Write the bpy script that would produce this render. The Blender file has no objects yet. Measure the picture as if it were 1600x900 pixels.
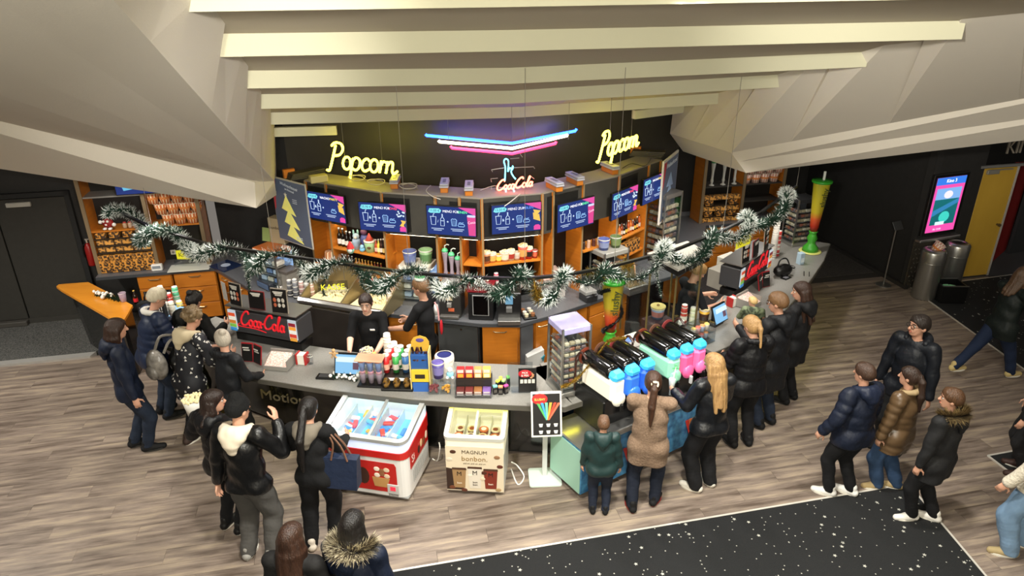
import bpy, math, random
import numpy as np
from mathutils import Vector, Matrix
random.seed(7)
rnd = random.Random(11)
SC = bpy.context.scene
COL = SC.collection
# ------------------------------------------------------------------ camera
F = 1100.0
TH = math.atan(F / 2455.0)
ROLL = math.atan(16 / 2455.0)
HC = 5.2
cam_d = bpy.data.cameras.new('camera'); cam = bpy.data.objects.new('camera', cam_d); COL.objects.link(cam)
cam_d.sensor_width = 36.0; cam_d.lens = 36.0 * F / 1600.0; cam_d.clip_start = 0.05; cam_d.clip_end = 100
cam.location = (0, 0, HC)
cam.rotation_euler = (Matrix.Rotation(math.pi / 2 - TH, 4, 'X') @ Matrix.Rotation(-ROLL, 4, 'Z')).to_euler()
SC.camera = cam
# ------------------------------------------------------------------ world, colour management
w = bpy.data.worlds.new('world'); SC.world = w; w.use_nodes = True
w.node_tree.nodes['Background'].inputs[0].default_value = (0.62, 0.56, 0.5, 1)
w.node_tree.nodes['Background'].inputs[1].default_value = 0.25
SC.view_settings.view_transform = 'Standard'; SC.view_settings.look = 'None'
SC.view_settings.gamma = 1.0; SC.view_settings.use_curve_mapping = False
SC.view_settings.exposure = 0.35
# ------------------------------------------------------------------ plan frame: s along the counter, t into the bar (yawed 12 degrees)
YAW = math.radians(12)
LS = (math.cos(YAW), math.sin(YAW)); LT = (-math.sin(YAW), math.cos(YAW)); LO = (0.55, 6.17)
def L(s, t, z=0.0):
    return Vector((LO[0] + s * LS[0] + t * LT[0], LO[1] + s * LS[1] + t * LT[1], z))
def ST(p):
    dx, dy = p[0] - LO[0], p[1] - LO[1]
    return dx * LS[0] + dy * LS[1], dx * LT[0] + dy * LT[1]
# survey helpers: a point of the photograph at a known height / distance
_cr, _sr = math.cos(ROLL), math.sin(ROLL)
_f = Vector((0, math.cos(TH), -math.sin(TH))); _d = Vector((0, -math.sin(TH), -math.cos(TH)))
def ray(x, y):
    u, v = x - 800, y - 450
    return _f * F + Vector((1, 0, 0)) * (_cr * u + _sr * v) + _d * (-_sr * u + _cr * v)
def K(x, y, z):
    r = ray(x, y); return Vector((0, 0, HC)) + r * ((z - HC) / r.z)
def KY(x, y, Y):
    r = ray(x, y); return Vector((0, 0, HC)) + r * (Y / r.y)
def KW(x, y, a, b):
    """point on the vertical plane through plan points a, b"""
    r = ray(x, y); nx, ny = -(b[1] - a[1]), (b[0] - a[0])
    k = (a[0] * nx + a[1] * ny) / (r.x * nx + r.y * ny)
    return Vector((0, 0, HC)) + r * k
def span(xl, yl, xr, yr, z):
    a, b = K(xl, yl, z), K(xr, yr, z); m = (a + b) / 2
    return m, math.atan2(b.y - a.y, b.x - a.x), (b - a).length
# ------------------------------------------------------------------ lights
def lamp(kind, loc, power, color=(1, 0.93, 0.82), size=0.25, target=None, spot=110, blend=0.6):
    d = bpy.data.lights.new('lamp', kind); d.energy = power; d.color = color
    if kind == 'AREA': d.shape = 'DISK'; d.size = size
    elif kind == 'SPOT': d.spot_size = math.radians(spot); d.spot_blend = blend; d.shadow_soft_size = size
    else: d.shadow_soft_size = size
    o = bpy.data.objects.new('lamp', d); COL.objects.link(o); o.location = loc
    if target is not None:
        o.rotation_euler = (Vector(target) - Vector(loc)).to_track_quat('-Z', 'Y').to_euler()
    return o
# downlights under the raked ceiling, over the bar
for s, t, z, p in ((-2.9, 2.5, 3.1, 60), (-1.5, 1.7, 3.6, 80), (0.0, 1.5, 3.75, 85), (1.5, 1.7, 3.6, 80), (2.9, 2.5, 3.1, 60),
                   (-4.3, 3.4, 2.6, 34), (4.3, 3.6, 2.6, 34), (-5.2, 4.7, 2.75, 16), (4.7, 4.8, 2.75, 12)):
    lamp('SPOT', L(s, t, z), p * 2.0, (1, 0.955, 0.9), 0.12, L(s, t + 0.15, 0), 125, 0.7)
# foyer downlights between the nearer ribs and on the gallery soffit
for s, t, z, p in ((-5.0, 0.2, 4.9, 1500), (-1.9, -2.2, 5.2, 800), (0.2, -1.7, 5.0, 850), (2.6, -1.2, 5.0, 600), (4.8, 0.4, 4.9, 420), (5.9, 2.6, 4.0, 160), (-7.2, 2.0, 4.2, 650)):
    lamp('SPOT', L(s, t, z), p, (1, 0.97, 0.89), 0.15, L(s, t + 0.3, 0), 120, 0.8)
# unseen lamps added behind the viewer to wash the ribbed ceiling and the bulkheads
for x, y, z, p in ((-0.2, -1.6, 5.45, 820), (2.4, -1.6, 5.4, 200)):
    lamp('POINT', (x, y, z), p, (1, 0.985, 0.89), 0.25)
# unseen spots added on the gallery to brighten the two bulkheads
lamp('SPOT', (-1.2, -0.6, 5.7), 2600, (1, 0.97, 0.9), 0.15, (4.5, 7.2, 4.5), 30, 1.0)
lamp('SPOT', (1.4, -0.6, 5.6), 1500, (1, 0.96, 0.9), 0.12, (-2.55, 6.3, 4.0), 22, 1.0)
# ------------------------------------------------------------------ materials
MATS = {}
def mat(name, col, rough=0.5, metal=0.0, emit=None, es=1.0, bump=None, var=None, alpha=1.0, trans=0.0, coat=0.0, spec=0.5, sheen=0.0):
    """bump=(scale,strength,stretch xyz)   var=(scale, second colour, stretch xyz, contrast)"""
    if name in MATS: return MATS[name]
    m = bpy.data.materials.new(name); m.use_nodes = True; N = m.node_tree.nodes; LK = m.node_tree.links
    b = N['Principled BSDF']
    b.inputs['Base Color'].default_value = (*col, 1); b.inputs['Roughness'].default_value = rough; b.inputs['Metallic'].default_value = metal
    b.inputs['Specular IOR Level'].default_value = spec
    if coat: b.inputs['Coat Weight'].default_value = coat
    if sheen: b.inputs['Sheen Weight'].default_value = sheen
    if emit is not None:
        b.inputs['Emission Color'].default_value = (*emit, 1); b.inputs['Emission Strength'].default_value = es
    if trans:
        b.inputs['Transmission Weight'].default_value = trans; b.inputs['IOR'].default_value = 1.15
    if alpha < 1: b.inputs['Alpha'].default_value = alpha
    tc = None
    def coords(stretch):
        nonlocal tc
        if tc is None: tc = N.new('ShaderNodeTexCoord')
        mp = N.new('ShaderNodeMapping'); mp.inputs['Scale'].default_value = stretch or (1, 1, 1)
        LK.new(tc.outputs['Object'], mp.inputs['Vector']); return mp.outputs['Vector']
    if var:
        sc, c2 = var[0], var[1]; stz = var[2] if len(var) > 2 else None; con = var[3] if len(var) > 3 else 0.25
        n = N.new('ShaderNodeTexNoise'); n.inputs['Scale'].default_value = sc; n.inputs['Detail'].default_value = 5
        LK.new(coords(stz), n.inputs['Vector'])
        r = N.new('ShaderNodeValToRGB'); r.color_ramp.elements[0].position = 0.5 - con; r.color_ramp.elements[1].position = 0.5 + con
        r.color_ramp.elements[0].color = (*col, 1); r.color_ramp.elements[1].color = (*c2, 1)
        LK.new(n.outputs['Fac'], r.inputs['Fac']); LK.new(r.outputs['Color'], b.inputs['Base Color'])
    if bump:
        n = N.new('ShaderNodeTexNoise'); n.inputs['Scale'].default_value = bump[0]; n.inputs['Detail'].default_value = 4
        LK.new(coords(bump[2] if len(bump) > 2 else None), n.inputs['Vector'])
        bp = N.new('ShaderNodeBump'); bp.inputs['Strength'].default_value = bump[1]; bp.inputs['Distance'].default_value = 0.02
        LK.new(n.outputs['Fac'], bp.inputs['Height']); LK.new(bp.outputs['Normal'], b.inputs['Normal'])
    MATS[name] = m; return m
def srgb(h):
    h = h.lstrip('#'); c = [int(h[i:i + 2], 16) / 255 for i in (0, 2, 4)]
    return tuple(x / 12.92 if x <= 0.04045 else ((x + 0.055) / 1.055) ** 2.4 for x in c)
def C(h, rough=0.55, **k):
    """plain material by hex colour"""
    return mat('paint_%s_%d%s' % (h, int(rough * 100), ''.join(sorted(k))), srgb(h), rough, **k)
def E(h, s=1.0):
    c = srgb(h); return mat('glow_%s_%d' % (h, int(s * 100)), (0.02, 0.02, 0.02), 0.3, emit=c, es=s)
def clear(name, tint, fac, rough):
    m = bpy.data.materials.new(name); m.use_nodes = True; N = m.node_tree.nodes; K2 = m.node_tree.links; N.remove(N['Principled BSDF'])
    tr = N.new('ShaderNodeBsdfTransparent'); tr.inputs[0].default_value = (*tint, 1); gl = N.new('ShaderNodeBsdfGlossy'); gl.inputs['Roughness'].default_value = rough; mx = N.new('ShaderNodeMixShader'); mx.inputs[0].default_value = fac
    K2.new(tr.outputs[0], mx.inputs[1]); K2.new(gl.outputs[0], mx.inputs[2]); K2.new(mx.outputs[0], N['Material Output'].inputs[0]); MATS[name] = m; return m
glass = clear('clear_glass', (.93, .96, .95), .06, .04)
acrylic = clear('clear_acrylic', (.86, .89, .91), .12, .1)
wood = mat('orange_beech', srgb('b96a1c'), 0.38, var=(3.0, srgb('cf7f28'), (1, 1, 9), 0.3), coat=0.15)
woodh = mat('orange_beech_flat', srgb('c27222'), 0.38, var=(3.0, srgb('d6872f'), (9, 1, 1), 0.3), coat=0.15)
slate = mat('slate_laminate', srgb('57585a'), 0.35, var=(40, srgb('66676a')), bump=(60, 0.05))
greytop = mat('grey_laminate', srgb('7b7973'), 0.33, var=(60, srgb('8c8a84')))
black = mat('black_satin', srgb('121212'), 0.35)
blackm = mat('black_matt', srgb('161616'), 0.75)
char = mat('charcoal_board', srgb('3a3833'), 0.6, var=(5, srgb('444139')))
steel = mat('brushed_steel', srgb('b9b8b4'), 0.28, metal=0.9, bump=(40, 0.05, (1, 1, 0.05)))
chrome = mat('chrome', srgb('d5d5d5'), 0.12, metal=1.0)
white = C('ece9e2', 0.5)
plaster = mat('cream_plaster', srgb('cbc3b4'), 0.85, bump=(90, 0.08))
# ------------------------------------------------------------------ mesh building
class M:
    def __init__(s): s.v = []; s.f = []; s.m = []
    def put(s, vs, fs, mi=0, mtx=None):
        o = len(s.v)
        s.v += [tuple(mtx @ Vector(p)) for p in vs] if mtx is not None else [tuple(p) for p in vs]
        s.f += [tuple(i + o for i in f) for f in fs]; s.m += [mi] * len(fs); return s
    def add(s, other, loc=(0, 0, 0), rz=0.0, rx=0.0, ry=0.0, sc=1.0, mi=None):
        X = Matrix.Translation(loc) @ Matrix.Rotation(rz, 4, 'Z') @ Matrix.Rotation(ry, 4, 'Y') @ Matrix.Rotation(rx, 4, 'X') @ Matrix.Scale(sc, 4)
        o = len(s.v); s.v += [tuple(X @ Vector(p)) for p in other.v]; s.f += [tuple(i + o for i in f) for f in other.f]
        s.m += other.m if mi is None else [mi] * len(other.f); return s
    def box(s, c, d, rz=0, rx=0, ry=0, mi=0, b=0.0):
        x, y, z = d[0] / 2, d[1] / 2, d[2] / 2
        X = Matrix.Translation(c) @ Matrix.Rotation(rz, 4, 'Z') @ Matrix.Rotation(ry, 4, 'Y') @ Matrix.Rotation(rx, 4, 'X')
        if b <= 0:
            vs = [(i * x, j * y, k * z) for k in (-1, 1) for j in (-1, 1) for i in (-1, 1)]
            return s.put(vs, [(0, 2, 3, 1), (4, 5, 7, 6), (0, 1, 5, 4), (2, 6, 7, 3), (0, 4, 6, 2), (1, 3, 7, 5)], mi, X)
        b = min(b, x * .9, y * .9, z * .9); vs = []; fs = []; idx = {}
        for i in (-1, 1):
            for j in (-1, 1):
                for k in (-1, 1):
                    for a in range(3):
                        p = [i * (x - b), j * (y - b), k * (z - b)]; p[a] = (i, j, k)[a] * (x, y, z)[a]
                        idx[i, j, k, a] = len(vs); vs.append(p)
        sg = (-1, 1)
        for a in range(3):
            o1, o2 = (a + 1) % 3, (a + 2) % 3
            for q in sg:
                r = []
                for (m, n) in ((-1, -1), (1, -1), (1, 1), (-1, 1)):
                    t = [0, 0, 0]; t[a] = q; t[o1] = m; t[o2] = n; r.append(idx[t[0], t[1], t[2], a])
                fs.append(tuple(r) if q > 0 else tuple(r[::-1]))
            for m in sg:
                for n in sg:
                    r = []
                    for q, ax in ((-1, o1), (1, o1), (1, o2), (-1, o2)):
                        t = [0, 0, 0]; t[a] = q; t[o1] = m; t[o2] = n; r.append(idx[t[0], t[1], t[2], ax])
                    fs.append(tuple(r) if m * n < 0 else tuple(r[::-1]))
        for i in sg:
            for j in sg:
                for k in sg:
                    r = (idx[i, j, k, 0], idx[i, j, k, 1], idx[i, j, k, 2]); fs.append(r if i * j * k > 0 else r[::-1])
        return s.put(vs, fs, mi, X)
    def lathe(s, prof, c=(0, 0, 0), n=14, mi=0, cap=True, rx=0, ry=0, rz=0, sy=1.0):
        X = Matrix.Translation(c) @ Matrix.Rotation(rz, 4, 'Z') @ Matrix.Rotation(ry, 4, 'Y') @ Matrix.Rotation(rx, 4, 'X')
        vs = []; fs = []
        for r, z in prof:
            for i in range(n):
                a = 2 * math.pi * i / n; vs.append((r * math.cos(a), r * math.sin(a) * sy, z))
        for k in range(len(prof) - 1):
            for i in range(n):
                j = (i + 1) % n; fs.append((k * n + i, k * n + j, (k + 1) * n + j, (k + 1) * n + i))
        if cap:
            fs.append(tuple(range(n))[::-1]); fs.append(tuple((len(prof) - 1) * n + i for i in range(n)))
        return s.put(vs, fs, mi, X)
    def cyl(s, c, r, h, n=12, mi=0, **k): return s.lathe([(r, 0), (r, h)], c, n, mi, **k)
    def ball(s, c, r, n=10, mi=0, **k):
        rx, ry, rz = (r, r, r) if not hasattr(r, '__len__') else r
        vs = []; fs = []; m = max(4, n // 2 + 1)
        for k2 in range(m + 1):
            a = math.pi * k2 / m
            for i in range(n):
                b = 2 * math.pi * i / n; vs.append((rx * math.sin(a) * math.cos(b), ry * math.sin(a) * math.sin(b), rz * math.cos(a)))
        for k2 in range(m):
            for i in range(n):
                j = (i + 1) % n; fs.append((k2 * n + i, (k2 + 1) * n + i, (k2 + 1) * n + j, k2 * n + j))
        return s.put(vs, fs, mi, Matrix.Translation(c))
    def tube(s, pts, r, n=6, mi=0, closed=False):
        pts = [Vector(p) for p in pts]; m = len(pts); vs = []; fs = []
        rr = r if hasattr(r, '__len__') else [r] * m
        nrm = None
        for i, p in enumerate(pts):
            a = pts[i - 1] if (i > 0 or closed) else p; b = pts[(i + 1) % m] if (i < m - 1 or closed) else p
            d = (b - a)
            if d.length < 1e-9: d = Vector((0, 0, 1))
            d.normalize()
            if nrm is None:
                nrm = d.cross(Vector((0.13, 0.31, 0.94)))
                if nrm.length < 1e-3: nrm = d.cross(Vector((1, 0, 0)))
            nrm = nrm - d * nrm.dot(d)
            if nrm.length < 1e-6: nrm = d.cross(Vector((1, 0.3, 0)))
            nrm.normalize(); q = d.cross(nrm)
            for k in range(n):
                t = 2 * math.pi * k / n; vs.append(p + (nrm * math.cos(t) + q * math.sin(t)) * rr[i])
        for i in range(m if closed else m - 1):
            j = (i + 1) % m
            for k in range(n):
                k2 = (k + 1) % n; fs.append((i * n + k, i * n + k2, j * n + k2, j * n + k))
        if not closed: fs.append(tuple(range(n))[::-1]); fs.append(tuple((m - 1) * n + k for k in range(n)))
        return s.put(vs, fs, mi)
    def prism(s, poly, z0, z1, mi=0, mtx=None):
        """poly: plan points counter-clockwise; z0/z1 floats or lists"""
        n = len(poly); a = z0 if hasattr(z0, '__len__') else [z0] * n; b = z1 if hasattr(z1, '__len__') else [z1] * n
        vs = [(p[0], p[1], a[i]) for i, p in enumerate(poly)] + [(p[0], p[1], b[i]) for i, p in enumerate(poly)]
        fs = [tuple(range(n))[::-1], tuple(range(n, 2 * n))] + [(i, (i + 1) % n, n + (i + 1) % n, n + i) for i in range(n)]
        return s.put(vs, fs, mi, mtx)
    def plate(s, pts, y0=0.0, th=0.003, mi=0):
        """upright plate: outline in (x,z), front at y0 facing -y"""
        n = len(pts); vs = [(p[0], y0, p[1]) for p in pts] + [(p[0], y0 + th, p[1]) for p in pts]
        ar = sum(pts[i][0] * pts[(i + 1) % n][1] - pts[(i + 1) % n][0] * pts[i][1] for i in range(n))
        o = list(range(n)) if ar > 0 else list(range(n))[::-1]
        fs = [tuple(o), tuple(i + n for i in o[::-1])] + [(o[(i + 1) % n], o[i], o[i] + n, o[(i + 1) % n] + n) for i in range(n)]
        return s.put(vs, fs, mi)
    def rect(s, x0, z0, x1, z1, y=0.0, th=0.002, mi=0): return s.plate([(x0, z0), (x1, z0), (x1, z1), (x0, z1)], y, th, mi)
    def poly3(s, pts, mi=0): return s.put(pts, [tuple(range(len(pts)))], mi)
    def mesh(s, name, mats, smooth=False):
        me = bpy.data.meshes.new(name); me.from_pydata(s.v, [], s.f)
        for m in (mats if isinstance(mats, (list, tuple)) else [mats]): me.materials.append(m)
        if any(s.m): me.polygons.foreach_set('material_index', s.m)
        if smooth: me.polygons.foreach_set('use_smooth', [True] * len(s.f))
        me.update(); return me
    def build(s, name, mats, parent=None, loc=(0, 0, 0), rz=0.0, smooth=False, rx=0.0, ry=0.0):
        return obj(name, s.mesh(name, mats, smooth), parent, loc, rz, rx, ry)
def obj(name, data, parent=None, loc=(0, 0, 0), rz=0.0, rx=0.0, ry=0.0):
    o = bpy.data.objects.new(name, data); COL.objects.link(o)
    o.location = loc; o.rotation_euler = (rx, ry, rz)
    if parent is not None: o.parent = parent
    return o
def tag(o, label=None, cat=None, group=None, kind=None):
    if label: o['label'] = label
    if cat: o['category'] = cat
    if group: o['group'] = group
    if kind: o['kind'] = kind
    return o
def thing(name, label, cat, loc=(0, 0, 0), rz=0.0, group=None):
    o = bpy.data.objects.new(name, None); COL.objects.link(o); o.location = loc; o.rotation_euler = (0, 0, rz); o.empty_display_size = 0.1
    return tag(o, label, cat, group)
def struct(name, m, mats, parent=None, **k):
    o = m.build(name, mats, parent, **k)
    if parent is None: o['kind'] = 'structure'
    return o
def copy_tree(o, parent=None):
    c = o.copy(); COL.objects.link(c); c.parent = parent
    for ch in o.children: copy_tree(ch, c)
    return c
FONTS = []
def text(parent, s, size, loc, m, name='lettering', align='CENTER', rx=math.pi / 2, rz=0.0, ry=0.0, ext=0.001, sx=1.0, shear=0.0):
    cu = bpy.data.curves.new(name, 'FONT'); cu.body = s; cu.size = size; cu.align_x = align; cu.align_y = 'CENTER'; cu.extrude = ext; cu.resolution_u = 2; cu.shear = shear
    cu.materials.append(m); o = bpy.data.objects.new(name, cu); COL.objects.link(o); o.parent = parent; o.location = loc; o.rotation_euler = (rx, ry, rz); o.scale = (sx, 1, 1)
    FONTS.append(o); return o
def flush_text():
    dg = bpy.context.evaluated_depsgraph_get()
    for o in FONTS:
        me = bpy.data.meshes.new_from_object(o.evaluated_get(dg)); n = o.name
        p = obj(n + '_', me, o.parent, o.location, 0); p.rotation_euler = o.rotation_euler; p.scale = o.scale
        for k in o.keys(): p[k] = o[k]
        bpy.data.objects.remove(o); p.name = n
def spline(pts, n=6, closed=False):
    """Catmull-Rom through points"""
    P = [Vector(p) for p in pts]; out = []; m = len(P)
    for i in range(m if closed else m - 1):
        p0 = P[i - 1] if (i > 0 or closed) else P[i]; p1 = P[i]; p2 = P[(i + 1) % m]; p3 = P[(i + 2) % m] if (i + 2 < m or closed) else p2
        for k in range(n):
            t = k / n; out.append(0.5 * ((2 * p1) + (p2 - p0) * t + (2 * p0 - 5 * p1 + 4 * p2 - p3) * t * t + (3 * p1 - p0 - 3 * p2 + p3) * t ** 3))
    if not closed: out.append(P[-1])
    return out
def offset(poly, d):
    """offset an open plan polyline to its left by d"""
    out = []; n = len(poly)
    for i in range(n):
        ns = []
        for a, b in ((i - 1, i), (i, i + 1)):
            if a >= 0 and b < n:
                dx, dy = poly[b][0] - poly[a][0], poly[b][1] - poly[a][1]; l = math.hypot(dx, dy); ns.append((-dy / l, dx / l))
        nx = sum(q[0] for q in ns) / len(ns); ny = sum(q[1] for q in ns) / len(ns); l2 = nx * nx + ny * ny
        out.append((poly[i][0] + nx * d / l2, poly[i][1] + ny * d / l2))
    return out
def W2(poly): return [tuple(L(s, t))[:2] for s, t in poly]
# ================================================================== SHELL
wallblk = mat('dark_wall_paint', srgb('1d1c1a'), 0.7, var=(8, srgb('242220')), bump=(50, 0.05))
walldoor = mat('dark_door_laminate', srgb('26241f'), 0.7, var=(14, srgb('2c2a25')))
landing = mat('flecked_carpet', srgb('2f2f2e'), 0.95, var=(55, srgb('5a5955'), None, 0.12), bump=(120, 0.3))
darkcarpet = mat('dark_bar_floor', srgb('2c2927'), 0.95, var=(60, srgb('443f3c'), None, 0.15))
def wood_floor():
    m = bpy.data.materials.new('grey_oak_planks'); m.use_nodes = True; N = m.node_tree.nodes; K2 = m.node_tree.links; b = N['Principled BSDF']
    tc = N.new('ShaderNodeTexCoord'); oi = N.new('ShaderNodeObjectInfo'); ad = N.new('ShaderNodeVectorMath'); ad.operation = 'ADD'
    mu = N.new('ShaderNodeVectorMath'); mu.operation = 'SCALE'; mu.inputs['Scale'].default_value = 1.0
    K2.new(oi.outputs['Location'], mu.inputs[0]); K2.new(tc.outputs['Object'], ad.inputs[0]); K2.new(mu.outputs[0], ad.inputs[1])
    def ns(scale, st, det):
        mp = N.new('ShaderNodeMapping'); mp.inputs['Scale'].default_value = st; K2.new(ad.outputs[0], mp.inputs['Vector'])
        n = N.new('ShaderNodeTexNoise'); n.inputs['Scale'].default_value = scale; n.inputs['Detail'].default_value = det; n.inputs['Roughness'].default_value = 0.6
        K2.new(mp.outputs[0], n.inputs['Vector']); return n
    a = ns(3.2, (0.42, 3.6, 1), 7); r = N.new('ShaderNodeValToRGB'); e = r.color_ramp.elements
    e[0].position = 0.33; e[0].color = (*srgb('5a4d43'), 1); e[1].position = 0.66; e[1].color = (*srgb('a3937f'), 1)
    x = e.new(0.5); x.color = (*srgb('83756a'), 1); K2.new(a.outputs['Fac'], r.inputs['Fac'])
    f = ns(30, (0.35, 9, 1), 4); mx = N.new('ShaderNodeMix'); mx.data_type = 'RGBA'; mx.blend_type = 'MULTIPLY'; mx.inputs['Factor'].default_value = 0.30
    K2.new(r.outputs['Color'], mx.inputs[6]); K2.new(f.outputs['Fac'], mx.inputs[7])
    hs = N.new('ShaderNodeHueSaturation'); mr = N.new('ShaderNodeMapRange'); mr.inputs['To Min'].default_value = 0.93; mr.inputs['To Max'].default_value = 1.1
    K2.new(oi.outputs['Random'], mr.inputs['Value']); K2.new(mr.outputs[0], hs.inputs['Value']); K2.new(mx.outputs[2], hs.inputs['Color'])
    K2.new(hs.outputs['Color'], b.inputs['Base Color']); b.inputs['Roughness'].default_value = 0.42; b.inputs['Specular IOR Level'].default_value = 0.35
    bp = N.new('ShaderNodeBump'); bp.inputs['Strength'].default_value = 0.08; K2.new(f.outputs['Fac'], bp.inputs['Height']); K2.new(bp.outputs['Normal'], b.inputs['Normal'])
    return m
plankmat = wood_floor()
fl = struct('floor', M().prism(W2([(-13, -6), (13, -6), (13, 8.2), (-13, 8.2)]), -0.12, -0.012), C('2e2a26', 0.8))
# ---- planks along s, 0.2 x 1.4 m
PW_, PL_ = 0.20, 1.40
def inpoly(p, poly):
    x, y = p; c = False; n = len(poly)
    for i in range(n):
        x1, y1 = poly[i]; x2, y2 = poly[i - 1]
        if (y1 > y) != (y2 > y) and x < (x2 - x1) * (y - y1) / (y2 - y1) + x1: c = not c
    return c
CF = [(0, 0.04), (0.32, 0.13), (0.9, 0.31), (1.56, 0.54), (2.43, 0.93), (3.2, 1.34), (3.85, 1.9), (4.5, 2.5), (5.08, 3.07), (5.65, 3.72), (6.33, 4.62)]
CFL = [(-s, t) for s, t in CF[::-1]]                                   # left tip -> apex
CFR = CF[:10]
CK = (5.2 - .93) / (5.2 - 1.05)                                         # the edge was surveyed at 1.05 m, the top is 0.93 m high
CFULL = [ST(L(*q) * CK) for q in CFL[:-1] + CFR]                                                  # whole front edge, left to right
carpets = {'near': [(3.75, -0.75), (-7, -0.80), (-7, -5.2), (3.0, -5.2)],
           'side': [(5.01, -0.52), (4.93, -5.2), (9, -5.2), (9, -0.42)],
           'far': [(7.55, 3.83), (7.06, 0.8), (6.9, 0.0), (11, 0.0), (11, 3.98)]}
bar_in = [(s, t + 0.75) for s, t in CFULL] + [(5.6, 5.9), (-6.2, 5.9)]
cand = []
r_ = 0; t0 = -5.0
pm = M().box((0, 0, -0.006), (PL_ - 0.0025, PW_ - 0.0025, 0.012)).mesh('plank', plankmat)
t = -5.0; row = 0
while t < 4.38:
    s = -11.2 + (row * 0.53) % PL_
    while s < 8.2:
        c = (s + PL_ / 2, t + PW_ / 2); keep = True
        for cp in carpets.values():
            if all(inpoly(q, cp) for q in ((s + .1, t + .02), (s + PL_ - .1, t + .02), (s + .1, t + PW_ - .02), (s + PL_ - .1, t + PW_ - .02))): keep = False
        if all(inpoly(q, bar_in) for q in ((s + .05, c[1]), (s + PL_ - .05, c[1]))): keep = False
        if keep: cand.append((s, t, row))
        s += PL_
    t += PW_; row += 1
def visible(c):
    p = L(c[0] + PL_ / 2, c[1] + PW_ / 2); q = p - Vector((0, 0, HC)); d = q.dot(_f)
    if d < 0.5: return 1e9
    u = F * q.x / d; v = F * q.dot(_d) / d
    return q.length if abs(u) < 900 and -460 < v < 480 else 1e6 + q.length
cand.sort(key=visible); rest = M()
for i, (s, t, row) in enumerate(cand):
    p = L(s + PL_ / 2, t + PW_ / 2, 0)
    if i < 300: obj('plank', pm, fl, (p.x, p.y, 0), YAW)
    else: rest.box((p.x, p.y, -0.006), (PL_ - 0.0025, PW_ - 0.0025, 0.012), rz=YAW)
tag(rest.build('plank_field', plankmat, fl), kind='stuff')
# ---- star carpets
def star(m, x, y, r, a, z=0.0085):
    pts = [(x + (r if k % 2 == 0 else r * 0.45) * math.cos(a + k * math.pi / 5), y + (r if k % 2 == 0 else r * 0.45) * math.sin(a + k * math.pi / 5), z) for k in range(10)]
    m.poly3(pts)
cmat = mat('black_star_carpet', srgb('08090a'), 0.95, var=(90, srgb('101213')), bump=(150, 0.3))
smat = C('a7a69c', 0.9)
for k, (nm, lab) in enumerate((('near', 'black carpet sprinkled with white stars in the foreground'), ('side', 'black star carpet at the right edge beside the white fleece'), ('far', 'black star carpet in front of the wooden cinema door'))):
    P = carpets[nm]; o = tag(M().prism(W2(P), -0.005, 0.008).build('star_carpet', cmat), lab, 'carpet')
    m = M(); rr = random.Random(k + 3)
    xs = [p[0] for p in P]; ys = [p[1] for p in P]; ar = (max(xs) - min(xs)) * (max(ys) - min(ys))
    for _ in range(int(ar * 40)):
        s, t = rr.uniform(min(xs), max(xs)), rr.uniform(max(min(ys), -3.6), max(ys))
        if not inpoly((s, t), P): continue
        p = L(s, t); star(m, p.x, p.y, rr.choice((0.022, 0.009, 0.009, 0.010, 0.009)), rr.uniform(0, 6))
    so = tag(m.build('star_print', smat, o), kind='stuff')
    n = len(P)
    for i in range(n):
        a, b = P[i], P[(i + 1) % n]
        if max(abs(a[0] - b[0]), abs(a[1] - b[1])) < 0.3 or (a[1] < -5 and b[1] < -5) or abs(a[0]) > 8.5 and abs(b[0]) > 8.5: continue
        A, B = L(*a), L(*b); d = B - A
        M().box(((A + B) / 2 + Vector((0, 0, 0.005))), (d.length, 0.022, 0.012), rz=math.atan2(d.y, d.x)).build('edge_trim', C('cfcac0', 0.35, metal=0.3), o)
# ---- landing on the left, bar floor, dark corridor on the right
struct('floor_landing', M().prism(W2([(-12, 4.42), (-6.02, 4.42), (-5.2, 5.76), (-12, 5.76)]), -0.01, 0.05), landing)
struct('trim_1', M().prism(W2([(-12, 4.34), (-6.06, 4.34), (-6.0, 4.43), (-12, 4.43)]), -0.01, [0.035, 0.035, 0.054, 0.054]), mat('nosing', srgb('b5b2ad'), 0.35, metal=0.5))
struct('floor_bar', M().prism(W2(bar_in), -0.011, 0.006), darkcarpet)
struct('floor_corridor', M().prism(W2([(5.2, 4.62), (7.45, 4.62), (7.45, 7.2), (5.2, 7.2)]), -0.011, 0.006), darkcarpet)
struct('floor_hall', M().prism(W2([(8.3, 3.98), (12, 3.98), (12, 7.5), (8.3, 7.5)]), -0.011, 0.006), C('3a3a3c', 0.8))
# ---- walls
def wall(name, poly, z0, z1, m, th=0.12):
    """vertical wall along a plan polyline (s,t), thickness behind"""
    a = W2(poly); b = offset(a, th); o = M()
    for i in range(len(a) - 1): o.prism([a[i], a[i + 1], b[i + 1], b[i]], z0, z1)
    return struct(name, o, m)
wall('wall_left', [(-12, 5.78), (-4.55, 5.78)], 0, 3.4, wallblk)
wall('wall_back_left', [(-4.25, 5.85), (-2.9, 5.36)], 0, 3.4, wallblk)
wall('wall_back', [(-3.4, 5.55), (0.33, 4.12), (3.6, 5.45)], 0, 3.6, mat('neon_wall', srgb('3b372f'), 0.42, var=(2, srgb('45413a'))))
wall('wall_back_right', [(3.0, 5.95), (5.9, 5.95)], 0, 3.4, wallblk)
wall('wall_corridor', [(5.85, 7.2), (7.5, 7.2)], 0, 3.4, wallblk)
wall('wall_right', [(7.48, 7.2), (7.48, 3.86)], 0, 3.6, wallblk)
struct('baseboard_right', M().prism(W2([(7.40, 7.2), (7.40, 3.8), (7.47, 3.8), (7.47, 7.2)]), 0, 0.07), C('2c2a28', 0.5))
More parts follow.
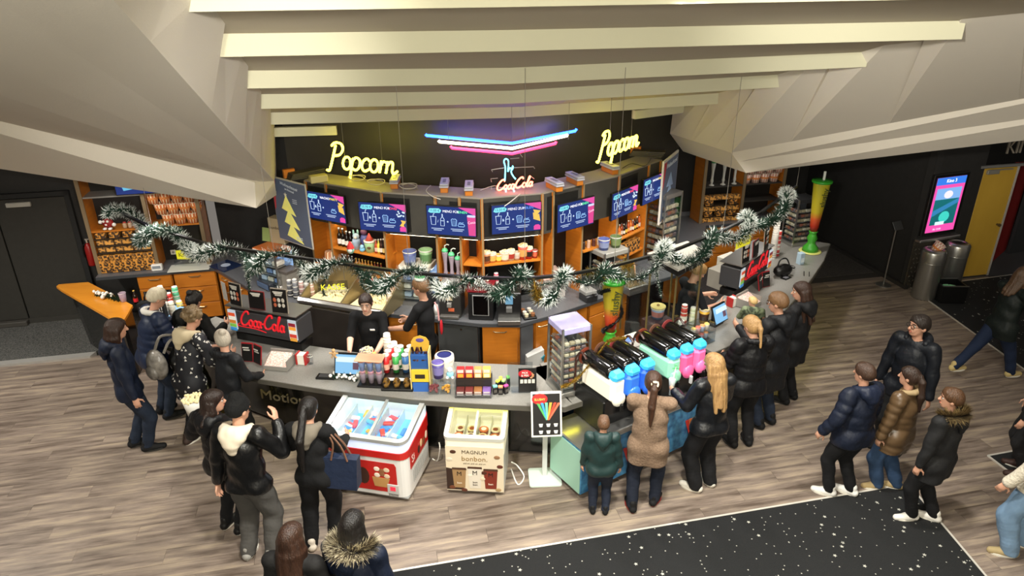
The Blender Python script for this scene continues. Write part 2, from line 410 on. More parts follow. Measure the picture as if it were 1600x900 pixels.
struct('baseboard_left', M().prism(W2([(-12, 5.70), (-6.2, 5.70), (-6.2, 5.78), (-12, 5.78)]), 0.05, 0.13), C('34322e', 0.5))
wall('wall_gallery', [(12.5, -10), (-12.5, -10)], 0, 9, plaster)
# dark double door on the left
d1 = tag(bpy.data.objects.new('door_1', None), 'dark grey double door on the landing at the far left', None, kind='structure'); COL.objects.link(d1)
p = L(-7.35, 5.77, 0.05); d1.location = p; d1.rotation_euler = (0, 0, YAW)
M().box((0.5, -0.03, 1.03), (0.98, 0.05, 2.06), b=.006).build('door_leaf', walldoor, d1)
M().box((-0.5, -0.03, 1.03), (0.98, 0.05, 2.06), b=.006).build('door_leaf', walldoor, d1)
f1 = M().box((1.03, -0.02, 1.07), (0.07, 0.09, 2.14)).box((-1.03, -0.02, 1.07), (0.07, 0.09, 2.14)).box((0, -0.02, 2.11), (2.12, 0.09, 0.07)); f1.build('door_frame', blackm, d1)
M().box((0.35, -0.075, 1.98), (0.34, 0.05, 0.07), b=.008).build('door_closer', C('a5a299', 0.4), d1)
M().box((-0.5, -0.1, 0.04), (1.0, 0.14, 0.08), b=.01).build('threshold', C('3d3a35', 0.6), d1)
# red fire extinguisher beside it
e = thing('fire_extinguisher', 'red fire extinguisher on the wall between dark door and nacho cabinet', 'extinguisher', L(-6.19, 5.66, 0.98), YAW)
M().lathe([(0.055, 0), (0.06, 0.02), (0.06, 0.3), (0.035, 0.36), (0.02, 0.38)]).build('cylinder', C('8f1714', 0.3), e, smooth=True)
M().cyl((0, 0, 0.38), 0.022, 0.05).box((0.03, 0, 0.44), (0.11, 0.02, 0.02)).build('valve', steel, e)
M().tube([(0, 0, 0.4), (-0.07, -0.03, 0.34), (-0.08, -0.03, 0.15)], 0.011).build('hose', black, e)
M().box((0, 0.07, 0.2), (0.05, 0.03, 0.12)).build('bracket', black, e)
# yellow veneered door on the right, standing open
PD = (tuple(L(8.42, 4.02))[:2], tuple(L(9.8, 4.02))[:2])
dl, dr = KW(1491, 447, *PD), KW(1540, 443, *PD)
yw = mat('birch_veneer', srgb('a9852c'), 0.4, var=(2.2, srgb('c09a3a'), (1, 1, 0.35), 0.35), coat=0.2)
wall('wall_right_front', [(7.45, 3.86), (8.42, 3.98), ST(dl)], 0, 3.6, wallblk); wall('wall_hall_back', [(7.6, 6.6), (13, 6.6)], 0, 3.6, wallblk); wall('wall_hall_side', [(12.6, 6.7), (12.6, -1)], 0, 3.6, wallblk)
dw = (dr - dl).length; ddir = math.atan2(dr.y - dl.y, dr.x - dl.x)
d2 = tag(bpy.data.objects.new('door_2', None), 'yellow birch veneer door of the cinema hall on the right', None, kind='structure'); COL.objects.link(d2)
d2.location = (dl.x, dl.y, 0.01); d2.rotation_euler = (0, 0, ddir)
M().box((dw / 2, 0.02, 1.03), (dw, 0.045, 2.04), b=.004).build('door_leaf', yw, d2)
M().box((dw + 0.02, 0.02, 1.03), (0.035, 0.06, 2.08)).build('edge_profile', C('b9b4aa', 0.4, metal=0.3), d2)
M().box((0.17, -0.02, 1.99), (0.24, 0.05, 0.07), b=.006).box((0.3, -0.04, 2.03), (0.5, 0.02, 0.02)).build('door_closer', C('8f8a7e', 0.35, metal=0.4), d2)
M().lathe([(0.02, 0), (0.02, 0.03), (0.03, 0.045), (0.028, 0.07), (0.005, 0.075)], (dw - 0.09, 0, 1.0), rx=math.pi / 2).build('knob', C('4c3c22', 0.3), d2)
M().box((0.9, -0.01, 2.09), (2.0, 0.05, 0.045)).build('top_rail', C('8d8b86', 0.35, metal=0.5), d2)
hd = struct('wall_hall_header', M().box((1.2, 0.06, 2.62), (2.6, 0.1, 0.98)), C('060606', 0.4), loc=(dl.x, dl.y, 0.01), rz=ddir)
text(hd, 'KINO', 0.34, (0.33, -0.0, 2.40), C('8f8678', 0.45, metal=0.2), align='LEFT', ext=0.012, sx=0.86, shear=0.0)
struct('wall_hall', M().box((dw + 0.95, 0.75, 1.25), (1.1, 0.06, 2.5), rz=0.55).box((dw + 1.9, 0.9, 1.25), (1.2, 0.06, 2.5), rz=0.1, mi=1), [C('8c0f0b', 0.6), C('232325', 0.7)], loc=(dl.x, dl.y, 0.0), rz=ddir)
# ---- raked, ribbed ceiling
CS = 0.3035
def zc(t): return 3.3 + CS * (4.0 - t)
def KC(x, y):
    r = ray(x, y); lt = r.x * LT[0] + r.y * LT[1]; tc0 = -(LO[0] * LT[0] + LO[1] * LT[1])
    k = (3.3 + CS * (4.0 - tc0) - HC) / (r.z + CS * lt); return Vector((0, 0, HC)) + r * k
def up(p, d): return Vector((p.x, p.y, p.z + d))
ribs = [[(346, 12), (800, 11), (1590, 7)], [(375, 83), (800, 80), (1469, 71)], [(397, 133), (800, 131), (1323, 113)], [(412, 165), (800, 162), (1219, 142)], [(425, 190), (815, 184), (1137, 166)]]
ribmat = mat('rib_plaster', srgb('c8c4a8'), 0.8, bump=(70, 0.04))
ribL, ribR = [], []
cl = M(); HB = 0.15
for k, pts in enumerate(ribs):
    P = [KC(*q) for q in pts]; ribL.append(P[0]); ribR.append(P[2]); m = M()
    th = Vector((LT[0], LT[1], 0)) * 0.13
    for a, b in ((P[0], P[1]), (P[1], P[2])):
        a2, b2 = (up(a, 0), up(b, 0))
        if a is P[0]: a2 = a2 + (a - b).normalized() * 0.25
        if b is P[2]: b2 = b2 + (b - a).normalized() * 0.25
        q = [a2, b2, b2 + th, a2 + th]; vs = q + [up(x, HB + 0.25) for x in q]
        m.put(vs, [(3, 2, 1, 0), (4, 5, 6, 7), (0, 1, 5, 4), (1, 2, 6, 5), (2, 3, 7, 6), (3, 0, 4, 7)])
    tag(struct('ceiling_rib', m, ribmat), ('fifth', 'fourth', 'third', 'second', 'first')[k] + ' pale ceiling rib counted from the neon wall')
a, b, c, d = L(-6, -10, zc(-10) + HB), L(7, -10, zc(-10) + HB), L(7, 4.2, zc(4.2) + HB), L(-6, 4.2, zc(4.2) + HB)
cl.put([a, b, c, d] + [up(x, 0.1) for x in (a, b, c, d)], [(0, 1, 2, 3), (7, 6, 5, 4), (0, 4, 5, 1), (1, 5, 6, 2), (2, 6, 7, 3), (3, 7, 4, 0)])
cl.prism(W2([(-6, 4.15), (7, 4.15), (7, 7.5), (-6, 7.5)]), 3.42, 3.5)
struct('ceiling', cl, mat('ceiling_plaster', srgb('b3a893'), 0.9, bump=(70, 0.04)))
# short rib stubs in front of the neon wall
for nm, (xa, ya), (xb, yb), lab in (('l', (433, 208), (530, 205), 'left'), ('r', (993, 188), (1068, 188), 'right')):
    A, B = KY(xa, ya, 9.9 if nm == 'l' else 10.6), KY(xb, yb, 10.0 if nm == 'l' else 11.1); B.z = A.z; d = B - A
    struct('trim_stub_' + lab, M().box(((A + B) / 2 + Vector((0, 0, 0.06))), (d.length, 0.08, 0.125), rz=math.atan2(d.y, d.x)), ribmat)
# ---- bulkheads: folded soffits of the neighbouring halls
def ext(far, near, k=1.7): return far + (near - far) * k
def shell(name, quads, m=plaster):
    o = M()
    for q in quads: o.poly3([tuple(p) for p in q])
    return struct(name, o, m)
tip = KY(431, 278, 9.3)
E0 = ext(tip, KY(190, 0, 3.0), 1.6); E1 = [E0.lerp(tip, k) for k in (0, .42, .62, .76, .88, 1)]
TL = [up(p, 0.5) for p in ribL]
top = [ext(TL[1], TL[0], 3.2)] + TL
qs = []
for k in range(5):
    a, b = top[k], top[k + 1]; c, d = E1[k + 1], E1[k]
    off = Vector((0.10, 0, 0)); mid_t = a.lerp(b, 0.72) + off; mid_b = d.lerp(c, 0.72)
    qs += [(d, mid_b, mid_t, a), (mid_b, c, b, mid_t)]
bk = TL[4] + Vector((LT[0], LT[1], 0)) * 1.2; bb = KY(434, 262, 10.2)
qs += [(tip, bb, bk, TL[4])]
Cu, Cl = KY(400, 280, 8.85), KY(402, 320, 8.85)
A0, B0, D0 = ext(Cu, KY(0, 65, 5.5)), ext(Cu, KY(0, 178, 7.6)), ext(Cl, KY(0, 253, 8.5))
far = L(-3.6, 5.7, Cl.z); farL = D0 + Vector((LT[0], LT[1], 0)) * 3
m1 = tip.lerp(Cu, 0.5)
def ruled(a0, a1, b0, b1, n=12, mrows=6, sag=0.16):
    P = [[a1.lerp(a0, (i / n) ** 1.5).lerp(b1.lerp(b0, (i / n) ** 1.5), j / mrows) - Vector((0, 0, sag * (i / n) * math.sin(math.pi * j / mrows) ** 2)) for j in range(mrows + 1)] for i in range(n + 1)]
    return [(P[i + 1][j], P[i + 1][j + 1], P[i][j + 1], P[i][j]) for i in range(n) for j in range(mrows)]
qs += ruled(E0, tip, B0, Cu) + [(B0, D0, Cl, Cu), (D0, farL, far, Cl), (tip, Cu, Cl, KY(434, 300, 9.6)), (KY(434, 300, 9.6), Cl, far, bb)]
shell('wall_bulkhead_left', qs)
Rb, Rc = KY(1050, 212, 11.3), KY(1145, 243, 9.9); Rbl, Rcl = KY(1070, 240, 11.3), KY(1168, 275, 9.9)
Rn, Rnl = ext(Rc, KY(1600, 165, 8.2), 1.6), ext(Rcl, KY(1600, 230, 8.8), 1.6); Rm, Rml = ext(Rc, KY(1600, 190, 8.5), 1.6), Rcl.lerp(Rc, 0.55)
TR = [up(p, 0.5) for p in ribR]; top = [ext(TR[1], TR[0], 2.2)] + TR
def onE(k): return Rc.lerp(Rn, k)
E2 = [onE(1.0), onE(0.62), onE(0.33), onE(0.12), Rc.lerp(Rb, 0.25), Rc.lerp(Rb, 0.65)]
qs = []
for k in range(5):
    a, b = top[k], top[k + 1]; c, d = E2[k + 1], E2[k]
    off = Vector((-0.09, -0.02, 0)); mt = a.lerp(b, 0.8) + off; mb = d.lerp(c, 0.85)
    if k == 3: mb = Rc
    qs += [(a, mt, mb, d), (mt, b, c, mb)]
bk = TR[4] + Vector((LT[0], LT[1], 0)) * 1.6
qs += [(TR[4], bk, Rb, E2[5]), (Rc, Rb, Rbl, Rcl), (Rn, Rc, Rml, Rm), (Rm, Rml, Rcl, Rnl)]
qs += [(Rnl, Rcl, Rbl, L(4.2, 6.2, Rcl.z), Rnl + Vector((LT[0], LT[1], 0)) * 4)]
shell('wall_bulkhead_right', qs)
# suspension wires of the light rail
def wire(a, b, r=0.004): return M().tube([a, b], r, 5)
# ================================================================== FRONT COUNTER
CZ = 0.93
def seg_frames(poly):
    out = []
    for a, b in zip(poly[:-1], poly[1:]):
        A, B = Vector((*a, 0)), Vector((*b, 0)); d = B - A; out.append((A, B, d.length, math.atan2(d.y, d.x)))
    return out
Fw = W2(CFULL)
ii = [i for i, p in enumerate(CFULL) if p[0] >= -5.1][0]
Fmain = Fw[ii:]; Forange = Fw[:ii + 1]
cnt = thing('serving_counter', 'long curved bar counter with grey top and glossy black front', 'counter', (0, 0, 0))
blackgloss = mat('black_gloss_panel', srgb('0d0d0c'), 0.16, coat=0.4)
def ribbon(poly, w0, w1, z0, z1):
    """solid between offsets w0 and w1 of the polyline"""
    a, b = offset(poly, w0), offset(poly, w1); m = M()
    vs = [(p[0], p[1], z0) for p in a] + [(p[0], p[1], z0) for p in b] + [(p[0], p[1], z1) for p in a] + [(p[0], p[1], z1) for p in b]; n = len(poly); fs = []
    for i in range(n - 1):
        fs += [(i, i + 1, 2 * n + i + 1, 2 * n + i), (n + i + 1, n + i, 3 * n + i, 3 * n + i + 1), (2 * n + i, 2 * n + i + 1, 3 * n + i + 1, 3 * n + i), (i + 1, i, n + i, n + i + 1)]
    fs += [(0, 2 * n, 3 * n, n), (n - 1, 2 * n - 1, 4 * n - 1, 3 * n - 1)]
    return m.put(vs, fs)
jn = [i for i, p in enumerate(CFULL[ii:]) if p[0] >= 0.3][0]
W3 = lambda q: [tuple(L(*p) * CK)[:2] for p in q]
Fl = Fmain[:jn] + W3([(.10, .075), (.26, .12)]); Fn = W3([(.10, .075), (.32, .13), (.9, .31), (1.56, .54), (2.05, .76)]); Fr = W3([(2.05, .76), (2.43, .93)]) + Fmain[[i for i, p in enumerate(CFULL[ii:]) if p[0] >= 3.1][0]:]
for part, w0 in ((Fl, 0.0), (Fn, 0.46), (Fr, 0.0)):
    ribbon(part, w0, 0.86, CZ - 0.045, CZ).build('worktop', greytop, cnt)
    ribbon(part, w0 - 0.012, w0 + 0.02, CZ - 0.06, CZ - 0.002).build('lip', C('55524a', 0.3), cnt)
    ribbon(part, max(w0, .32) + .02, max(w0, .32) + .10, 0.08, CZ - 0.045).build('front_panel', blackgloss, cnt)
    ribbon(part, max(w0, .32) + .10, max(w0, .32) + .2, 0.0, 0.10).build('plinth', blackm, cnt)
    ribbon(part, 0.78, 0.82, 0.0, CZ - 0.045).build('inner_panel', C('6b4a22', 0.5), cnt)
    ribbon(part, w0 + .36, 0.80, CZ - 0.20, CZ - 0.05).build('apron', blackm, cnt)
    if w0 == 0: ribbon(part, 0.03, 0.05, CZ - 0.062, CZ - 0.048).build('light_strip', mat('led_strip_yellow', (0.3, 0.3, 0.05), 0.4, emit=srgb('e2d92a'), es=9.0), cnt)
M().prism([tuple(K(x, y, CZ))[:2] for x, y in ((878, 628), (926, 606), (902, 560), (842, 568))], CZ - .04, CZ - .0015).build('corner_piece', greytop, cnt)
# lettering on the front: left arm
a, b = KW(452, 614, Fmain[3], Fmain[4]), None
i3 = 0
pa = offset(Fl, 0.335); best = None
for A, B in zip(pa[:-1], pa[1:]):
    q = KW(440, 617, A, B)
    ln = (Vector(B) - Vector(A)).length; k = (Vector(q[:2]) - Vector(A)).dot(Vector(B) - Vector(A)) / ln / ln
    if -0.01 <= k <= 1.01: best = (q, math.atan2(B[1] - A[1], B[0] - A[0]))
if best:
    q, an = best; text(cnt, 'Motion', 0.19, (q.x, q.y, q.z), C('8d8375', 0.35, metal=0.4), rz=an, ext=0.006, sx=1.15)
# raised orange end of the counter
oz = CZ + 0.03
end = thing('counter_end', 'orange wooden end section of the bar counter at the left', 'counter', (0, 0, 0))
op = [K(88, 438, oz), K(96, 444, oz), K(140, 470, oz), K(172, 489, oz), K(186, 495, oz), K(194, 491, oz), K(207, 469, oz), K(170, 449, oz), K(138, 432, oz), K(92, 435, oz)]
opl = [(p.x, p.y) for p in op]
M().prism(opl, oz - 0.035, oz).build('worktop', mat('orange_top', srgb('d2821f'), 0.3, var=(3, srgb('df9430'), (1, 4, 1)), coat=0.3), end)
c0 = sum((Vector(p) for p in opl), Vector((0, 0))) / len(opl)
inn = [tuple(c0 + (Vector(p) - c0) * 0.80 + Vector((0.05, 0.04))) for p in opl]; bot = [tuple(c0 + (Vector(p) - c0) * 0.72 + Vector((0.12, 0.02))) for p in opl]
m = M(); n = len(inn); m.put([(p[0], p[1], 0.0) for p in bot] + [(p[0], p[1], oz - 0.035) for p in inn], [tuple(range(n))[::-1], tuple(range(n, 2 * n))] + [(i, (i + 1) % n, n + (i + 1) % n, n + i) for i in range(n)])
m.build('front_panel', blackgloss, end)
ribbon([opl[1], opl[2], opl[3]], 0.10, 0.12, oz - 0.16, oz - 0.14).build('light_strip', MATS['led_strip_yellow'], end)
# ================================================================== BACK COUNTER AND WALL UNIT
WZ = 0.95
WF = [(-6.02, 5.18), (-4.29, 5.18), (-3.33, 3.74), (-2.77, 3.28), (-1.73, 2.92), (-0.5, 2.32), (0.0, 2.20), (0.5, 2.36), (1.12, 2.63), (1.85, 2.98), (2.77, 3.3), (3.33, 3.76), (4.2, 5.30), (5.75, 5.30)]
WFw = W2(WF)
bk = thing('back_counter', 'slate grey back counter top running along the wall unit', 'counter', (0, 0, 0))
ribbon(WFw, 0.0, 0.62, WZ - 0.04, WZ).build('worktop', slate, bk)
ribbon(WFw, -0.008, 0.015, WZ - 0.05, WZ - 0.004).build('edge_band', C('45474a', 0.35), bk)
ribbon(WFw, 0.60, 0.62, WZ, WZ + 0.08).build('upstand', slate, bk)
# base cabinets, one per stretch
pull = C('b9a27a', 0.25, metal=0.7)
def cabinet(A, B, k0, k1, style, label, group='orange base cabinets of the back counter'):
    A, B = Vector((*A, 0)), Vector((*B, 0)); d = B - A; an = math.atan2(d.y, d.x); w_ = d.length * (k1 - k0) - 0.012
    nrm = Vector((-d.y, d.x, 0)).normalized(); c = A + d * ((k0 + k1) / 2) + nrm * 0.04
    t = thing('base_cabinet', label, 'cabinet', (c.x, c.y, 0.0), an, group); H0, H1 = 0.09, WZ - 0.055
    dark = style == 'fridge'
    dp_ = 0.3 if group is None or ' bend' in label or 'recess' in label or 'tower' in label else 0.48
    M().box((0, dp_ / 2 + .02, (H0 + H1) / 2), (w_, dp_, H1 - H0)).build('body', wood if not dark else C('2f3031', 0.4), t)
    M().box((0, dp_ / 2 + .03, 0.045), (w_, dp_ - .06, 0.09)).build('plinth', blackm, t)
    def front(z0, z1, nm, h='bar'):
        f = M().box((0, -0.008, (z0 + z1) / 2), (w_ - 0.014, 0.02, z1 - z0 - 0.012), b=.004).build(nm, wood, t)
        if h: 
            zz = (z1 - 0.06) if nm == 'drawer' else z1 - 0.07
            M().tube([(-0.09, -0.018, zz), (-0.06, -0.045, zz - 0.004), (0.06, -0.045, zz - 0.004), (0.09, -0.018, zz)], 0.008, 6).build('handle', pull, f)
        return f
    if style == 'drawers':
        hs = [H0, H0 + 0.27, H0 + 0.55, H1]
        for i in range(3): front(hs[i], hs[i + 1], 'drawer')
    elif style == 'vent':
        front(H1 - 0.22, H1, 'drawer'); f = front(H0, H1 - 0.22, 'door', None)
        g = M().box((0, -0.02, H1 - 0.30), (w_ * 0.8, 0.01, 0.08)); g.build('vent_grille', blackm, f)
        for q in range(9): M().box((-w_ * 0.36 + q * w_ * 0.09, -0.027, H1 - 0.30), (0.012, 0.006, 0.07)).build('vent_slat', C('55524d'), f)
    elif style == 'door':
        front(H0, H1, 'door')
    elif style == 'drawerdoor':
        front(H1 - 0.2, H1, 'drawer'); front(H0, H1 - 0.2, 'door')
    elif style == 'fridge':
        f = M().box((0, -0.008, (H0 + H1) / 2), (w_ - 0.04, 0.02, H1 - H0 - 0.05)).build('door', C('3c3d3c', 0.5), t)
        M().tube([(-w_ / 2 + 0.02, -0.02, H0 + .02), (-w_ / 2 + 0.02, -0.02, H1 - 0.02), (w_ / 2 - 0.02, -0.02, H1 - 0.02), (w_ / 2 - 0.02, -0.02, H0 + .02)], 0.007, 4).build('frame', steel, f)
        M().box((0.05, -0.025, H1 - 0.07), (0.02, 0.01, 0.02)).build('lock', chrome, f)
    elif style == 'niche':
        M().box((0, 0.0, (H0 + H1) / 2), (w_ - 0.05, 0.03, H1 - H0 - 0.03)).build('recess_panel', C('56585b', 0.5), t)
    return t
cb = [(0, .32, .62, 'vent', 'orange cabinet with a vent grille below its drawer at the far left'), (0, .63, 1, 'drawers', 'orange three drawer cabinet left of the corner in the back counter'),
      (1, .02, .30, 'drawerdoor', 'orange cabinet with a tea towel on its door at the angled left run'), (1, .30, .62, 'drawerdoor', 'second orange cabinet of the angled left run behind the drink station'), (1, .62, .98, 'drawerdoor', 'third orange cabinet of the angled left run beside the popcorn warmer'),
      (4, .02, .52, 'door', 'orange cabinet behind the serving man under the coffee machine'), (5, .02, 0.98, 'door', 'narrow orange cabinet at the middle bend of the back counter'),
      (6, .02, .5, 'niche', 'grey recessed cabinet behind the white canister'), (6, .5, .98, 'door', 'slim orange cabinet right of the grey recess'), (7, .02, .98, 'door', 'orange cabinet behind the sweets tower'), (8, .02, .98, 'drawerdoor', 'orange cabinet right of the large yellow slush cup'),
      (11, .05, .5, 'drawerdoor', 'orange cabinet of the angled right run'), (12, .03, .48, 'drawers', 'orange drawer cabinet under the nacho shelf on the right'), (12, .5, .97, 'drawers', 'orange drawer cabinet under the popcorn tub shelf on the right')]
cabs = [cabinet(WFw[i], WFw[i + 1], k0, k1, st, lb) for i, k0, k1, st, lb in cb]
cabinet(WFw[4], WFw[5], .54, .98, 'fridge', 'dark built-in refrigerator with a steel frame in the back counter', None)
tw = M(); 
for k in range(6): tw.box((-0.06 + k * 0.024, -0.062 - 0.006 * (k % 2), 0.62), (0.024, 0.012, 0.30))
c = cabs[2].location; tt = tw.build('tea_towel', C('a9a79f', 0.9), None, c, cabs[2].rotation_euler.z); tag(tt, 'grey tea towel hanging from an orange cabinet door', 'towel'); tt.location.z += 0.02
# ---- wall unit above: facets
FF = [(-2.66, 4.12), (-1.65, 3.28), (-0.40, 2.70), (0.45, 2.74), (1.67, 3.31), (2.66, 4.05)]
FFw = W2(FF); FZ0, FZ1 = 1.98, 2.54
wu = thing('bar_shelving', 'faceted bar wall unit with charcoal fascia and orange wooden uprights', 'shelving', (0, 0, 0))
for i in range(5):
    A, B = FFw[i], FFw[i + 1]
    ribbon([A, B], 0.0, 0.03, FZ0, FZ1).build('fascia_board', char, wu)
    ribbon([A, B], 0.30, 0.33, WZ, FZ1).build('back_board', C('0e0d0c', 0.5), wu)
    d = Vector(B) - Vector(A); n_ = max(2, int(d.length / 0.45))
    for k in range(n_):                                       # lighter joints and darker panels of the fascia
        q = Vector(A) + d * ((k + 0.5) / n_)
        if k % 2 == 0: M().box((0, -0.006, (FZ0 + FZ1) / 2), (d.length / n_ * 0.8, 0.012, FZ1 - FZ0 - 0.1)).build('fascia_panel', C('1b1a18', 0.4), wu, (q.x, q.y, 0), math.atan2(d.y, d.x))
ribbon(FFw, 0.0, 0.42, FZ1, FZ1 + 0.02).build('top_board', mat('top_board', srgb('8b8378'), 0.6), wu)
def on_facet(i, k, dep=0.0, z=0.0):
    A, B = Vector(FFw[i]), Vector(FFw[i + 1]); d = B - A; n_ = Vector((-d.y, d.x)).normalized(); p = A + d * k + n_ * dep
    return Vector((p.x, p.y, z)), math.atan2(d.y, d.x), d.length
def facet_px(x, y, dep=0.0):
    """which facet, and where along it, the photograph's point falls"""
    for i in range(5):
        p, an, ln = on_facet(i, 0, dep); q = p + Vector((math.cos(an), math.sin(an), 0)) * ln
        h = KW(x, y, p[:2], q[:2]); k = (h - p).dot(Vector((math.cos(an), math.sin(an), 0))) / ln
        if -0.002 <= k <= 1.002: return i, k, h, an, ln
    return None
# uprights (pairs of orange boards with light metal edge strips)
def upright(i, k, wide=False):
    p, an, ln = on_facet(i, k, 0.0)
    m = M().box((0, 0.15, (WZ + FZ1) / 2), (0.035, 0.34, FZ1 - WZ)); o = m.build('upright', wood, wu, p, an)
    M().box((0, -0.022, (WZ + FZ1) / 2), (0.022, 0.014, FZ1 - WZ + 0.04)).build('edge_strip', C('a48b63', 0.35, metal=0.3), o)
    if wide: M().box((0.12, 0.28, (WZ + FZ0) / 2), (0.24, 0.02, FZ0 - WZ)).build('side_panel', wood, wu, p, an)
for i, k, wd in ((0, .02, 1), (0, .30, 0), (1, .02, 1), (1, .56, 0), (1, .80, 0), (2, .02, 0), (2, .98, 1), (3, .12, 1), (3, .52, 0), (4, .05, 0), (4, .70, 1), (4, .98, 0)): upright(i, k, wd)
def shelf(i, k0, k1, z, nm='shelf', dep=0.30):
    p, an, ln = on_facet(i, (k0 + k1) / 2, 0.0)
    return M().box((0, dep / 2 - 0.02, z), (ln * (k1 - k0), dep, 0.022)).build(nm, woodh, wu, p, an)
SHELF = [(0, .30, 1.0, 1.62), (0, .30, 1.0, 1.30), (1, .58, .79, 1.35), (1, .82, 1.0, 1.62), (2, .02, .98, 1.62), (3, .55, 1.0, 1.55), (4, .05, .7, 1.55), (4, .05, .7, 1.22)]
for s_ in SHELF: shelf(*s_)
# steel shelf strip lamps under the shelves and fascia: they light the bottles
for i, k0, k1, z in ((0, .32, .98, 1.955), (1, .05, .95, 1.955), (2, .05, .95, 1.955), (3, .15, .95, 1.955), (4, .08, .68, 1.955)):
    p, an, ln = on_facet(i, (k0 + k1) / 2, 0.09)
    M().box((0, 0, z), (ln * (k1 - k0), 0.03, 0.015)).build('strip_lamp', mat('warm_strip', (0.8, 0.7, 0.5), 0.5, emit=(1, 0.82, 0.55), es=6.0), wu, p, an)
# cables, transformers and brackets lying on top
for j, (x, y, lab) in enumerate(((620, 285, 'grey transformer box on the unit top below the left neon lettering'), (697, 292, 'white transformer box on the unit top left of the pair'), (735, 297, 'white transformer box on the unit top above the third menu screen'), (868, 293, 'grey transformer box on the unit top right of the cola sign'), (900, 284, 'grey transformer box with white clip on the unit top'), (955, 268, 'grey transformer box at the step of the unit top'))):
    p = K(x, y, FZ1 + 0.05); f = facet_px(x, 330); an = f[3] if f else 0
    t = thing('transformer', lab, 'power supply', (p.x, p.y, FZ1 + 0.02), an + math.pi / 2 + (0.25 if j < 3 else -0.2), 'power supplies on the wall unit')
    M().box((0, 0, 0.035), (0.30, 0.10, 0.07), b=.006).build('wooden_block', wood, t)
    M().box((0, 0, 0.085), (0.34, 0.12, 0.025), b=.004).box((0, 0, 0.115), (0.34, 0.11, 0.022), b=.004).build('housing', C('b3b3b8', 0.4), t)
    M().box((0, 0, 0.1285), (0.16, 0.04, 0.004)).build('label_plate', C('6f6f74', 0.5), t)
def cable(label, pts, r=0.007, m=None, group='loose cables on the wall unit'):
    return tag(M().tube(spline(pts, 5), r, 5).build('cable', m or black), label, 'cable', group)
for j, (x0, y0) in enumerate(((560, 278), (590, 285), (640, 292))):
    p = K(x0, y0, FZ1 + 0.04)
    cable(('leftmost', 'middle', 'rightmost')[j] + ' of three pale cable coils below the left neon lettering', [p + Vector((0.12 * math.cos(a * 1.1), 0.08 * math.sin(a * 1.1), 0.05 * abs(math.sin(a * .7)))) for a in range(9)], 0.007, C('a8a08c', 0.5), 'pale cable coils')
for pts, lab in (([(675, 288), (668, 296), (677, 305), (690, 310)], 'thin white cable looping down from the transformer pair'), ([(752, 297), (775, 290), (790, 297)], 'thin grey cable between transformer and cola sign'), ([(815, 303), (800, 315), (790, 322)], 'grey cable hanging over the fourth menu screen'), ([(975, 265), (990, 258), (1010, 262), (1020, 250)], 'black cable snaking along the right unit top')):
    cable(lab, [K(x, y, FZ1 + 0.05) for x, y in pts], 0.006, black if 'black' in lab else C('b9b4aa', 0.5), None)
# boards lying on the far ends of the unit
for (x, y), lab in (((480, 268), 'stack of dark boards on the left end of the wall unit'), ((1013, 243), 'stack of dark boards on the right end of the wall unit')):
    p = K(x, y, FZ1 + 0.06); t = thing('board_stack', lab, 'boards', (p.x, p.y, FZ1 + 0.02), 0.6 if x < 800 else -0.4)
    for k in range(4): M().box((0.01 * k, 0.008 * k, 0.012 + k * 0.022), (0.5, 0.16, 0.018), rz=0.05 * k).build('board', C('45402f', 0.6), t)
    M().box((-0.2, 0.12, 0.06), (0.16, 0.06, 0.12)).build('wooden_block', wood, t)
p = K(500, 276, FZ1 + .06); tag(M().box((0, 0, 0.05), (0.24, 0.12, 0.1), b=.01).build('cable_box', C('bdb27a', 0.5), None, (p.x, p.y, FZ1 + .02), 0.5), 'small pale box on the left end of the unit top', 'box')
# ================================================================== SCREENS
NAVY = mat('screen_navy', (0.005, 0.01, 0.04), 0.25, emit=srgb('1c2c66'), es=0.95)
scr = [(477, 290, 545, 346, '19,50 €', 'NACHO', 'PARTY', 'yellow', 'nacho', '&', 0), (562, 309, 637, 361, '25,90 €', 'MENÜ FÜR', 'ZWEI', 'red', 'mix', '&', 1), (667, 319, 746, 366, '11,00 €', 'MENÜ FÜR', 'EINEN', 'green', 'cup', '/', 1), (769, 316, 848, 362, '12,50 €', 'MENÜ ZUM', 'TEILEN', 'blue', 'nacho', '&', 1), (872, 313, 931, 356, '11,00 €', 'MENÜ FÜR', 'EINEN', 'green', 'cup', '/', 1), (955, 297, 1001, 336, '25,90 €', 'MENÜ FÜR', 'ZWEI', 'red', 'mix', '&', 1), (1005, 279, 1045, 311, '19,50 €', 'NACHO', 'PARTY', 'yellow', 'nacho', '&', 0)]
names = ['leftmost menu screen beside the christmas poster, advertising nachos', 'second menu screen from the left, menu for two with red word', 'third menu screen, menu for one with a pink cup left of the cola sign', 'fourth menu screen, menu for sharing below the cola sign', 'fifth menu screen, menu for one with a pink cup right of the centre', 'sixth menu screen on the angled right facet of the unit', 'rightmost menu screen overlapping the right poster']
wcols = {'yellow': 'f4d64e', 'red': 'ff4a5c', 'green': '5ff0a0', 'blue': '5b8ff0'}
def line_art(m, pts, r=0.0035, y=-0.004): m.tube([(x, y, z) for x, z in pts], r, 4)
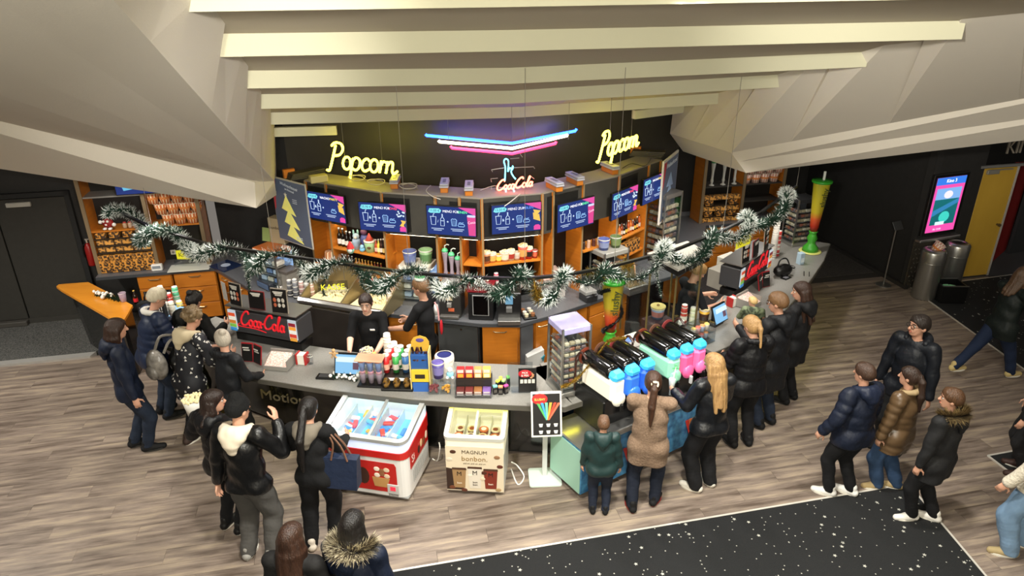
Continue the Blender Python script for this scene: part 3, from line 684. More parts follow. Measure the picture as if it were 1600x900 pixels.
for j, (x0, y0, x1, y1, price, h1, h2, hc_, food, conj, tub) in enumerate(scr):
    dep = -0.10 if j < 6 else -0.13
    f = facet_px((x0 + x1) / 2, (y0 + y1) / 2 + 2, dep); i, k, q, an, ln = f
    p, an, ln = on_facet(i, k, dep); W_, H_ = 0.66, 0.385
    t = thing('menu_screen', names[j], 'screen', (p.x, p.y, q.z), an, 'menu screens on the fascia')
    fr = M().box((0, 0.02, 0), (W_ + 0.02, 0.04, H_ + 0.02), b=.004).build('casing', black, t)
    M().box((0, 0.065, 0), (0.2, 0.06, 0.12)).build('wall_bracket', blackm, t)
    dp = M().rect(-W_ / 2, -H_ / 2, W_ / 2, H_ / 2, -0.003).build('display', NAVY, t)
    M().plate([(-0.31, .115), (-0.29, .16), (-0.16, .165), (-0.13, .14), (-0.15, .105), (-0.28, .10)], -0.0045).build('price_badge', E('7fe3ee', 0.9), dp)
    text(dp, price, 0.045, (-0.22, -0.006, 0.133), E('163a6b', 0.9))
    text(dp, h1, 0.046, (0.0, -0.006, 0.13), E('f6f8ff', 1.1)); text(dp, h2, 0.046, (0.155, -0.006, 0.13), E(wcols[hc_], 1.1))
    M().plate([(0.10, H_ / 2), (0.33, H_ / 2), (0.33, 0.09)], -0.0040).build('corner_ribbon', E('d8459a', 0.95), dp)
    ic = M(); line_art(ic, [(-.28, .05), (-.27, -.06), (-.215, -.06), (-.205, .05), (-.285, .05)]); line_art(ic, [(-.245, .05), (-.24, .085), (-.225, .095)])
    line_art(ic, [(-.125, .09), (-.125, .05), (-.145, .02), (-.145, -.07), (-.095, -.07), (-.095, .02), (-.115, .05), (-.115, .09), (-.125, .09)]); line_art(ic, [(-.14, 0), (-.1, 0)])
    line_art(ic, [(-.06, -.01), (-.035, -.01)]); line_art(ic, [(-.0475, -.023), (-.0475, .003)])
    ic.build('drink_icons', E('cfe6ff', 1.0), dp); text(dp, conj, 0.05, (-0.18, -0.006, -0.01), E('cfe6ff', 1.0))
    ic2 = M()
    if tub:
        line_art(ic2, [(.0, .02), (.01, -.06), (.065, -.06), (.075, .02), (.055, .035), (.035, .03), (.015, .035), (.0, .02)])
        for q2 in (.02, .037, .055): line_art(ic2, [(q2, .015), (q2, -.055)], 0.002)
    line_art(ic2, [(.09, -.05), (.10, -.03), (.17, -.03), (.18, -.05), (.17, -.065), (.10, -.065), (.09, -.05)]); line_art(ic2, [(.1, -.02), (.12, -.01), (.14, -.018), (.165, -.008)])
    ic2.build('snack_icons', E('9fd0ff', 1.0), dp)
    cp = M()
    for (cx_, cw, z_) in ((-.19, .085, -.11), (-.19, .055, -.132), (.08, .09, -.105), (.08, .07, -.127)): cp.rect(cx_ - cw, z_ - .006, cx_ + cw, z_ + .006, -0.0045, .001)
    tag(cp.build('caption_lines', E('b9cdf0', 0.7), dp), kind='stuff')
    fd = M()
    if food == 'cup':
        fd.plate([(.215, .085), (.33, .085), (.325, -.18), (.235, -.18)], -0.0048).build('cup_picture', E('d23a86', 0.95), dp)
        M().plate([(.215, .085), (.225, .10), (.32, .10), (.33, .085), (.32, .07), (.225, .07)], -0.0055).build('cup_rim', E('cfd6f5', 0.9), dp)
        text(dp, 'Coca', 0.05, (.275, -0.0065, 0.0), E('ffd7ea', 1.0), rx=math.pi / 2, ry=-0.2)
    else:
        for (cx_, cz_, r_, a_) in ((.27, .06, .06, .3), (.285, -.02, .06, 1.2), (.25, .02, .05, 2.2)) if food == 'nacho' else ((.29, -.05, .045, .4), (.27, -.09, .04, 1.4)):
            fd.plate([(min(.33, cx_ + r_ * math.cos(a_ + q2 * 2.1)), cz_ + r_ * math.sin(a_ + q2 * 2.1)) for q2 in range(3)], -0.0046 - 0.01 * r_)
        fd.build('nacho_picture', E('eab84e', 1.0), dp)
        if food == 'mix':
            pc = M(); rr = random.Random(4)
            for _ in range(12): pc.ball((rr.uniform(.2, .32), -0.004, rr.uniform(.02, .1)), .012, 6)
            pc.build('popcorn_picture', E('cfe4f2', 0.9), dp)
        M().plate([(.235, -.18), (.235, -.13), (.26, -.11), (.30, -.11), (.325, -.13), (.325, -.18)], -0.0056).build('offer_bubble', E('e03c98', 0.95), dp)
# ================================================================== POSTERS
def poster(label, x0, x1, yl, yr, z0, z1, lean, loc=None, an=None, w_=None):
    t = thing('poster', label, 'poster', loc, an); 
    return t
pl, pr = on_facet(0, 0.0, -0.06), None
p, an, ln = on_facet(0, 0.13, -0.07)
a_, b_ = KY(434, 330, 9.75), KY(482, 330, 9.30)
c_ = (a_ + b_) / 2; an = math.atan2(b_.y - a_.y, b_.x - a_.x); wd = (b_ - a_).length
t = thing('poster', 'grey christmas poster with a nacho chip tree left of the screens', 'poster', (c_.x, c_.y, 2.12), an)
M().box((0, 0.012, 0), (wd + 0.03, 0.02, 0.95), b=.004).build('frame', C('b6b2a6', 0.4), t)
sh = M().rect(-wd / 2, -0.455, wd / 2, 0.455, -0.002).build('sheet', mat('poster_slate', srgb('4b5260'), 0.5, emit=srgb('4b5260'), es=0.25), t)
M().plate([(-wd / 2, .455), (-wd / 2 + .09, .455), (-wd / 2 + .03, .02), (-wd / 2, -.02)], -0.004).build('red_band', C('c8414c', 0.5), sh)
for k in range(3): M().plate([(-.21 + .02 * k, .03 - k * .2), (.10 + .05 * k, -.04 - k * .2), (-.08 + .02 * k, .24 - k * .2)], -0.006 + 0.0015 * k).build('nacho_print', mat('nacho_print', srgb('dcd06a'), 0.5, emit=srgb('dcd06a'), es=0.3, var=(12, srgb('c3c878'))), sh)
m = M(); m.plate([(-.08 + .04 * (1 if q % 2 == 0 else .4) * math.sin(q * math.pi / 5), .25 + .035 * (1 if q % 2 == 0 else .4) * math.cos(q * math.pi / 5)) for q in range(10)], -0.0085); m.build('star_print', C('f2efd8', 0.5), sh)
text(sh, 'Weihnachtszeit', 0.062, (0.01, -0.004, .385), C('dfe8f2', 0.5), shear=0.3, rx=math.pi / 2, ry=0.12); text(sh, 'im Kinosaal', 0.044, (0.02, -0.004, .325), C('dfe8f2', 0.5), ry=0.12)
cp = M()
for z_ in (.2, .175, .15): cp.rect(.06, z_, .16, z_ + .01, -0.004, .001)
for z_ in (-.36, -.385): cp.rect(.04, z_, .18, z_ + .01, -0.004, .001)
tag(cp.build('caption_lines', C('c9d2dc', 0.5), sh), kind='stuff')
# right poster, white glowing frame, seen at a slant
a_, b_ = KY(1037, 300, 10.35), KY(1056, 300, 11.05); c_ = (a_ + b_) / 2; an = math.atan2(b_.y - a_.y, b_.x - a_.x); wd = (b_ - a_).length
t = thing('poster', 'white framed christmas poster seen at a slant right of the screens', 'poster', (c_.x, c_.y, 2.12), an)
M().box((0, 0.012, 0), (wd + 0.05, 0.03, 1.0), b=.004).build('frame', C('e8e4da', 0.4), t)
sh = M().rect(-wd / 2, -0.46, wd / 2, 0.46, -0.006).build('sheet', MATS['poster_slate'], t)
M().plate([(-wd / 2, .46), (-wd / 2 + .14, .46), (-wd / 2 + .03, .1), (-wd / 2, .05)], -0.008).build('red_band', C('c8414c', 0.5), sh)
for k in range(3): M().plate([(-.2, .05 - k * .17), (.2, .0 - k * .17), (0.02, .24 - k * .17)], -0.010 + 0.001 * k).build('nacho_print', C('a9c3ea', 0.5), sh)
text(sh, 'Weihnachtszeit', 0.1, (0.03, -0.008, .38), C('dfe8f2', 0.5), shear=0.3)
# ================================================================== generic item builder
ORD = ('first', 'second', 'third', 'fourth', 'fifth', 'sixth', 'seventh', 'eighth', 'ninth', 'tenth', 'eleventh', 'twelfth')
def item(name, label, cat, loc, rz, parts, group=None):
    if len(parts) == 1:
        p = parts[0]; o = p[1].build(name, p[2], None, loc, rz, smooth=len(p) > 3); return tag(o, label, cat, group)
    t = thing(name, label, cat, loc, rz, group)
    for p in parts: p[1].build(p[0], p[2], t, smooth=len(p) > 3)
    return t
# ================================================================== NEON
def circ(cx, cz, rx, rz_, a0=0.0, a1=6.4, n=12): return [(cx + rx * math.cos(a0 + (a1 - a0) * i / n), cz + rz_ * math.sin(a0 + (a1 - a0) * i / n)) for i in range(n + 1)]
GLY = {
 'P': (1.0, [[(-.2, -.15), (-.02, -.22), (.12, .1), (.42, 1.55)], [(.1, 1.5), (.35, 1.72), (.8, 1.7), (1.0, 1.35), (.78, .95), (.36, .85)]]),
 'o': (.74, [circ(.36, .42, .3, .42)]),
 'p': (.74, [[(.1, .8), (.02, .3), (-.06, -.62)], [(.06, .6), (.3, .85), (.6, .7), (.6, .25), (.35, .0), (.06, .1)]]),
 'c': (.62, [[(.62, .68), (.4, .85), (.1, .6), (.08, .2), (.3, .0), (.66, .18)]]),
 'r': (.5, [[(.12, .8), (.1, .3), (.06, 0)], [(.1, .45), (.28, .75), (.5, .72)]]),
 'n': (.85, [[(.1, .8), (.08, .3), (.04, 0)], [(.08, .45), (.3, .78), (.5, .68), (.5, .2), (.62, .0), (.9, .22)]]),
 'C': (1.35, [[(1.35, 1.55), (1.2, 1.9), (.75, 1.8), (.25, 1.1), (.15, .45), (.45, .05), (.95, .12), (1.35, .45)]]),
 'a': (.75, [circ(.32, .42, .27, .42), [(.62, .85), (.58, .2), (.8, .05)]]),
 'l': (.5, [[(-.05, .3), (.35, 1.3), (.5, 1.85), (.32, 1.75), (.14, .4), (.25, .02), (.55, .2)]]),
 '-': (.35, [[(.0, .55), (.3, .6)]])}
def script_strokes(s, shear=0.18):
    x = 0; out = []
    for ch in s:
        w_, st = GLY[ch]
        for p in st: out.append([(x + q[0] + shear * q[1], q[1]) for q in p])
        x += w_
    return out, x
def neon_script(t, s, A, B, colm, r, name='tube', lift=(0, 0, 0)):
    st, wd = script_strokes(s); sc = (B - A).length / wd; d = (B - A).normalized()
    for p in st:
        pts = spline([A + d * (q[0] * sc) + Vector((0, 0, q[1] * sc)) for q in p], 4); M().tube([x - Vector(t.location) for x in pts], r, 6).build(name, colm, t, smooth=True)
ylw = mat('neon_yellow', (0.9, 0.9, 0.2), 0.4, emit=(1.0, 0.86, 0.06), es=7.0)
for A, B, lab in ((KY(517, 258, 9.75), KY(622, 268, 9.35), 'yellow neon lettering hanging on the left of the bar'), (KY(938, 250, 9.6), KY(1000, 228, 10.4), 'yellow neon lettering hanging on the right of the bar')):
    B.z = A.z; t = thing('neon_sign', lab, 'neon sign', A.lerp(B, .5), 0, 'yellow neon letterings'); neon_script(t, 'Popcorn', A, B, ylw, 0.017)
    M().tube([(B - A) * -.3 + Vector((0, 0.02, 0.1)), (B - A) * .35 + Vector((0, 0.02, 0.1))], 0.006, 5).build('carrier_rail', blackm, t)
    for k in (-.25, .3): M().tube([(B - A) * k + Vector((0, 0.02, 0.1)), (B - A) * k + Vector((0, 0.02, 0.9))], 0.003, 4).build('wire', C('77736a', 0.4), t)
t = thing('neon_sign', 'three nested neon tubes in blue, white and red forming a wide chevron', 'neon sign', KY(803, 225, 9.95))
for nm, pts, colm in (('blue_tube', [(668, 208), (670, 210), (803, 224), (902, 206), (904, 203)], mat('neon_blue', (0.1, 0.3, 1), 0.4, emit=(0.012, 0.06, 1.0), es=12)),
                      ('white_tube', [(688, 218), (690, 220), (803, 232), (889, 213), (890, 211)], mat('neon_white', (1, 1, .9), 0.4, emit=(1, 0.85, 0.55), es=7)),
                      ('red_tube', [(707, 227), (709, 230), (803, 240), (871, 225), (872, 222)], mat('neon_red', (1, .1, .2), 0.4, emit=(1.0, 0.025, 0.09), es=5))):
    P = [KY(x, y, 9.95 + (0.2 if x < 720 else 0.0 if x < 850 else 0.65 * (x - 803) / 100)) - Vector(t.location) for x, y in pts]
    M().tube(P, 0.021, 8).build(nm, colm, t, smooth=True)
for k in (-.9, 0.0, .8): M().tube([(k, 0.03, 0.05), (k, 0.03, 0.65)], 0.003, 4).build('wire', C('77736a', 0.4), t)
# cola neon
YN = 9.0
t = thing('neon_sign', 'red and cyan neon cola sign with a bottle standing on the wall unit', 'neon sign', KY(805, 301, YN))
A, B = KY(777, 298, YN), KY(834, 291, YN); t0 = Vector(t.location)
neon_script(t, 'CocaCola', A, B, mat('neon_cola', (1, .3, .2), 0.4, emit=(1.0, 0.13, 0.07), es=6), 0.011, 'red_tube')
cy = mat('neon_cyan', (.3, .9, 1), 0.4, emit=(0.10, 0.75, 1.0), es=4)
for pts in ([(791, 282), (792, 262), (790, 252), (793, 248), (797, 252), (796, 268), (799, 262), (803, 265), (804, 259), (801, 268), (804, 275), (808, 280)], [(793, 294), (792, 302)], [(804, 295), (806, 302)], [(788, 304), (795, 306), (808, 305), (809, 302), (799, 301), (788, 304)]):
    M().tube([p - t0 for p in spline([KY(x, y, YN) for x, y in pts], 3)], 0.009, 6).build('cyan_tube', cy, t, smooth=True)
for pts in ([(772, 268), (770, 265), (790, 262)], [(805, 262), (836, 261), (838, 264)], [(770, 284), (769, 279), (780, 278)], [(800, 248), (814, 247)], [(815, 240), (819, 246)], [(832, 276), (837, 280)], [(770, 296), (770, 292)]):
    M().tube([KY(x, y, YN + .03) - t0 for x, y in pts], 0.005, 5).build('wire_bracket', C('c9c4bc', 0.35, metal=.5), t)
M().box((0, 0.02, -0.03), (0.3, 0.12, 0.03)).build('base', black, t)
# ================================================================== HANGING RAIL WITH GARLAND
railpx = [(180, 322), (240, 352), (330, 380), (430, 396), (520, 410), (640, 428), (740, 437), (820, 440), (890, 434), (960, 421), (1060, 396), (1130, 368), (1190, 340), (1246, 300)]
RZ = 2.2
rp = [K(x, y, RZ) for x, y in railpx]
rail = thing('light_rail', 'black rail hung on wires above the bar, carrying the garland', 'rail', rp[0])
for a, b in zip(rp[:-1], rp[1:]):
    d = b - a; M().box(((a + b) / 2 - rp[0] + Vector((0, 0, 0.03))), (d.length + .01, 0.035, 0.03), rz=math.atan2(d.y, d.x)).build('rail_section', black, rail)
for k in (1, 3, 5, 7, 9, 11, 13):
    s_, t_ = ST(rp[k]); top_ = zc(t_) + .1 if t_ < 4 and abs(s_) < 3.2 else 3.3
    M().tube([rp[k] - rp[0] + Vector((0, 0, .04)), rp[k] - rp[0] + Vector((0, 0, top_ - RZ))], 0.003, 4).build('wire', C('8a857b', 0.4), rail)
def needles(m, pts, rad, per_m, rr, white_at, L0=0.55, wdt=0.005):
    """tinsel: thin tapered needles all round a path"""
    tot = 0.0
    for a, b in zip(pts[:-1], pts[1:]):
        ln = (b - a).length; d = (b - a).normalized() if ln > 0 else Vector((1, 0, 0)); n = int(ln * per_m + rr.random())
        for _ in range(n):
            k = rr.random(); c = a + (b - a) * k; v = Vector((rr.gauss(0, 1), rr.gauss(0, 1), rr.gauss(0, 1))); v -= d * v.dot(d) * .7; v.normalize()
            r = rad * rr.uniform(L0, 1.0); sd = v.cross(d); 
            if sd.length < .01: continue
            sd.normalize(); u = tot + ln * k; w_ = white_at(u, rr)
            mid = c + v * (r * .55); m.put([c - sd * wdt, c + sd * wdt, mid + sd * wdt, mid - sd * wdt], [(0, 1, 2, 3)], 0)
            m.put([mid - sd * wdt * 1.2, mid + sd * wdt * 1.2, c + v * r], [(0, 1, 2)], w_)
        tot += ln
gg = mat('fir_green', srgb('1d3a2a'), 0.6); gw = mat('frosted_tip', srgb('d7dcd6'), 0.45); gd = mat('gold_tinsel', srgb('b99a45'), 0.25, metal=0.8); gs = mat('silver_tinsel', srgb('b9b9b4'), 0.22, metal=0.8)
rr = random.Random(5)
path = []; n = 0; fine = spline(rp, 12)
for i, p in enumerate(fine):
    a = i * 0.55; am = 0.10 + 0.04 * math.sin(i * .23)
    d = (fine[min(i + 1, len(fine) - 1)] - fine[max(i - 1, 0)]).normalized(); sd = d.cross(Vector((0, 0, 1)))
    path.append(p + sd * (am * math.cos(a)) + Vector((0, 0, am * math.sin(a) - 0.02 - 0.07 * abs(math.sin(i * .19)))))
path = spline(path, 2)
g = thing('garland', 'frosted fir garland wound around the long hanging rail', 'garland', rp[0]); gp = [p - rp[0] for p in path]
m = M(); needles(m, gp, 0.14, 1150, rr, lambda u, q: 1 if q.random() < 0.52 + 0.30 * math.sin(u * 3.1) else 0)
tag(m.build('needles', [gg, gw], g), kind='stuff'); M().tube(gp, 0.012, 5).build('core', gg, g)
# loose ends, loops and a wreath hanging from the rail
def loop(label, pts, rad=0.06, mats=(gg, gw), dens=700, nm='garland', wf=.45, cat='garland', core=gg):
    P = spline(pts, 6); o = P[0].copy(); t = thing(nm, label, cat, o); q = [p - o for p in P]; m = M(); needles(m, q, rad, dens, rr, lambda u, r2: 1 if r2.random() < wf else 0)
    tag(m.build('needles', list(mats), t), kind='stuff'); M().tube(q, 0.008, 5).build('core', core, t); return t
loop('fir garland end hanging beside the yellow cash desk sign', [K(510, 412, 2.18), K(508, 430, 2.0), K(503, 445, 1.9), K(508, 458, 1.8)], .07)
wp = K(583, 440, 2.05); loop('round fir wreath hanging from the rail behind the serving woman', [wp + Vector((.13 * math.cos(a * .7), .02, .13 * math.sin(a * .7))) for a in range(10)], .05, nm='wreath', cat='wreath', wf=.15)
item('bauble', 'red cone ornament inside the round fir wreath', 'ornament', wp + Vector((0, 0, -.05)), 0, [('cone', M().lathe([(.035, 0), (.02, .08), (.008, .12)]), C('c2452f', .4)), ('cap', M().cyl((0, 0, .12), .01, .015), C('d7cfae', .4))])
loop('frosted garland end hanging down left of the yellow cash desk sign on the left', [K(385, 400, 2.15), K(388, 430, 1.85), K(390, 448, 1.72)], .055)
loop('white frosted garland strand hanging at the glass booth', [K(1030, 402, 2.15), K(1026, 425, 1.95), K(1030, 452, 1.75), K(1034, 468, 1.65)], .05, wf=.6)
loop('gold tinsel bunch on the rail above the sweets tower', [K(835, 440, 2.2), K(838, 455, 2.1), K(842, 470, 2.0), K(836, 450, 2.15)], .10, (gd, gd), 600, 'tinsel', cat='tinsel', core=gd)
loop('gold tinsel bunch on the rail left of the slush cup lid', [K(915, 425, 2.2), K(930, 430, 2.18), K(945, 440, 2.1)], .10, (gd, gd), 600, 'tinsel', cat='tinsel', core=gd)
loop('gold tinsel bunch on the rail right of the slush cup lid', [K(972, 415, 2.2), K(985, 418, 2.15), K(993, 410, 2.2)], .09, (gd, gd), 600, 'tinsel', cat='tinsel', core=gd)
loop('silver tinsel loops along the rail above the coffee machines', [K(745, 437, 2.25), K(770, 452, 2.1), K(795, 448, 2.15), K(812, 430, 2.25), K(825, 448, 2.1), K(850, 445, 2.15), K(880, 440, 2.15)], .06, (gs, gw), 800, 'tinsel', cat='tinsel', wf=.6, core=gg)
# gold garland slung over the sweets tower
loop('gold tinsel chain slung down the corner of the sweets tower', [K(975, 530, 1.55), K(950, 535, 1.6), K(935, 552, 1.5), K(920, 570, 1.4), K(905, 588, 1.3), K(890, 600, 1.2), K(875, 606, 1.2)], .035, (gd, gd), 1100, 'tinsel', cat='tinsel', core=gd)
# yellow cash desk signs
yac = mat('yellow_acrylic', srgb('c9c21c'), 0.3, emit=srgb('e8e23a'), es=0.35, alpha=0.85)
for (x, y, lab, an, dark) in ((520, 445, 'yellow edged cash desk sign hanging above the popcorn warmer', -.1, 1), (296, 398, 'glowing yellow cash desk sign on the left back counter', -.2, 0), (1163, 382, 'yellow cash desk sign hanging on the right rail', .5, 0)):
    z = 1.95 if dark or x > 800 else WZ + .18; p = K(x, y, z) if dark or x > 800 else K(x, 408, WZ) + Vector((0, 0, .18)); t = thing('cash_desk_sign', lab, 'sign', p, an + YAW)
    b = M().box((0, 0.004, 0), (.34, .008, .15), b=.003).build('panel', acrylic if dark else yac, t)
    text(b, 'KASSE', .10, (0, -.004, .0), mat('sign_yellow', srgb('d8d23a'), .4, emit=srgb('e2dc30'), es=.5) if dark else C('8f8a1c', .5), ext=.003)
    for k in (-.14, .14): M().tube([(k, 0, .075), (k, 0, .2 if dark else .1)], .003, 4).build('hook', steel, t)
    if not dark and x < 800: M().box((0, 0, -.12), (.4, .14, .12), b=.01).build('acrylic_holder', acrylic, t)
# Father Christmas and small ornaments on the rail
for (x, y, lab) in ((549, 392, 'small red capped christmas figure standing on the rail'), (626, 455, 'green elf hat ornament hanging from the rail')):
    p = K(x, y, 2.25 if x < 600 else 2.0)
    if x < 600: item('christmas_figure', lab, 'ornament', p, 0, [('body', M().ball((0, 0, .04), (.045, .04, .05)), C('7fb09a', .7), 1), ('hat', M().lathe([(.045, .06), (.03, .1), (.008, .14)]), C('b51f1c', .7)), ('beard', M().ball((0, -.035, .04), (.025, .015, .025)), white, 1)])
# ================================================================== LEFT NACHO CABINET / RIGHT CABINETS
def striped(name, c1, c2, n=10, flip=False):
    if name in MATS: return MATS[name]
    m = bpy.data.materials.new(name); m.use_nodes = True; N = m.node_tree.nodes; K2 = m.node_tree.links; b = N['Principled BSDF']; b.inputs['Roughness'].default_value = .6
    tc = N.new('ShaderNodeTexCoord'); sp = N.new('ShaderNodeSeparateXYZ'); K2.new(tc.outputs['Object'], sp.inputs[0])
    at = N.new('ShaderNodeMath'); at.operation = 'ARCTAN2'; K2.new(sp.outputs[1], at.inputs[0]); K2.new(sp.outputs[0], at.inputs[1])
    mu = N.new('ShaderNodeMath'); mu.operation = 'MULTIPLY'; mu.inputs[1].default_value = n; K2.new(at.outputs[0], mu.inputs[0])
    si = N.new('ShaderNodeMath'); si.operation = 'SINE'; K2.new(mu.outputs[0], si.inputs[0])
    r = N.new('ShaderNodeValToRGB'); r.color_ramp.interpolation = 'CONSTANT'; r.color_ramp.elements[0].color = (*srgb(c1), 1); r.color_ramp.elements[1].color = (*srgb(c2), 1); r.color_ramp.elements[1].position = .45
    K2.new(si.outputs[0], r.inputs[0]); K2.new(r.outputs[0], b.inputs['Base Color']); MATS[name] = m; return m
tubm = striped('popcorn_tub_stripes', 'c96a33', 'efd9b0', 11); tubr = striped('popcorn_tub_red', 'c98f80', 'eee0cc', 11)
nachom = mat('nacho_box_print', srgb('e29b41'), .5, var=(26, srgb('3a2b20'), None, .06)); nachod = mat('nacho_tray_print', srgb('4a3526'), .5, var=(22, srgb('e8a851'), None, .07))
def tub(r=.093, h=.165): return M().lathe([(r * .74, 0), (r, h), (r * .95, h), (r * .7, .012)], n=16)
tub_mesh = tub().mesh('paper', tubm, True); tub_mesh_r = tub().mesh('paper', tubr, True); rim_mesh = M().lathe([(.095, .162), (.099, .169), (.092, .169)], n=16, cap=False).mesh('rim', C('e9dcc4', .6), True)
band_mesh = M().lathe([(.0815, .07), (.0865, .105)], n=16, cap=False).mesh('brand_band', C('d8843f', .6), True)
def ptub(label, loc, rz, me, group, rx=0.0):
    t = thing('popcorn_tub', label, 'popcorn tub', loc, rz, group); t.rotation_euler = (rx, 0, rz); obj('paper', me, t); obj('rim', rim_mesh, t); obj('band', band_mesh, t); return t
def tall_cabinet(name, label, s0, s1, tf, nposts, zt, shelves, posts):
    t = thing(name, label, 'cabinet', L((s0 + s1) / 2, tf, WZ), YAW); w_ = s1 - s0
    for k in posts:
        x = -w_ / 2 + k * w_; o = M().box((x, .17, (zt - WZ) / 2), (.045, .38, zt - WZ)).build('upright', wood, t); M().box((x, -.03, (zt - WZ) / 2), (.055, .02, zt - WZ)).build('edge_strip', C('8d7a5e', .35, metal=.3), o)
    M().box((0, .37, (zt - WZ) / 2), (w_, .02, zt - WZ)).build('back_board', C('14110e', .6), t)
    for (k0, k1, z, mm) in shelves: M().box((-w_ / 2 + (k0 + k1) / 2 * w_, .16, z - WZ), ((k1 - k0) * w_, .34, .022)).build('shelf', mm, t)
    return t
lw = 6.0 - 4.36
lc = tall_cabinet('nacho_cabinet', 'open wooden wall cabinet with nacho boxes and popcorn tubs on the left', -6.0, -4.36, 5.36, 3, 2.62, [(.0, .52, 1.62, wood), (.52, .97, 1.64, wood), (0, .5, 2.16, C('8d8b86', .4))], (.0, .52, .98))
def lcp(k, z, dep=.12): return L(-6.0 + k * lw, 5.36 + dep, z)
nb = M().box((0, 0, .045), (.15, .1, .09), b=.006); nbm = nb.mesh('nacho_box', nachom)
nb2 = M().prism([(-.12, -.05), (.12, -.05), (.12, .05), (-.12, .05)], 0, .075); nb2m = nb2.mesh('nacho_tray', nachod)
for k in range(4): tag(obj('nacho_box', nbm, None, lcp(.08 + k * .118, 1.505, .04), YAW), ('first', 'second', 'third', 'fourth')[k] + ' small nacho box from the left in the top row under the shelf', 'box', 'nacho boxes in the left cabinet')
# inner shelf boards that carry the rows
for z in (1.50, 1.385, 1.27): M().box((-lw / 2 + .26 * lw, .16, z - WZ - .006), (.5 * lw, .34, .01)).build('thin_shelf', C('3a2d20', .6), lc)
for r_, z in enumerate((1.395, 1.28)):
    for k in range(3 if r_ else 2): tag(obj('nacho_tray', nb2m, None, lcp(.10 + k * .155, z, .06), YAW), 'black nacho tray box, %s in the %s row of the left cabinet' % (('leftmost', 'middle', 'rightmost')[k], 'lower' if r_ else 'upper'), 'box', 'black nacho trays in the left cabinet')
tag(M().box((0, 0, .04), (.2, .06, .08)).build('black_box', black, None, lcp(.42, 1.395, .02), YAW), 'plain black box between the nacho trays in the left cabinet', 'box')
for k in range(5): tag(obj('nacho_tray', M().box((0, 0, .14), (.155, .1, .28), b=.006).mesh('nacho_carton', nachom), None, lcp(.065 + k * .098, WZ + .005, .0), YAW), ORD[k] + ' tall orange nacho carton from the left standing on the back counter', 'box', 'nacho cartons in the left cabinet')
item('plush_toy', 'red round plush toy with white gloves on the left cabinet shelf', 'toy', lcp(.16, 1.635, .05), YAW - .2, [('body', M().ball((0, 0, .1), (.085, .06, .08), 12), C('8c1411', .6), 1), ('glove', M().ball((.1, -.02, .08), .03), white, 1), ('glove', M().ball((-.1, -.02, .12), .03), white, 1), ('eyes', M().ball((.03, -.055, .14), .02).ball((-.03, -.055, .14), .02), white, 1), ('shoe', M().ball((.04, -.04, .02), (.03, .04, .02)).ball((-.04, -.04, .02), (.03, .04, .02)), white, 1), ('letter', M().box((0, -.062, .09), (.03, .004, .025)), white)])
tag(M().box((0, 0, .01), (.3, .2, .02), b=.006).build('felt_mat', C('123021', .95), None, lcp(.2, 1.564, .06), YAW), 'dark green felt mat under the red plush toy', 'mat') if False else None
for k in range(5): item('snack_jar', ORD[k] + ' pale snack jar from the left behind the garland on the shelf', 'jar', lcp(.30 + k * .045, 1.635, .05), 0, [('jar', M().lathe([(.025, 0), (.03, .02), (.03, .07), (.02, .085)]), C(('b79a7a', 'c2a58a', 'a88f84', 'c9b28c', 'b08a70')[k], .4), 1), ('lid', M().cyl((0, 0, .085), .022, .015), C('b8433c', .5))], 'snack jars in the left cabinet')
for r_, (n_, z) in enumerate(((3, 1.653), (4, 1.825), (4, 1.997))):
    for k in range(n_): ptub('%s striped popcorn tub from the left in the %s row of the left cabinet' % (ORD[k], ('bottom', 'middle', 'top')[r_]), lcp(.60 + (k + (.5 if r_ == 1 else .0)) * .105 + (.1 if r_ == 0 else 0) - .01, z, .06), YAW + k, tub_mesh, 'popcorn tubs in the left cabinet')
# monitor high in the left cabinet
t = thing('television', 'flat television high above the left nacho cabinet', 'television', lcp(.56, 2.42, -.1), YAW)
M().box((0, .02, 0), (.8, .04, .46), b=.006).build('casing', black, t); dp = M().rect(-.385, -.215, .385, .215, -.003).build('display', NAVY, t)
M().plate([(-.3, -.08), (-.1, -.06), (.0, -.12), (-.28, -.16)], -.005).build('cup_picture', E('63b6d8', .9), dp); M().plate([(-.33, .02), (-.2, .06), (-.14, .0), (-.3, -.04)], -.005).build('hand_picture', E('d9a070', .8), dp)
M().rect(-.05, -.15, .2, -.12, -.005).build('caption_lines', E('d8ecf5', .9), dp); M().plate([(.2, -.12), (.36, -.14), (.3, -.19), (.2, -.19)], -.005).build('price_badge', E('e2572a', .9), dp)
item('payment_device', 'small white device on the left back counter', 'device', L(-5.15, 5.28, WZ), YAW, [('body', M().box((0, 0, .05), (.16, .08, .1), b=.01), white), ('screen', M().rect(-.06, .04, .06, .085, -.0425), C('8d949a', .3))])
item('wall_socket', 'white wall socket behind the left back counter', 'socket', lcp(.62, 1.08, .34), YAW, [('plate', M().box((0, 0, 0), (.08, .012, .08), b=.004), white), ('hole', M().cyl((0, -.006, 0), .02, .004, rx=math.pi / 2), C('8d8d8a'))])
item('acrylic_board', 'clear acrylic board lying on the left back counter', 'tray', K(297, 413, WZ) , YAW, [('board', M().box((0, 0.03, .008), (.62, .3, .014), b=.003), mat('milky', srgb('cfcfc4'), .2)),])
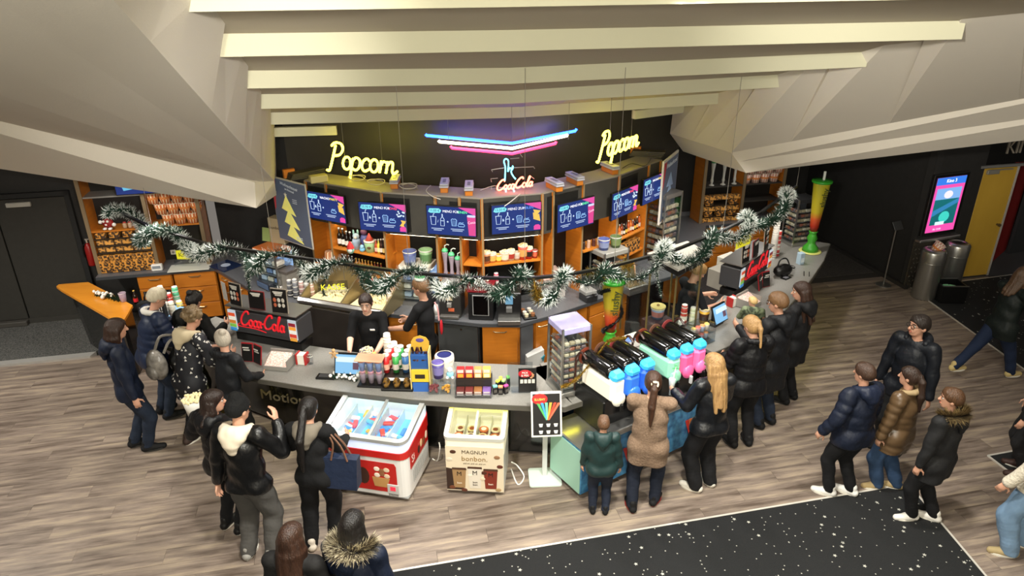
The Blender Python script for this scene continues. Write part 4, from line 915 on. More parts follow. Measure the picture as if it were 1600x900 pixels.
# right cabinets
rw = 5.75 - 4.15
rc = tall_cabinet('nacho_cabinet', 'open wooden wall cabinet with nacho boxes on the right', 4.15, 5.75, 5.46, 3, 2.75, [(.0, .5, 1.62, C('3a3733', .5)), (.5, 1.0, 1.62, C('3a3733', .5)), (.5, 1, 1.3, C('3a3733', .5))], (.0, .5, 1.0))
def rcp(k, z, dep=.12): return L(4.15 + k * rw, 5.46 + dep, z)
for r_ in range(5):
    for k in range(3):
        if r_ == 3 and k == 1: continue
        tag(obj('nacho_tray', nb2m if r_ % 2 == 0 else nbm, None, rcp(.1 + k * .15, WZ + .004 + r_ * .105, .04), YAW), '%s nacho box in the %s row from below of the right cabinet' % (('left', 'middle', 'right')[k], ORD[r_]), 'box', 'nacho boxes in the right cabinet')
for z in (1.05, 1.155, 1.26, 1.365): M().box((-rw / 2 + .25 * rw, .16, z - WZ - .002), (.46 * rw, .3, .006)).build('thin_shelf', C('3a2d20', .6), rc)
def yard_cup(label, loc, col='5fc98a', liquid='a89aa0', h=.42, group=None):
    t = thing('slush_yard_cup', label, 'cup', loc, 0, group)
    M().lathe([(.05, 0), (.05, .012), (.02, .03), (.02, .05), (.032, .09), (.022, .13), (.024, h * .6), (.042, h * .93), (.042, h)], n=12).build('cup', mat('yard_' + liquid, srgb(liquid), .15, alpha=.75), t, smooth=True)
    M().lathe([(.045, h), (.045, h + .015), (.03, h + .04), (.02, h + .045)], n=12).build('lid', C(col, .4), t, smooth=True); M().tube([(0, 0, h + .04), (0, 0, h + .08), (.03, 0, h + .1), (.06, 0, h + .09)], .008, 5).build('straw', C('dfe8dd', .4), t); return t
for k in range(3): yard_cup(('left', 'middle', 'right')[k] + ' tall clear slush cup with green lid on the right cabinet shelf', rcp(.12 + k * .14, 1.635, .06), '3f8f55', 'c9c9c0', .42, 'tall slush cups on the right shelf')
for r_ in range(3):
    for k in range(4 if r_ < 2 else 3): ptub('%s cream popcorn tub from the left in the %s row of the right cabinet' % (ORD[k], ('bottom', 'middle', 'top')[r_]), rcp(.555 + k * .115 + (.05 if r_ == 1 else 0), 1.634 + r_ * .172, .08), YAW + k, tub_mesh_r, 'popcorn tubs in the right cabinet')
# ================================================================== SLUSH STATION
P0 = Vector((.71, 5.96, 0)); SY = math.radians(33)
def SP(x, y, z): return P0 + Vector((math.cos(SY) * x - math.sin(SY) * y, math.sin(SY) * x + math.cos(SY) * y, z))
slushblue = mat('slush_cart_print', srgb('1d4d77'), .35, var=(14, srgb('4f8fb5'), None, .2))
for x0, x1, lab in ((0.0, 1.0, 'blue printed slush cart with a steel top wing on its left'), (1.02, 1.92, 'blue printed slush cart on the right, behind the blond girl')):
    t = thing('slush_cart', lab, 'cart', SP(x0, 0, 0), SY, 'slush carts'); w_ = x1 - x0; CT = .70
    M().box((w_ / 2, .28, .37), (w_ - .02, .54, .58), b=.01).build('body', slushblue, t)
    M().box((w_ / 2, .28, CT - .015), (w_, .58, .03), b=.005).build('steel_top', steel, t)
    M().box((.006, .28, .37), (.012, .52, .54)).build('side_panel', C('9cc9b5', .4), t)
    for q in range(5):
        a = -.5 + q * .25; M().plate([(w_ * .72 + .04 * math.sin(a) - .015, .18), (w_ * .72 + .04 * math.sin(a) + .02, .18), (w_ * .72 + .25 * math.sin(a) + .03, .46), (w_ * .72 + .25 * math.sin(a) - .02, .46)], -.004 - .0005 * q).build('cup_print', C(('b5281f', 'c76a2a', 'c9b03a', '5d9a48', 'a82424')[q], .4), t)
    for q in (.1, w_ - .1): M().lathe([(.03, -.02), (.035, 0), (.03, .02)], (q, .1, .035), rx=math.pi / 2).build('castor', black, t)
def slush_machine(x0, w_, cols, lids, label):
    t = thing('slush_machine', label, 'slush machine', SP(x0, 0, .70), SY, 'slush machines'); n = len(cols); tw = w_ / n
    M().box((w_ / 2, .33, .19), (w_, .42, .38), b=.015).build('body', black, t)
    for sx in (-.012, w_ + .012):
        M().box((sx, .32, .20), (.03, .50, .40), b=.02).build('side_panel', black, t); M().tube(spline([(sx, .56, .0), (sx, .58, .6), (sx, .50, .80), (sx, .40, .76)], 4), .014, 6).build('side_frame', C('3a1f18', .35), t)
    M().box((w_ / 2, .06, .03), (w_ - .04, .16, .05), b=.01).build('drip_tray', steel, t)
    M().plate([(.03, .06), (w_ - .03, .06), (w_ - .03, .36), (.03, .36)], .118).build('front_panel', C('1a1a1b', .12), t)
    for k in range(n):
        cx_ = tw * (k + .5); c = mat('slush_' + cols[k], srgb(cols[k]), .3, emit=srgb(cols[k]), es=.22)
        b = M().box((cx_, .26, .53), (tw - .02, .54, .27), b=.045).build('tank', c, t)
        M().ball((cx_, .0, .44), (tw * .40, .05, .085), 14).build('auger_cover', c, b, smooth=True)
        M().box((cx_, -.055, .36), (.03, .04, .10), b=.008).build('tap', C('c9c9c9', .3) if k % 2 else black, b)
        M().lathe([(tw * .40, 0), (tw * .43, .02), (tw * .43, .40), (tw * .40, .44)], (cx_, .53, .70), rx=math.pi / 2, n=16).build('hopper', mat('hopper_black', srgb('0c0c0c'), .15, coat=.5), t, smooth=True)
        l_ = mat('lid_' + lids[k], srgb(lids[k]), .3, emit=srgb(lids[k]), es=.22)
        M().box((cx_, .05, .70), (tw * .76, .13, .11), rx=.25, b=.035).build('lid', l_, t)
        M().lathe([(tw * .47, 0), (tw * .47, .012)], (cx_, .56, .70), rx=math.pi / 2, n=16).build('end_ring', C(('7d3b2a', '6d4a3a', '8a3a3a')[k % 3], .4), t)
    return t
slush_machine(.36, .64, ('e9e3cf', '2f6fd6', '2a63d2'), ('3fb6f2', '3fb6f2', '3fb6f2'), 'slush machine with one white and two blue tanks')
slush_machine(1.18, .60, ('8fcfae', 'ea5d93', 'ef6fa6'), ('3fb6f2', '3fb6f2', '3fb6f2'), 'slush machine with one green and two pink tanks')
item('paper_cup', 'small cream paper cup with straw on the slush station', 'cup', SP(1.83, .22, .705), 0, [('cup', M().lathe([(.03, 0), (.045, .12), (.042, .12), (.028, .01)]), C('ece2cc', .6), 1), ('straw', M().tube([(0, 0, .05), (.02, .01, .2)], .006, 5), C('e08a7a', .5))])
# ================================================================== GIANT PROMOTION CUPS
def ramp_z(name, stops, rough=.35):
    if name in MATS: return MATS[name]
    m = bpy.data.materials.new(name); m.use_nodes = True; N = m.node_tree.nodes; K2 = m.node_tree.links; b = N['Principled BSDF']; b.inputs['Roughness'].default_value = rough
    tc = N.new('ShaderNodeTexCoord'); sp = N.new('ShaderNodeSeparateXYZ'); K2.new(tc.outputs['Object'], sp.inputs[0]); r = N.new('ShaderNodeValToRGB'); el = r.color_ramp.elements
    while len(el) < len(stops): el.new(.5)
    for e_, (p, c) in zip(el, stops): e_.position = p; e_.color = (*srgb(c), 1)
    K2.new(sp.outputs[2], r.inputs[0]); K2.new(r.outputs[0], b.inputs['Base Color']); MATS[name] = m; return m
rz_ = ramp_z('slush_cup_gradient', [(.0, '7d2316'), (.12, 'a32a17'), (.24, 'c4532a'), (.36, 'b8a526'), (.95, 'a8a62a')])
def giant_cup(label, loc, h, plate):
    t = thing('giant_slush_cup', label, 'display cup', loc, 0)
    if plate: M().lathe([(.17, 0), (.18, .01), (.17, .02)], n=20).build('base_plate', C('d9d878', .4), t)
    M().lathe([(.13, .02), (.12, .08), (.07, .14), (.06, .18), (.085, .24), (.06, .30), (.055, .33), (.075, .36)], n=18).build('stem', C('3f9a2e', .3), t, smooth=True)
    b = M().lathe([(.055, 0), (.07, .12), (.13, h - .42), (.145, h - .40)], n=20).build('cup', rz_, t, (0, 0, .34), smooth=True)
    M().lathe([(.155, h - .40 + .34), (.16, h - .035), (.15, h - .02), (.05, h - .015)], n=20).build('lid', C('2f9426', .35), t, smooth=True)
    M().tube([(.02, 0, h - .02), (.02, 0, h + .12)], .02, 7).build('straw', C('d9dcd2', .4), t)
    text(b, 'slushy', .13, (.02, -.135, h - .62), C('2f3a1a', .5), ry=-math.pi / 2 + .05, rx=math.pi / 2, ext=.004); return t
ga = K(950, 560, CZ); giant_cup('giant yellow slush cup with black garland in the middle of the bar', (ga.x, ga.y, CZ), 1.06, False)
gb = K(1266, 399, CZ); giant_cup('giant yellow slush cup on a pale plate at the right end of the bar', (gb.x, gb.y, CZ), 1.24, True)
gbk = mat('black_tinsel', srgb('0c100e'), .5)
loop('black tinsel spiral wound around the giant slush cup in the middle', [Vector((ga.x, ga.y, CZ)) + Vector(((.07 + .085 * k / 14) * 1.15 * math.cos(k * .62 + 2.6), (.07 + .085 * k / 14) * 1.15 * math.sin(k * .62 + 2.6), .32 + k * .05)) for k in range(14)], .035, (gbk, gbk), 1500, 'tinsel', cat='tinsel', core=gbk)
# ================================================================== SWEETS TOWERS
def sweets_tower(label, loc, rz, w_, d_, h, topcol, rows=9):
    t = thing('sweets_tower', label, 'display tower', loc, rz, 'sweets towers'); 
    M().box((0, 0, .03), (w_ + .04, d_ + .04, .06), b=.008).build('base', steel, t)
    M().box((0, 0, h - .035), (w_ + .02, d_ + .02, .07), b=.006).build('top_box', topcol, t)
    for sx in (-1, 1):
        for sy in (-1, 1): M().box((sx * w_ / 2, sy * d_ / 2, h / 2), (.022, .022, h)).build('post', steel, t)
    M().box((0, 0, h / 2), (w_ * .35, d_ * .35, h - .14)).build('core', C('4a4a52', .35), t)
    for sx, sy, ry_ in ((0, -1, 0), (-1, 0, math.pi / 2), (1, 0, -math.pi / 2)):
        p = M().box((sx * w_ / 2, sy * d_ / 2, h / 2), ((w_ if sy else .004), (.004 if sy else d_), h - .14)); p.build('glass_pane', glass, t)
    z0, z1 = .09, h - .16; cl_ = ('c9b9a2', '8f6e5a', 'b5a58a', '6f5d62', 'cfc2b0', '9a5a48')
    for r_ in range(rows):
        z = z0 + (z1 - z0) * r_ / rows; M().box((0, 0, z), (w_ - .03, d_ - .03, .008)).build('shelf', C('6e6e72', .35, metal=.4), t)
        for side in range(2):
            for k in range(4):
                x = -w_ / 2 + .03 + (w_ - .06) * (k + .5) / 4; c = C(cl_[(r_ * 3 + k * 2 + side) % 6], .45); hh = (z1 - z0) / rows * .55
                if side == 0: M().box((x, -d_ / 2 + .04, z + .006 + hh / 2), ((w_ - .08) / 4.4, .045, hh), b=.006).build('packet', c, t)
                else: M().box((-w_ / 2 + .04, -d_ / 2 + .03 + (d_ - .06) * (k + .5) / 4, z + .006 + hh / 2), (.045, (d_ - .08) / 4.4, hh), b=.006).build('packet', c, t)
    return t
c = K(885, 606, CZ); M_ = mat('purple_glow_top', srgb('8d86b8'), .25, var=(4, srgb('b9b6c9')), emit=srgb('6f66a8'), es=.25)
sweets_tower('glass sweets tower with a violet top on the front counter', (c.x, c.y, CZ), math.radians(23), .33, .34, .84, M_)
c = K(945, 414, WZ + .0) ; c = L(1.55, 3.12, WZ); sweets_tower('glass sweets tower with popcorn buckets on top behind the slush cup', c, math.radians(33), .44, .32, .60, C('9a9890', .35), 6)
c = L(2.75, 4.0, WZ); sweets_tower('dark sweets tower in front of the slanted right poster', c, math.radians(42), .42, .34, 1.12, C('6e6a66', .35), 9)
c = K(1243, 385, CZ); sweets_tower('dark sweets tower beside the right giant slush cup', (c.x, c.y, CZ), math.radians(18), .36, .3, .82, C('2c2c2e', .35), 7)
# ================================================================== ICE CREAM FREEZERS
fw = mat('freezer_white', srgb('d8d6d2'), .3, coat=.3); fred = mat('freezer_red', srgb('b51a16'), .3, coat=.3)
t = thing('ice_cream_freezer', 'red and white chest freezer with sliding glass lid in front of the bar', 'freezer', (-1.48, 6.42, 0), math.radians(-13))
W_, D_, ZF, ZB = .92, .74, .78, .92
def wedge(x0, x1, y0, y1, z0, zf, zb): 
    return M().put([(x0, y0, z0), (x1, y0, z0), (x1, y1, z0), (x0, y1, z0), (x0, y0, zf), (x1, y0, zf), (x1, y1, zb), (x0, y1, zb)], [(3, 2, 1, 0), (4, 5, 6, 7), (0, 1, 5, 4), (1, 2, 6, 5), (2, 3, 7, 6), (3, 0, 4, 7)])
def rprism(w_, d_, r, z0, zf, zb, n=5, inset=0.0):
    pts = []
    for cx_, cy_, a0 in ((w_ / 2 - r, -d_ / 2 + r, -90), (w_ / 2 - r, d_ / 2 - r, 0), (-w_ / 2 + r, d_ / 2 - r, 90), (-w_ / 2 + r, -d_ / 2 + r, 180)):
        for k in range(n + 1): a = math.radians(a0 + 90 * k / n); pts.append((cx_ + r * math.cos(a), cy_ + r * math.sin(a)))
    return M().prism(pts, z0, [zf + (zb - zf) * (p[1] + d_ / 2) / d_ for p in pts]), pts
rprism(W_, D_, .10, .07, ZF - .22, ZF - .22)[0].build('body', fw, t)

def ring(w_, d_, r, thick, z0f, z0b, z1f, z1b):
    _, o = rprism(w_, d_, r, 0, 1, 1); _, i_ = rprism(w_ - 2 * thick, d_ - 2 * thick, max(.02, r - thick), 0, 1, 1); n = len(o); f = lambda p, a, b: a + (b - a) * (p[1] + d_ / 2) / d_
    vs = [(p[0], p[1], f(p, z0f, z0b)) for p in o] + [(p[0], p[1], f(p, z0f, z0b)) for p in i_] + [(p[0], p[1], f(p, z1f, z1b)) for p in o] + [(p[0], p[1], f(p, z1f, z1b)) for p in i_]; fs = []
    for k in range(n):
        j = (k + 1) % n; fs += [(k, j, 2 * n + j, 2 * n + k), (n + j, n + k, 3 * n + k, 3 * n + j), (2 * n + k, 2 * n + j, 3 * n + j, 3 * n + k), (j, k, n + k, n + j)]
    return M().put(vs, fs)
ring(W_ + .02, D_ + .02, .11, .04, ZF - .22, ZF - .22, ZF - .14, ZF - .06).build('red_band', fred, t)
ring(W_ - .0, D_ - .0, .10, .05, ZF - .215, ZF - .215, ZF - .03, ZB - .03).build('wall', mat('freezer_wall_glow', srgb('d3dbe6'), .3, emit=srgb('b9ccf2'), es=.5), t)  # wall glows in place of the freezer's inside lighting
ring(W_ + .03, D_ + .03, .11, .055, ZF - .03, ZB - .03, ZF + .01, ZB + .01).build('lid_frame', C('a9aba9', .3, metal=.3), t)
M().box((0.05, 0, (ZF + ZB) / 2 + .003), (.03, D_ - .06, .02), rx=math.atan2(ZB - ZF, D_)).build('lid_bar', C('a9aba9', .3, metal=.3), t)
wedge(-W_ / 2 + .05, W_ / 2 - .05, -D_ / 2 + .05, D_ / 2 - .05, ZF - .005, ZF - .001 + .01, ZB - .001).build('sliding_glass', glass, t) if False else M().box((0, 0, (ZF + ZB) / 2 - .003), (W_ - .1, D_ - .09, .006), rx=math.atan2(ZB - ZF, D_)).build('sliding_glass', glass, t)
M().box((0, 0, ZF - .21), (W_ - .1, D_ - .1, .02)).build('tray_floor', mat('cold_blue_glow', srgb('6fb0dd'), .3, emit=srgb('5fa8e8'), es=.7), t)  # floor glow stands in for light inside the chest
rr2 = random.Random(9); icec = ('d9586a', 'f2d9e0', '4d8fd8', 'e8e2d2', '6fb9d8', 'd84a4a', 'e8b45a', 'b9d8e8')
for gx in range(5):
    M().box((-W_ / 2 + .08 + gx * .19, 0, ZF - .14), (.008, D_ - .1, .14)).build('basket_divider', C('c9d5e2', .3), t)
for k in range(46):
    gx, gy = rr2.uniform(-W_ / 2 + .09, W_ / 2 - .09), rr2.uniform(-D_ / 2 + .09, D_ / 2 - .09)
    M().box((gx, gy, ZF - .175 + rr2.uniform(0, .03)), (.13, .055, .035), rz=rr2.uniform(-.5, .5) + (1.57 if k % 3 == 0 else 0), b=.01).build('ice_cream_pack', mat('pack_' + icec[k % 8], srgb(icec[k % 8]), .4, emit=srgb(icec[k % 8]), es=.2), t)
fr_ = M().plate([(-W_ / 2 + .1, .12), (W_ / 2 - .14, .12), (W_ / 2 - .12, .16), (W_ / 2 - .12, .46), (W_ / 2 - .14, .50), (-W_ / 2 + .1, .50)], -D_ / 2 - .004).build('front_print', fred, t)
for k in range(6): M().ball((.12 + .055 * (k % 3), -D_ / 2 - .006, .33 + .06 * (k // 3) + .02 * (k % 2)), (.035, .004, .03), 8).build('ice_cream_print', C(('e9d9c6', '8a5a38', 'd9c2a2')[k % 3], .5), fr_)
M().plate([(.08, .18), (.22, .18), (.26, .30), (.06, .30)], -D_ / 2 - .007).build('cone_print', C('b98a52', .5), fr_); M().ball((-.04, -D_ / 2 - .006, .3), (.07, .004, .11), 10).build('cone_print', C('3a1f14', .5), fr_)
ctl = M().box((W_ / 2 - .17, -D_ / 2 - .006, .17), (.13, .014, .12), b=.004).build('control_panel', C('b9b8b4', .4), t); M().box((W_ / 2 - .17, -D_ / 2 - .015, .18), (.06, .006, .05)).build('display', E('d8243a', 1.2), ctl)
for k in range(7): M().box((W_ / 2 - .22 + k * .016, -D_ / 2 - .006, .09), (.008, .006, .03)).build('vent_slot', C('6e6c68'), ctl)
sd_ = M().box((W_ / 2 + .004, .0, .48), (.006, D_ - .2, .2)).build('side_print', fred, t); text(sd_, 'Si', .13, (W_ / 2 + .012, -.2, .48), C('e2c7bd', .5), rz=math.pi / 2)
for k in range(4): M().ball((W_ / 2 + .008, -.02 + .08 * k, .46 + .03 * (k % 2)), (.004, .035, .05), 8).build('ice_cream_print', C(('3a1d12', 'd9b98c', '7a4a2a', 'e5d5be')[k], .5), sd_)
for k in range(16): M().box((W_ / 2 + .003, -D_ / 2 + .16 + k * .03, .25), (.006, .010, .16)).build('vent_slot', C('9b9a96', .5), sd_)
M().box((0, 0, .055), (W_ - .02, D_ - .02, .03), b=.01).build('bumper', C('8c8c8a', .4), t)
for sx in (-1, 1):
    for sy in (-1, 1): M().lathe([(.025, -.012), (.03, 0), (.025, .012)], (sx * (W_ / 2 - .1), sy * (D_ / 2 - .1), .03), rx=math.pi / 2).build('castor', black, t)
# small cream freezer
t = thing('ice_cream_freezer', 'small cream freezer with praline print and glass lid in front of the bar', 'freezer', (-.385, 6.38, 0), math.radians(-5))
W_, D_, ZF, ZB = .62, .58, .74, .88; crm = mat('freezer_cream', srgb('d9cbb0'), .4)
rprism(W_, D_, .03, .05, ZF - .20, ZF - .20)[0].build('body', fw, t)
ring(W_ + .01, D_ + .01, .04, .04, ZF - .20, ZF - .20, ZF - .02, ZB - .02).build('wall', mat('freezer_wall_warm_glow', srgb('dcd6c4'), .4, emit=srgb('d8cfa8'), es=.3), t); ring(W_ + .03, D_ + .03, .05, .05, ZF - .02, ZB - .02, ZF + .015, ZB + .015).build('lid_frame', C('b9b9ae', .3), t)  # inner wall made to glow, standing in for the lit interior
M().box((0, 0, (ZF + ZB) / 2), (.025, D_ - .06, .02), rx=math.atan2(ZB - ZF, D_)).build('lid_bar', C('c9c7ba', .3), t)
M().box((0, 0, (ZF + ZB) / 2 - .003), (W_ - .1, D_ - .09, .006), rx=math.atan2(ZB - ZF, D_)).build('sliding_glass', glass, t)
M().box((0, 0, ZF - .19), (W_ - .1, D_ - .1, .02)).build('tray_floor', mat('cold_cream_glow', srgb('cfc9b4'), .4, emit=srgb('cfc39a'), es=.7), t)  # glow put into the floor colour for the lit interior
for q in (-.14, .0, .14): M().box((q, 0, ZF - .13), (.006, D_ - .1, .12)).build('basket_divider', C('b9b6a5', .3), t)
for k in range(12):
    x, y = -.2 + .13 * (k % 4), -.2 + .13 * (k // 4); b = M().lathe([(.045, 0), (.052, .05)], (x, y, ZF - .18), n=12).build('ice_cream_tub', C('8f3f24', .5), t); M().lathe([(.054, .05), (.054, .062)], (x, y, ZF - .18), n=12).build('tub_lid', C(('d9c08a', 'c86a3a', 'dcc9a5')[k % 3], .4), b); M().lathe([(.03, .063), (.03, .065)], (x, y, ZF - .18), n=10).build('lid_print', C(('9a4424', 'efe2c4', '7a3a20')[k % 3], .5), b)
fr_ = M().plate([(-W_ / 2, .06), (W_ / 2, .06), (W_ / 2, ZF - .10), (-W_ / 2, ZF - .10)], -D_ / 2 - .009).build('front_print', crm, t); yp = -D_ / 2 - .011
text(fr_, 'MAGNUM', .062, (.0, yp, .57), C('4a3826', .5)); text(fr_, 'bonbon.', .085, (.0, yp, .485), C('8a6a35', .5)); text(fr_, 'and on. and on. and on.', .026, (.0, yp, .425), C('5a4a35', .5))
M().plate([(-W_ / 2, .07), (-W_ / 2 + .2, .07), (-W_ / 2 + .12, .2), (-W_ / 2 + .1, .34), (-W_ / 2, .36)], yp + .001).build('dark_print', C('2f1d14', .5), fr_)
for k, (x, cc, lc_, s_) in enumerate(((-.17, '9a7a52', 'bon', 'd9cbb5'), (.0, 'd8cfbf', 'bon\nbon', 'cfc4b0'), (.17, '7a2c1c', 'bon', 'c9b595'))):
    hz = .34 + (.02 if k == 1 else 0); q = M().plate([(x - .06, .10), (x + .06, .10), (x + .075, hz), (x - .075, hz)], yp - .001 - .001 * (k == 1)).build('tub_print', C(cc, .5), fr_); M().plate([(x - .08, hz), (x + .08, hz), (x + .075, hz + .025), (x - .075, hz + .025)], yp - .003).build('lid_print', C('4a3020', .5), q)
    text(q, 'M', .075, (x, yp - .004, hz - .055), C('1d130c', .5)); text(q, lc_, .034, (x, yp - .004, .165), C('2a1a10' if k == 1 else 'efe2cc', .5))
for k, (x, z, c_) in enumerate(((-.23, .57, '4a2a1a'), (.24, .52, '8f6a4a'), (.27, .40, '5a2a1c'), (-.27, .47, 'd8cbb5'), (-.25, .10, '6a3a22'), (-.12, .07, '5a2c1a'), (.25, .09, 'a58a62'), (-.05, .27, 'e5dcc9'), (.08, .23, 'dccbb0'), (.1, .31, '4a2616'))):
    M().ball((x, yp, z), (.035, .004, .024), 9).build('praline_print', C(c_, .5), fr_)
for sx in (-1, 1):
    for sy in (-1, 1): M().lathe([(.02, -.01), (.025, 0), (.02, .01)], (sx * (W_ / 2 - .06), sy * (D_ / 2 - .06), .026), rx=math.pi / 2).build('castor', black, t)
for pts, lab in (([K(672, 715, .01), K(680, 718, .01), K(684, 700, .25), K(683, 690, .3)], 'white freezer cable beside the red and white freezer'), ([K(795, 733, .01), K(805, 757, .01), K(815, 745, .01), K(805, 728, .1), K(796, 722, .2)], 'white freezer cable looping on the floor right of the cream freezer')):
    cable(lab, pts, .008, white, None)
# ================================================================== POSTER STAND
t = thing('poster_stand', 'white floor stand with a framed slush price poster', 'stand', (.355, 6.36, 0), math.radians(3))
rprism(.36, .30, .03, 0, .012, .03)[0].build('base', C('c9d8cc', .35), t); M().box((0, .03, .40), (.055, .02, .76), b=.006).build('pole', C('c9cbc8', .35), t)
fr_ = M().box((0, 0, 0), (.33, .02, .50), b=.006).build('frame', C('dcd9d2', .35), t, (0, -.06, .90), 0, rx=math.radians(-18))
q = M().rect(-.145, -.225, .145, .225, -.013).build('sheet', C('1c1b1b', .35), fr_)
M().ball((-.07, -.0135, .17), (.085, .001, .06), 12).build('red_badge', C('b5221f', .5), q); text(q, 'SLUSHY', .034, (-.07, -.0165, .165), C('d8e86a', .5))
for k in range(6): a = -.6 + k * .24; M().plate([(.01 + .02 * math.sin(a) - .006, -.06), (.01 + .02 * math.sin(a) + .008, -.06), (.02 + .2 * math.sin(a) + .018, .10 + .03 * math.cos(a)), (.02 + .2 * math.sin(a) - .012, .10 + .03 * math.cos(a))], -.0140 - .0003 * k).build('cup_print', C(('4fae5a', '3f9ad8', '6fd0a0', 'e8a03a', 'd8452f', 'e86a4a')[k], .5), q)
for r_ in range(2):
    for k in range(3): M().plate([(-.085 + k * .08, -.10 - r_ * .075), (-.04 + k * .08, -.10 - r_ * .075), (-.048 + k * .08, -.135 - r_ * .075), (-.077 + k * .08, -.135 - r_ * .075)], -.0145).build('price_print', C('d9d9d5', .5), q)
# ================================================================== RIGHT SIDE: SIGNAGE, BINS, STANCHION
PS = (tuple(L(7.45, 3.84))[:2], tuple(L(8.42, 3.96))[:2])
bl, br, tl_ = KW(1443, 372, *PS), KW(1486, 370, *PS), KW(1463, 287, *PS); an = math.atan2(PS[1][1] - PS[0][1], PS[1][0] - PS[0][0])
wS = (br - bl).length; hS = tl_.z - bl.z
t = thing('signage_screen', 'upright lit film poster screen beside the cinema door', 'screen', ((bl.x + br.x) / 2, (bl.y + br.y) / 2, bl.z + hS / 2), an)
M().box((0, .0, 0), (wS + .14, .07, hS + .12), b=.01).build('casing', black, t); dp = M().rect(-wS / 2, -hS / 2, wS / 2, hS / 2, -.04).build('display', E('e0479a', 1.15), t)
M().rect(-wS / 2, hS / 2 - .13, wS / 2, hS / 2, -.042).build('header_band', E('2f6fd0', 1.1), dp); text(dp, 'Kino 3', .085, (.0, -.045, hS / 2 - .065), E('ffffff', 1.2))
pic = M().rect(-wS / 2 + .05, -hS / 2 + .13, wS / 2 - .05, hS / 2 - .19, -.042).build('film_picture', ramp_z('film_sky', [(0, '2fb6c9'), (.3, '3fc0d8'), (.55, 'cfe2ea'), (1, '4f7fd0')]), dp)
pic.data.materials[0].node_tree.nodes['Principled BSDF'].inputs['Emission Strength'].default_value = .0
M().plate([(-wS / 2 + .05, -.1), (wS / 2 - .05, .1), (wS / 2 - .05, .02), (-wS / 2 + .05, -.2)], -.044).build('wave_print', E('2f7fb0', .9), pic); M().ball((.02, -.043, -.22), (.12, .002, .1), 10).build('splash_print', E('3fd0c0', .9), pic); M().rect(-.15, -.36, .05, -.3, -.045).build('title_print', E('d9f2f5', .9), pic); M().rect(-wS / 2 + .05, .1, wS / 2 - .05, hS / 2 - .19, -.0435).build('sky_print', E('7fb0e8', .9), pic); M().ball((.0, -.045, .18), (.1, .002, .07), 10).build('cloud_print', E('f2e9f0', .9), pic)
text(dp, 'Ab 12:00', .05, (-.08, -.045, -hS / 2 + .05), E('ffd7ee', 1.0))
dia = mat('diamond_plate', srgb('6d675c'), .35, metal=.8, bump=(60, .6))
t = thing('wall_cladding', 'diamond plate metal cladding under the film poster screen', 'cladding', ((bl.x + br.x) / 2, (bl.y + br.y) / 2, 0), an)
zL = bl.z - .12; M().box((0, .01, zL / 2), (.9, .03, zL)).build('plate', dia, t)
for r_ in range(int((zL - .1) / .085)):
    for k in range(11): M().box((-.40 + k * .08 + (r_ % 2) * .03, -.008, .06 + r_ * .085), (.035, .008, .012), ry=.7 if (k + r_) % 2 else -.7).build('tread_stud', C('a59f90', .3, metal=.7), t)
M().box((0, -.05, zL), (.92, .12, .05), b=.01).build('ledge', steel, t)
def bin_(label, px, hz, fill):
    p = K(*px, 0) - Vector((-LT[0], LT[1], 0)) * .16; t = thing('waste_bin', label, 'bin', (p.x, p.y, 0), .3, 'steel waste bins')
    M().lathe([(.185, 0), (.19, .01), (.19, .66), (.192, .67)], n=24).build('drum', mat('bin_steel', srgb('a8a6a0'), .3, metal=.85), t, smooth=True); M().lathe([(.194, .67), (.194, .84), (.175, .88), (.12, .90), (.11, .88)], n=24, cap=False).build('head', MATS['bin_steel'], t, smooth=True); M().lathe([(.11, .0), (.11, .02)], (0, 0, .86), n=20).build('liner', black, t); M().lathe([(.187, 0), (.187, .02)], n=20).build('base_ring', black, t)
    return t
bin_('left steel waste bin with a paper tub stuffed in its opening', (1437, 466), .9, 1); bin_('right steel waste bin beside the yellow door', (1474, 455), .9, 0)
p = K(1437, 466, 0) - Vector((-LT[0], LT[1], 0)) * .16; ptub('red striped popcorn tub stuffed in the opening of the left steel bin', (p.x, p.y + .02, .84), 1.0, tub_mesh_r, None, rx=.5)
p = K(1478, 477, 0); t = thing('black_crate', 'black open crate with pale green straws beside the steel bins', 'crate', (p.x, p.y, 0), YAW - .25)
M().box((0, 0, .02), (.40, .36, .02)).box((0, -.17, .17), (.42, .02, .3)).box((0, .17, .17), (.42, .02, .3)).box((-.2, 0, .17), (.02, .34, .3)).box((.2, 0, .17), (.02, .34, .3)).build('box', black, t); M().box((0, 0, .20), (.38, .32, .012)).build('inner_board', blackm, t)
M().box((0, -.172, .325), (.43, .025, .012)).box((0, .172, .325), (.43, .025, .012)).build('rim', C('4d4d4a', .4), t)
for k in range(9): tag(M().box((0, 0, .02), (.10, .03, .03), b=.008).build('green_straw_pack', C('8fd8a0', .5), None, Vector((p.x, p.y, .21)) + Vector((rr2.uniform(-.12, .12), rr2.uniform(-.10, .10), .01 * (k % 3))), rr2.uniform(0, 3)), ORD[k] + ' pale green wrapped pack lying in the black crate', 'pack', 'green packs in the crate')
p = K(1380, 453, 0); t = thing('sign_stanchion', 'thin steel stanchion with a small sign holder by the dark wall', 'stanchion', (p.x, p.y, 0), .4)
M().lathe([(.13, 0), (.13, .012), (.02, .02)], n=18).build('base', steel, t); M().tube([(0, 0, .01), (.0, 0, 1.05)], .012, 7).build('pole', steel, t); M().box((.03, 0, 1.13), (.21, .01, .16), rx=-.6, b=.004).build('sign_plate', C('3a3a3a', .3), t)
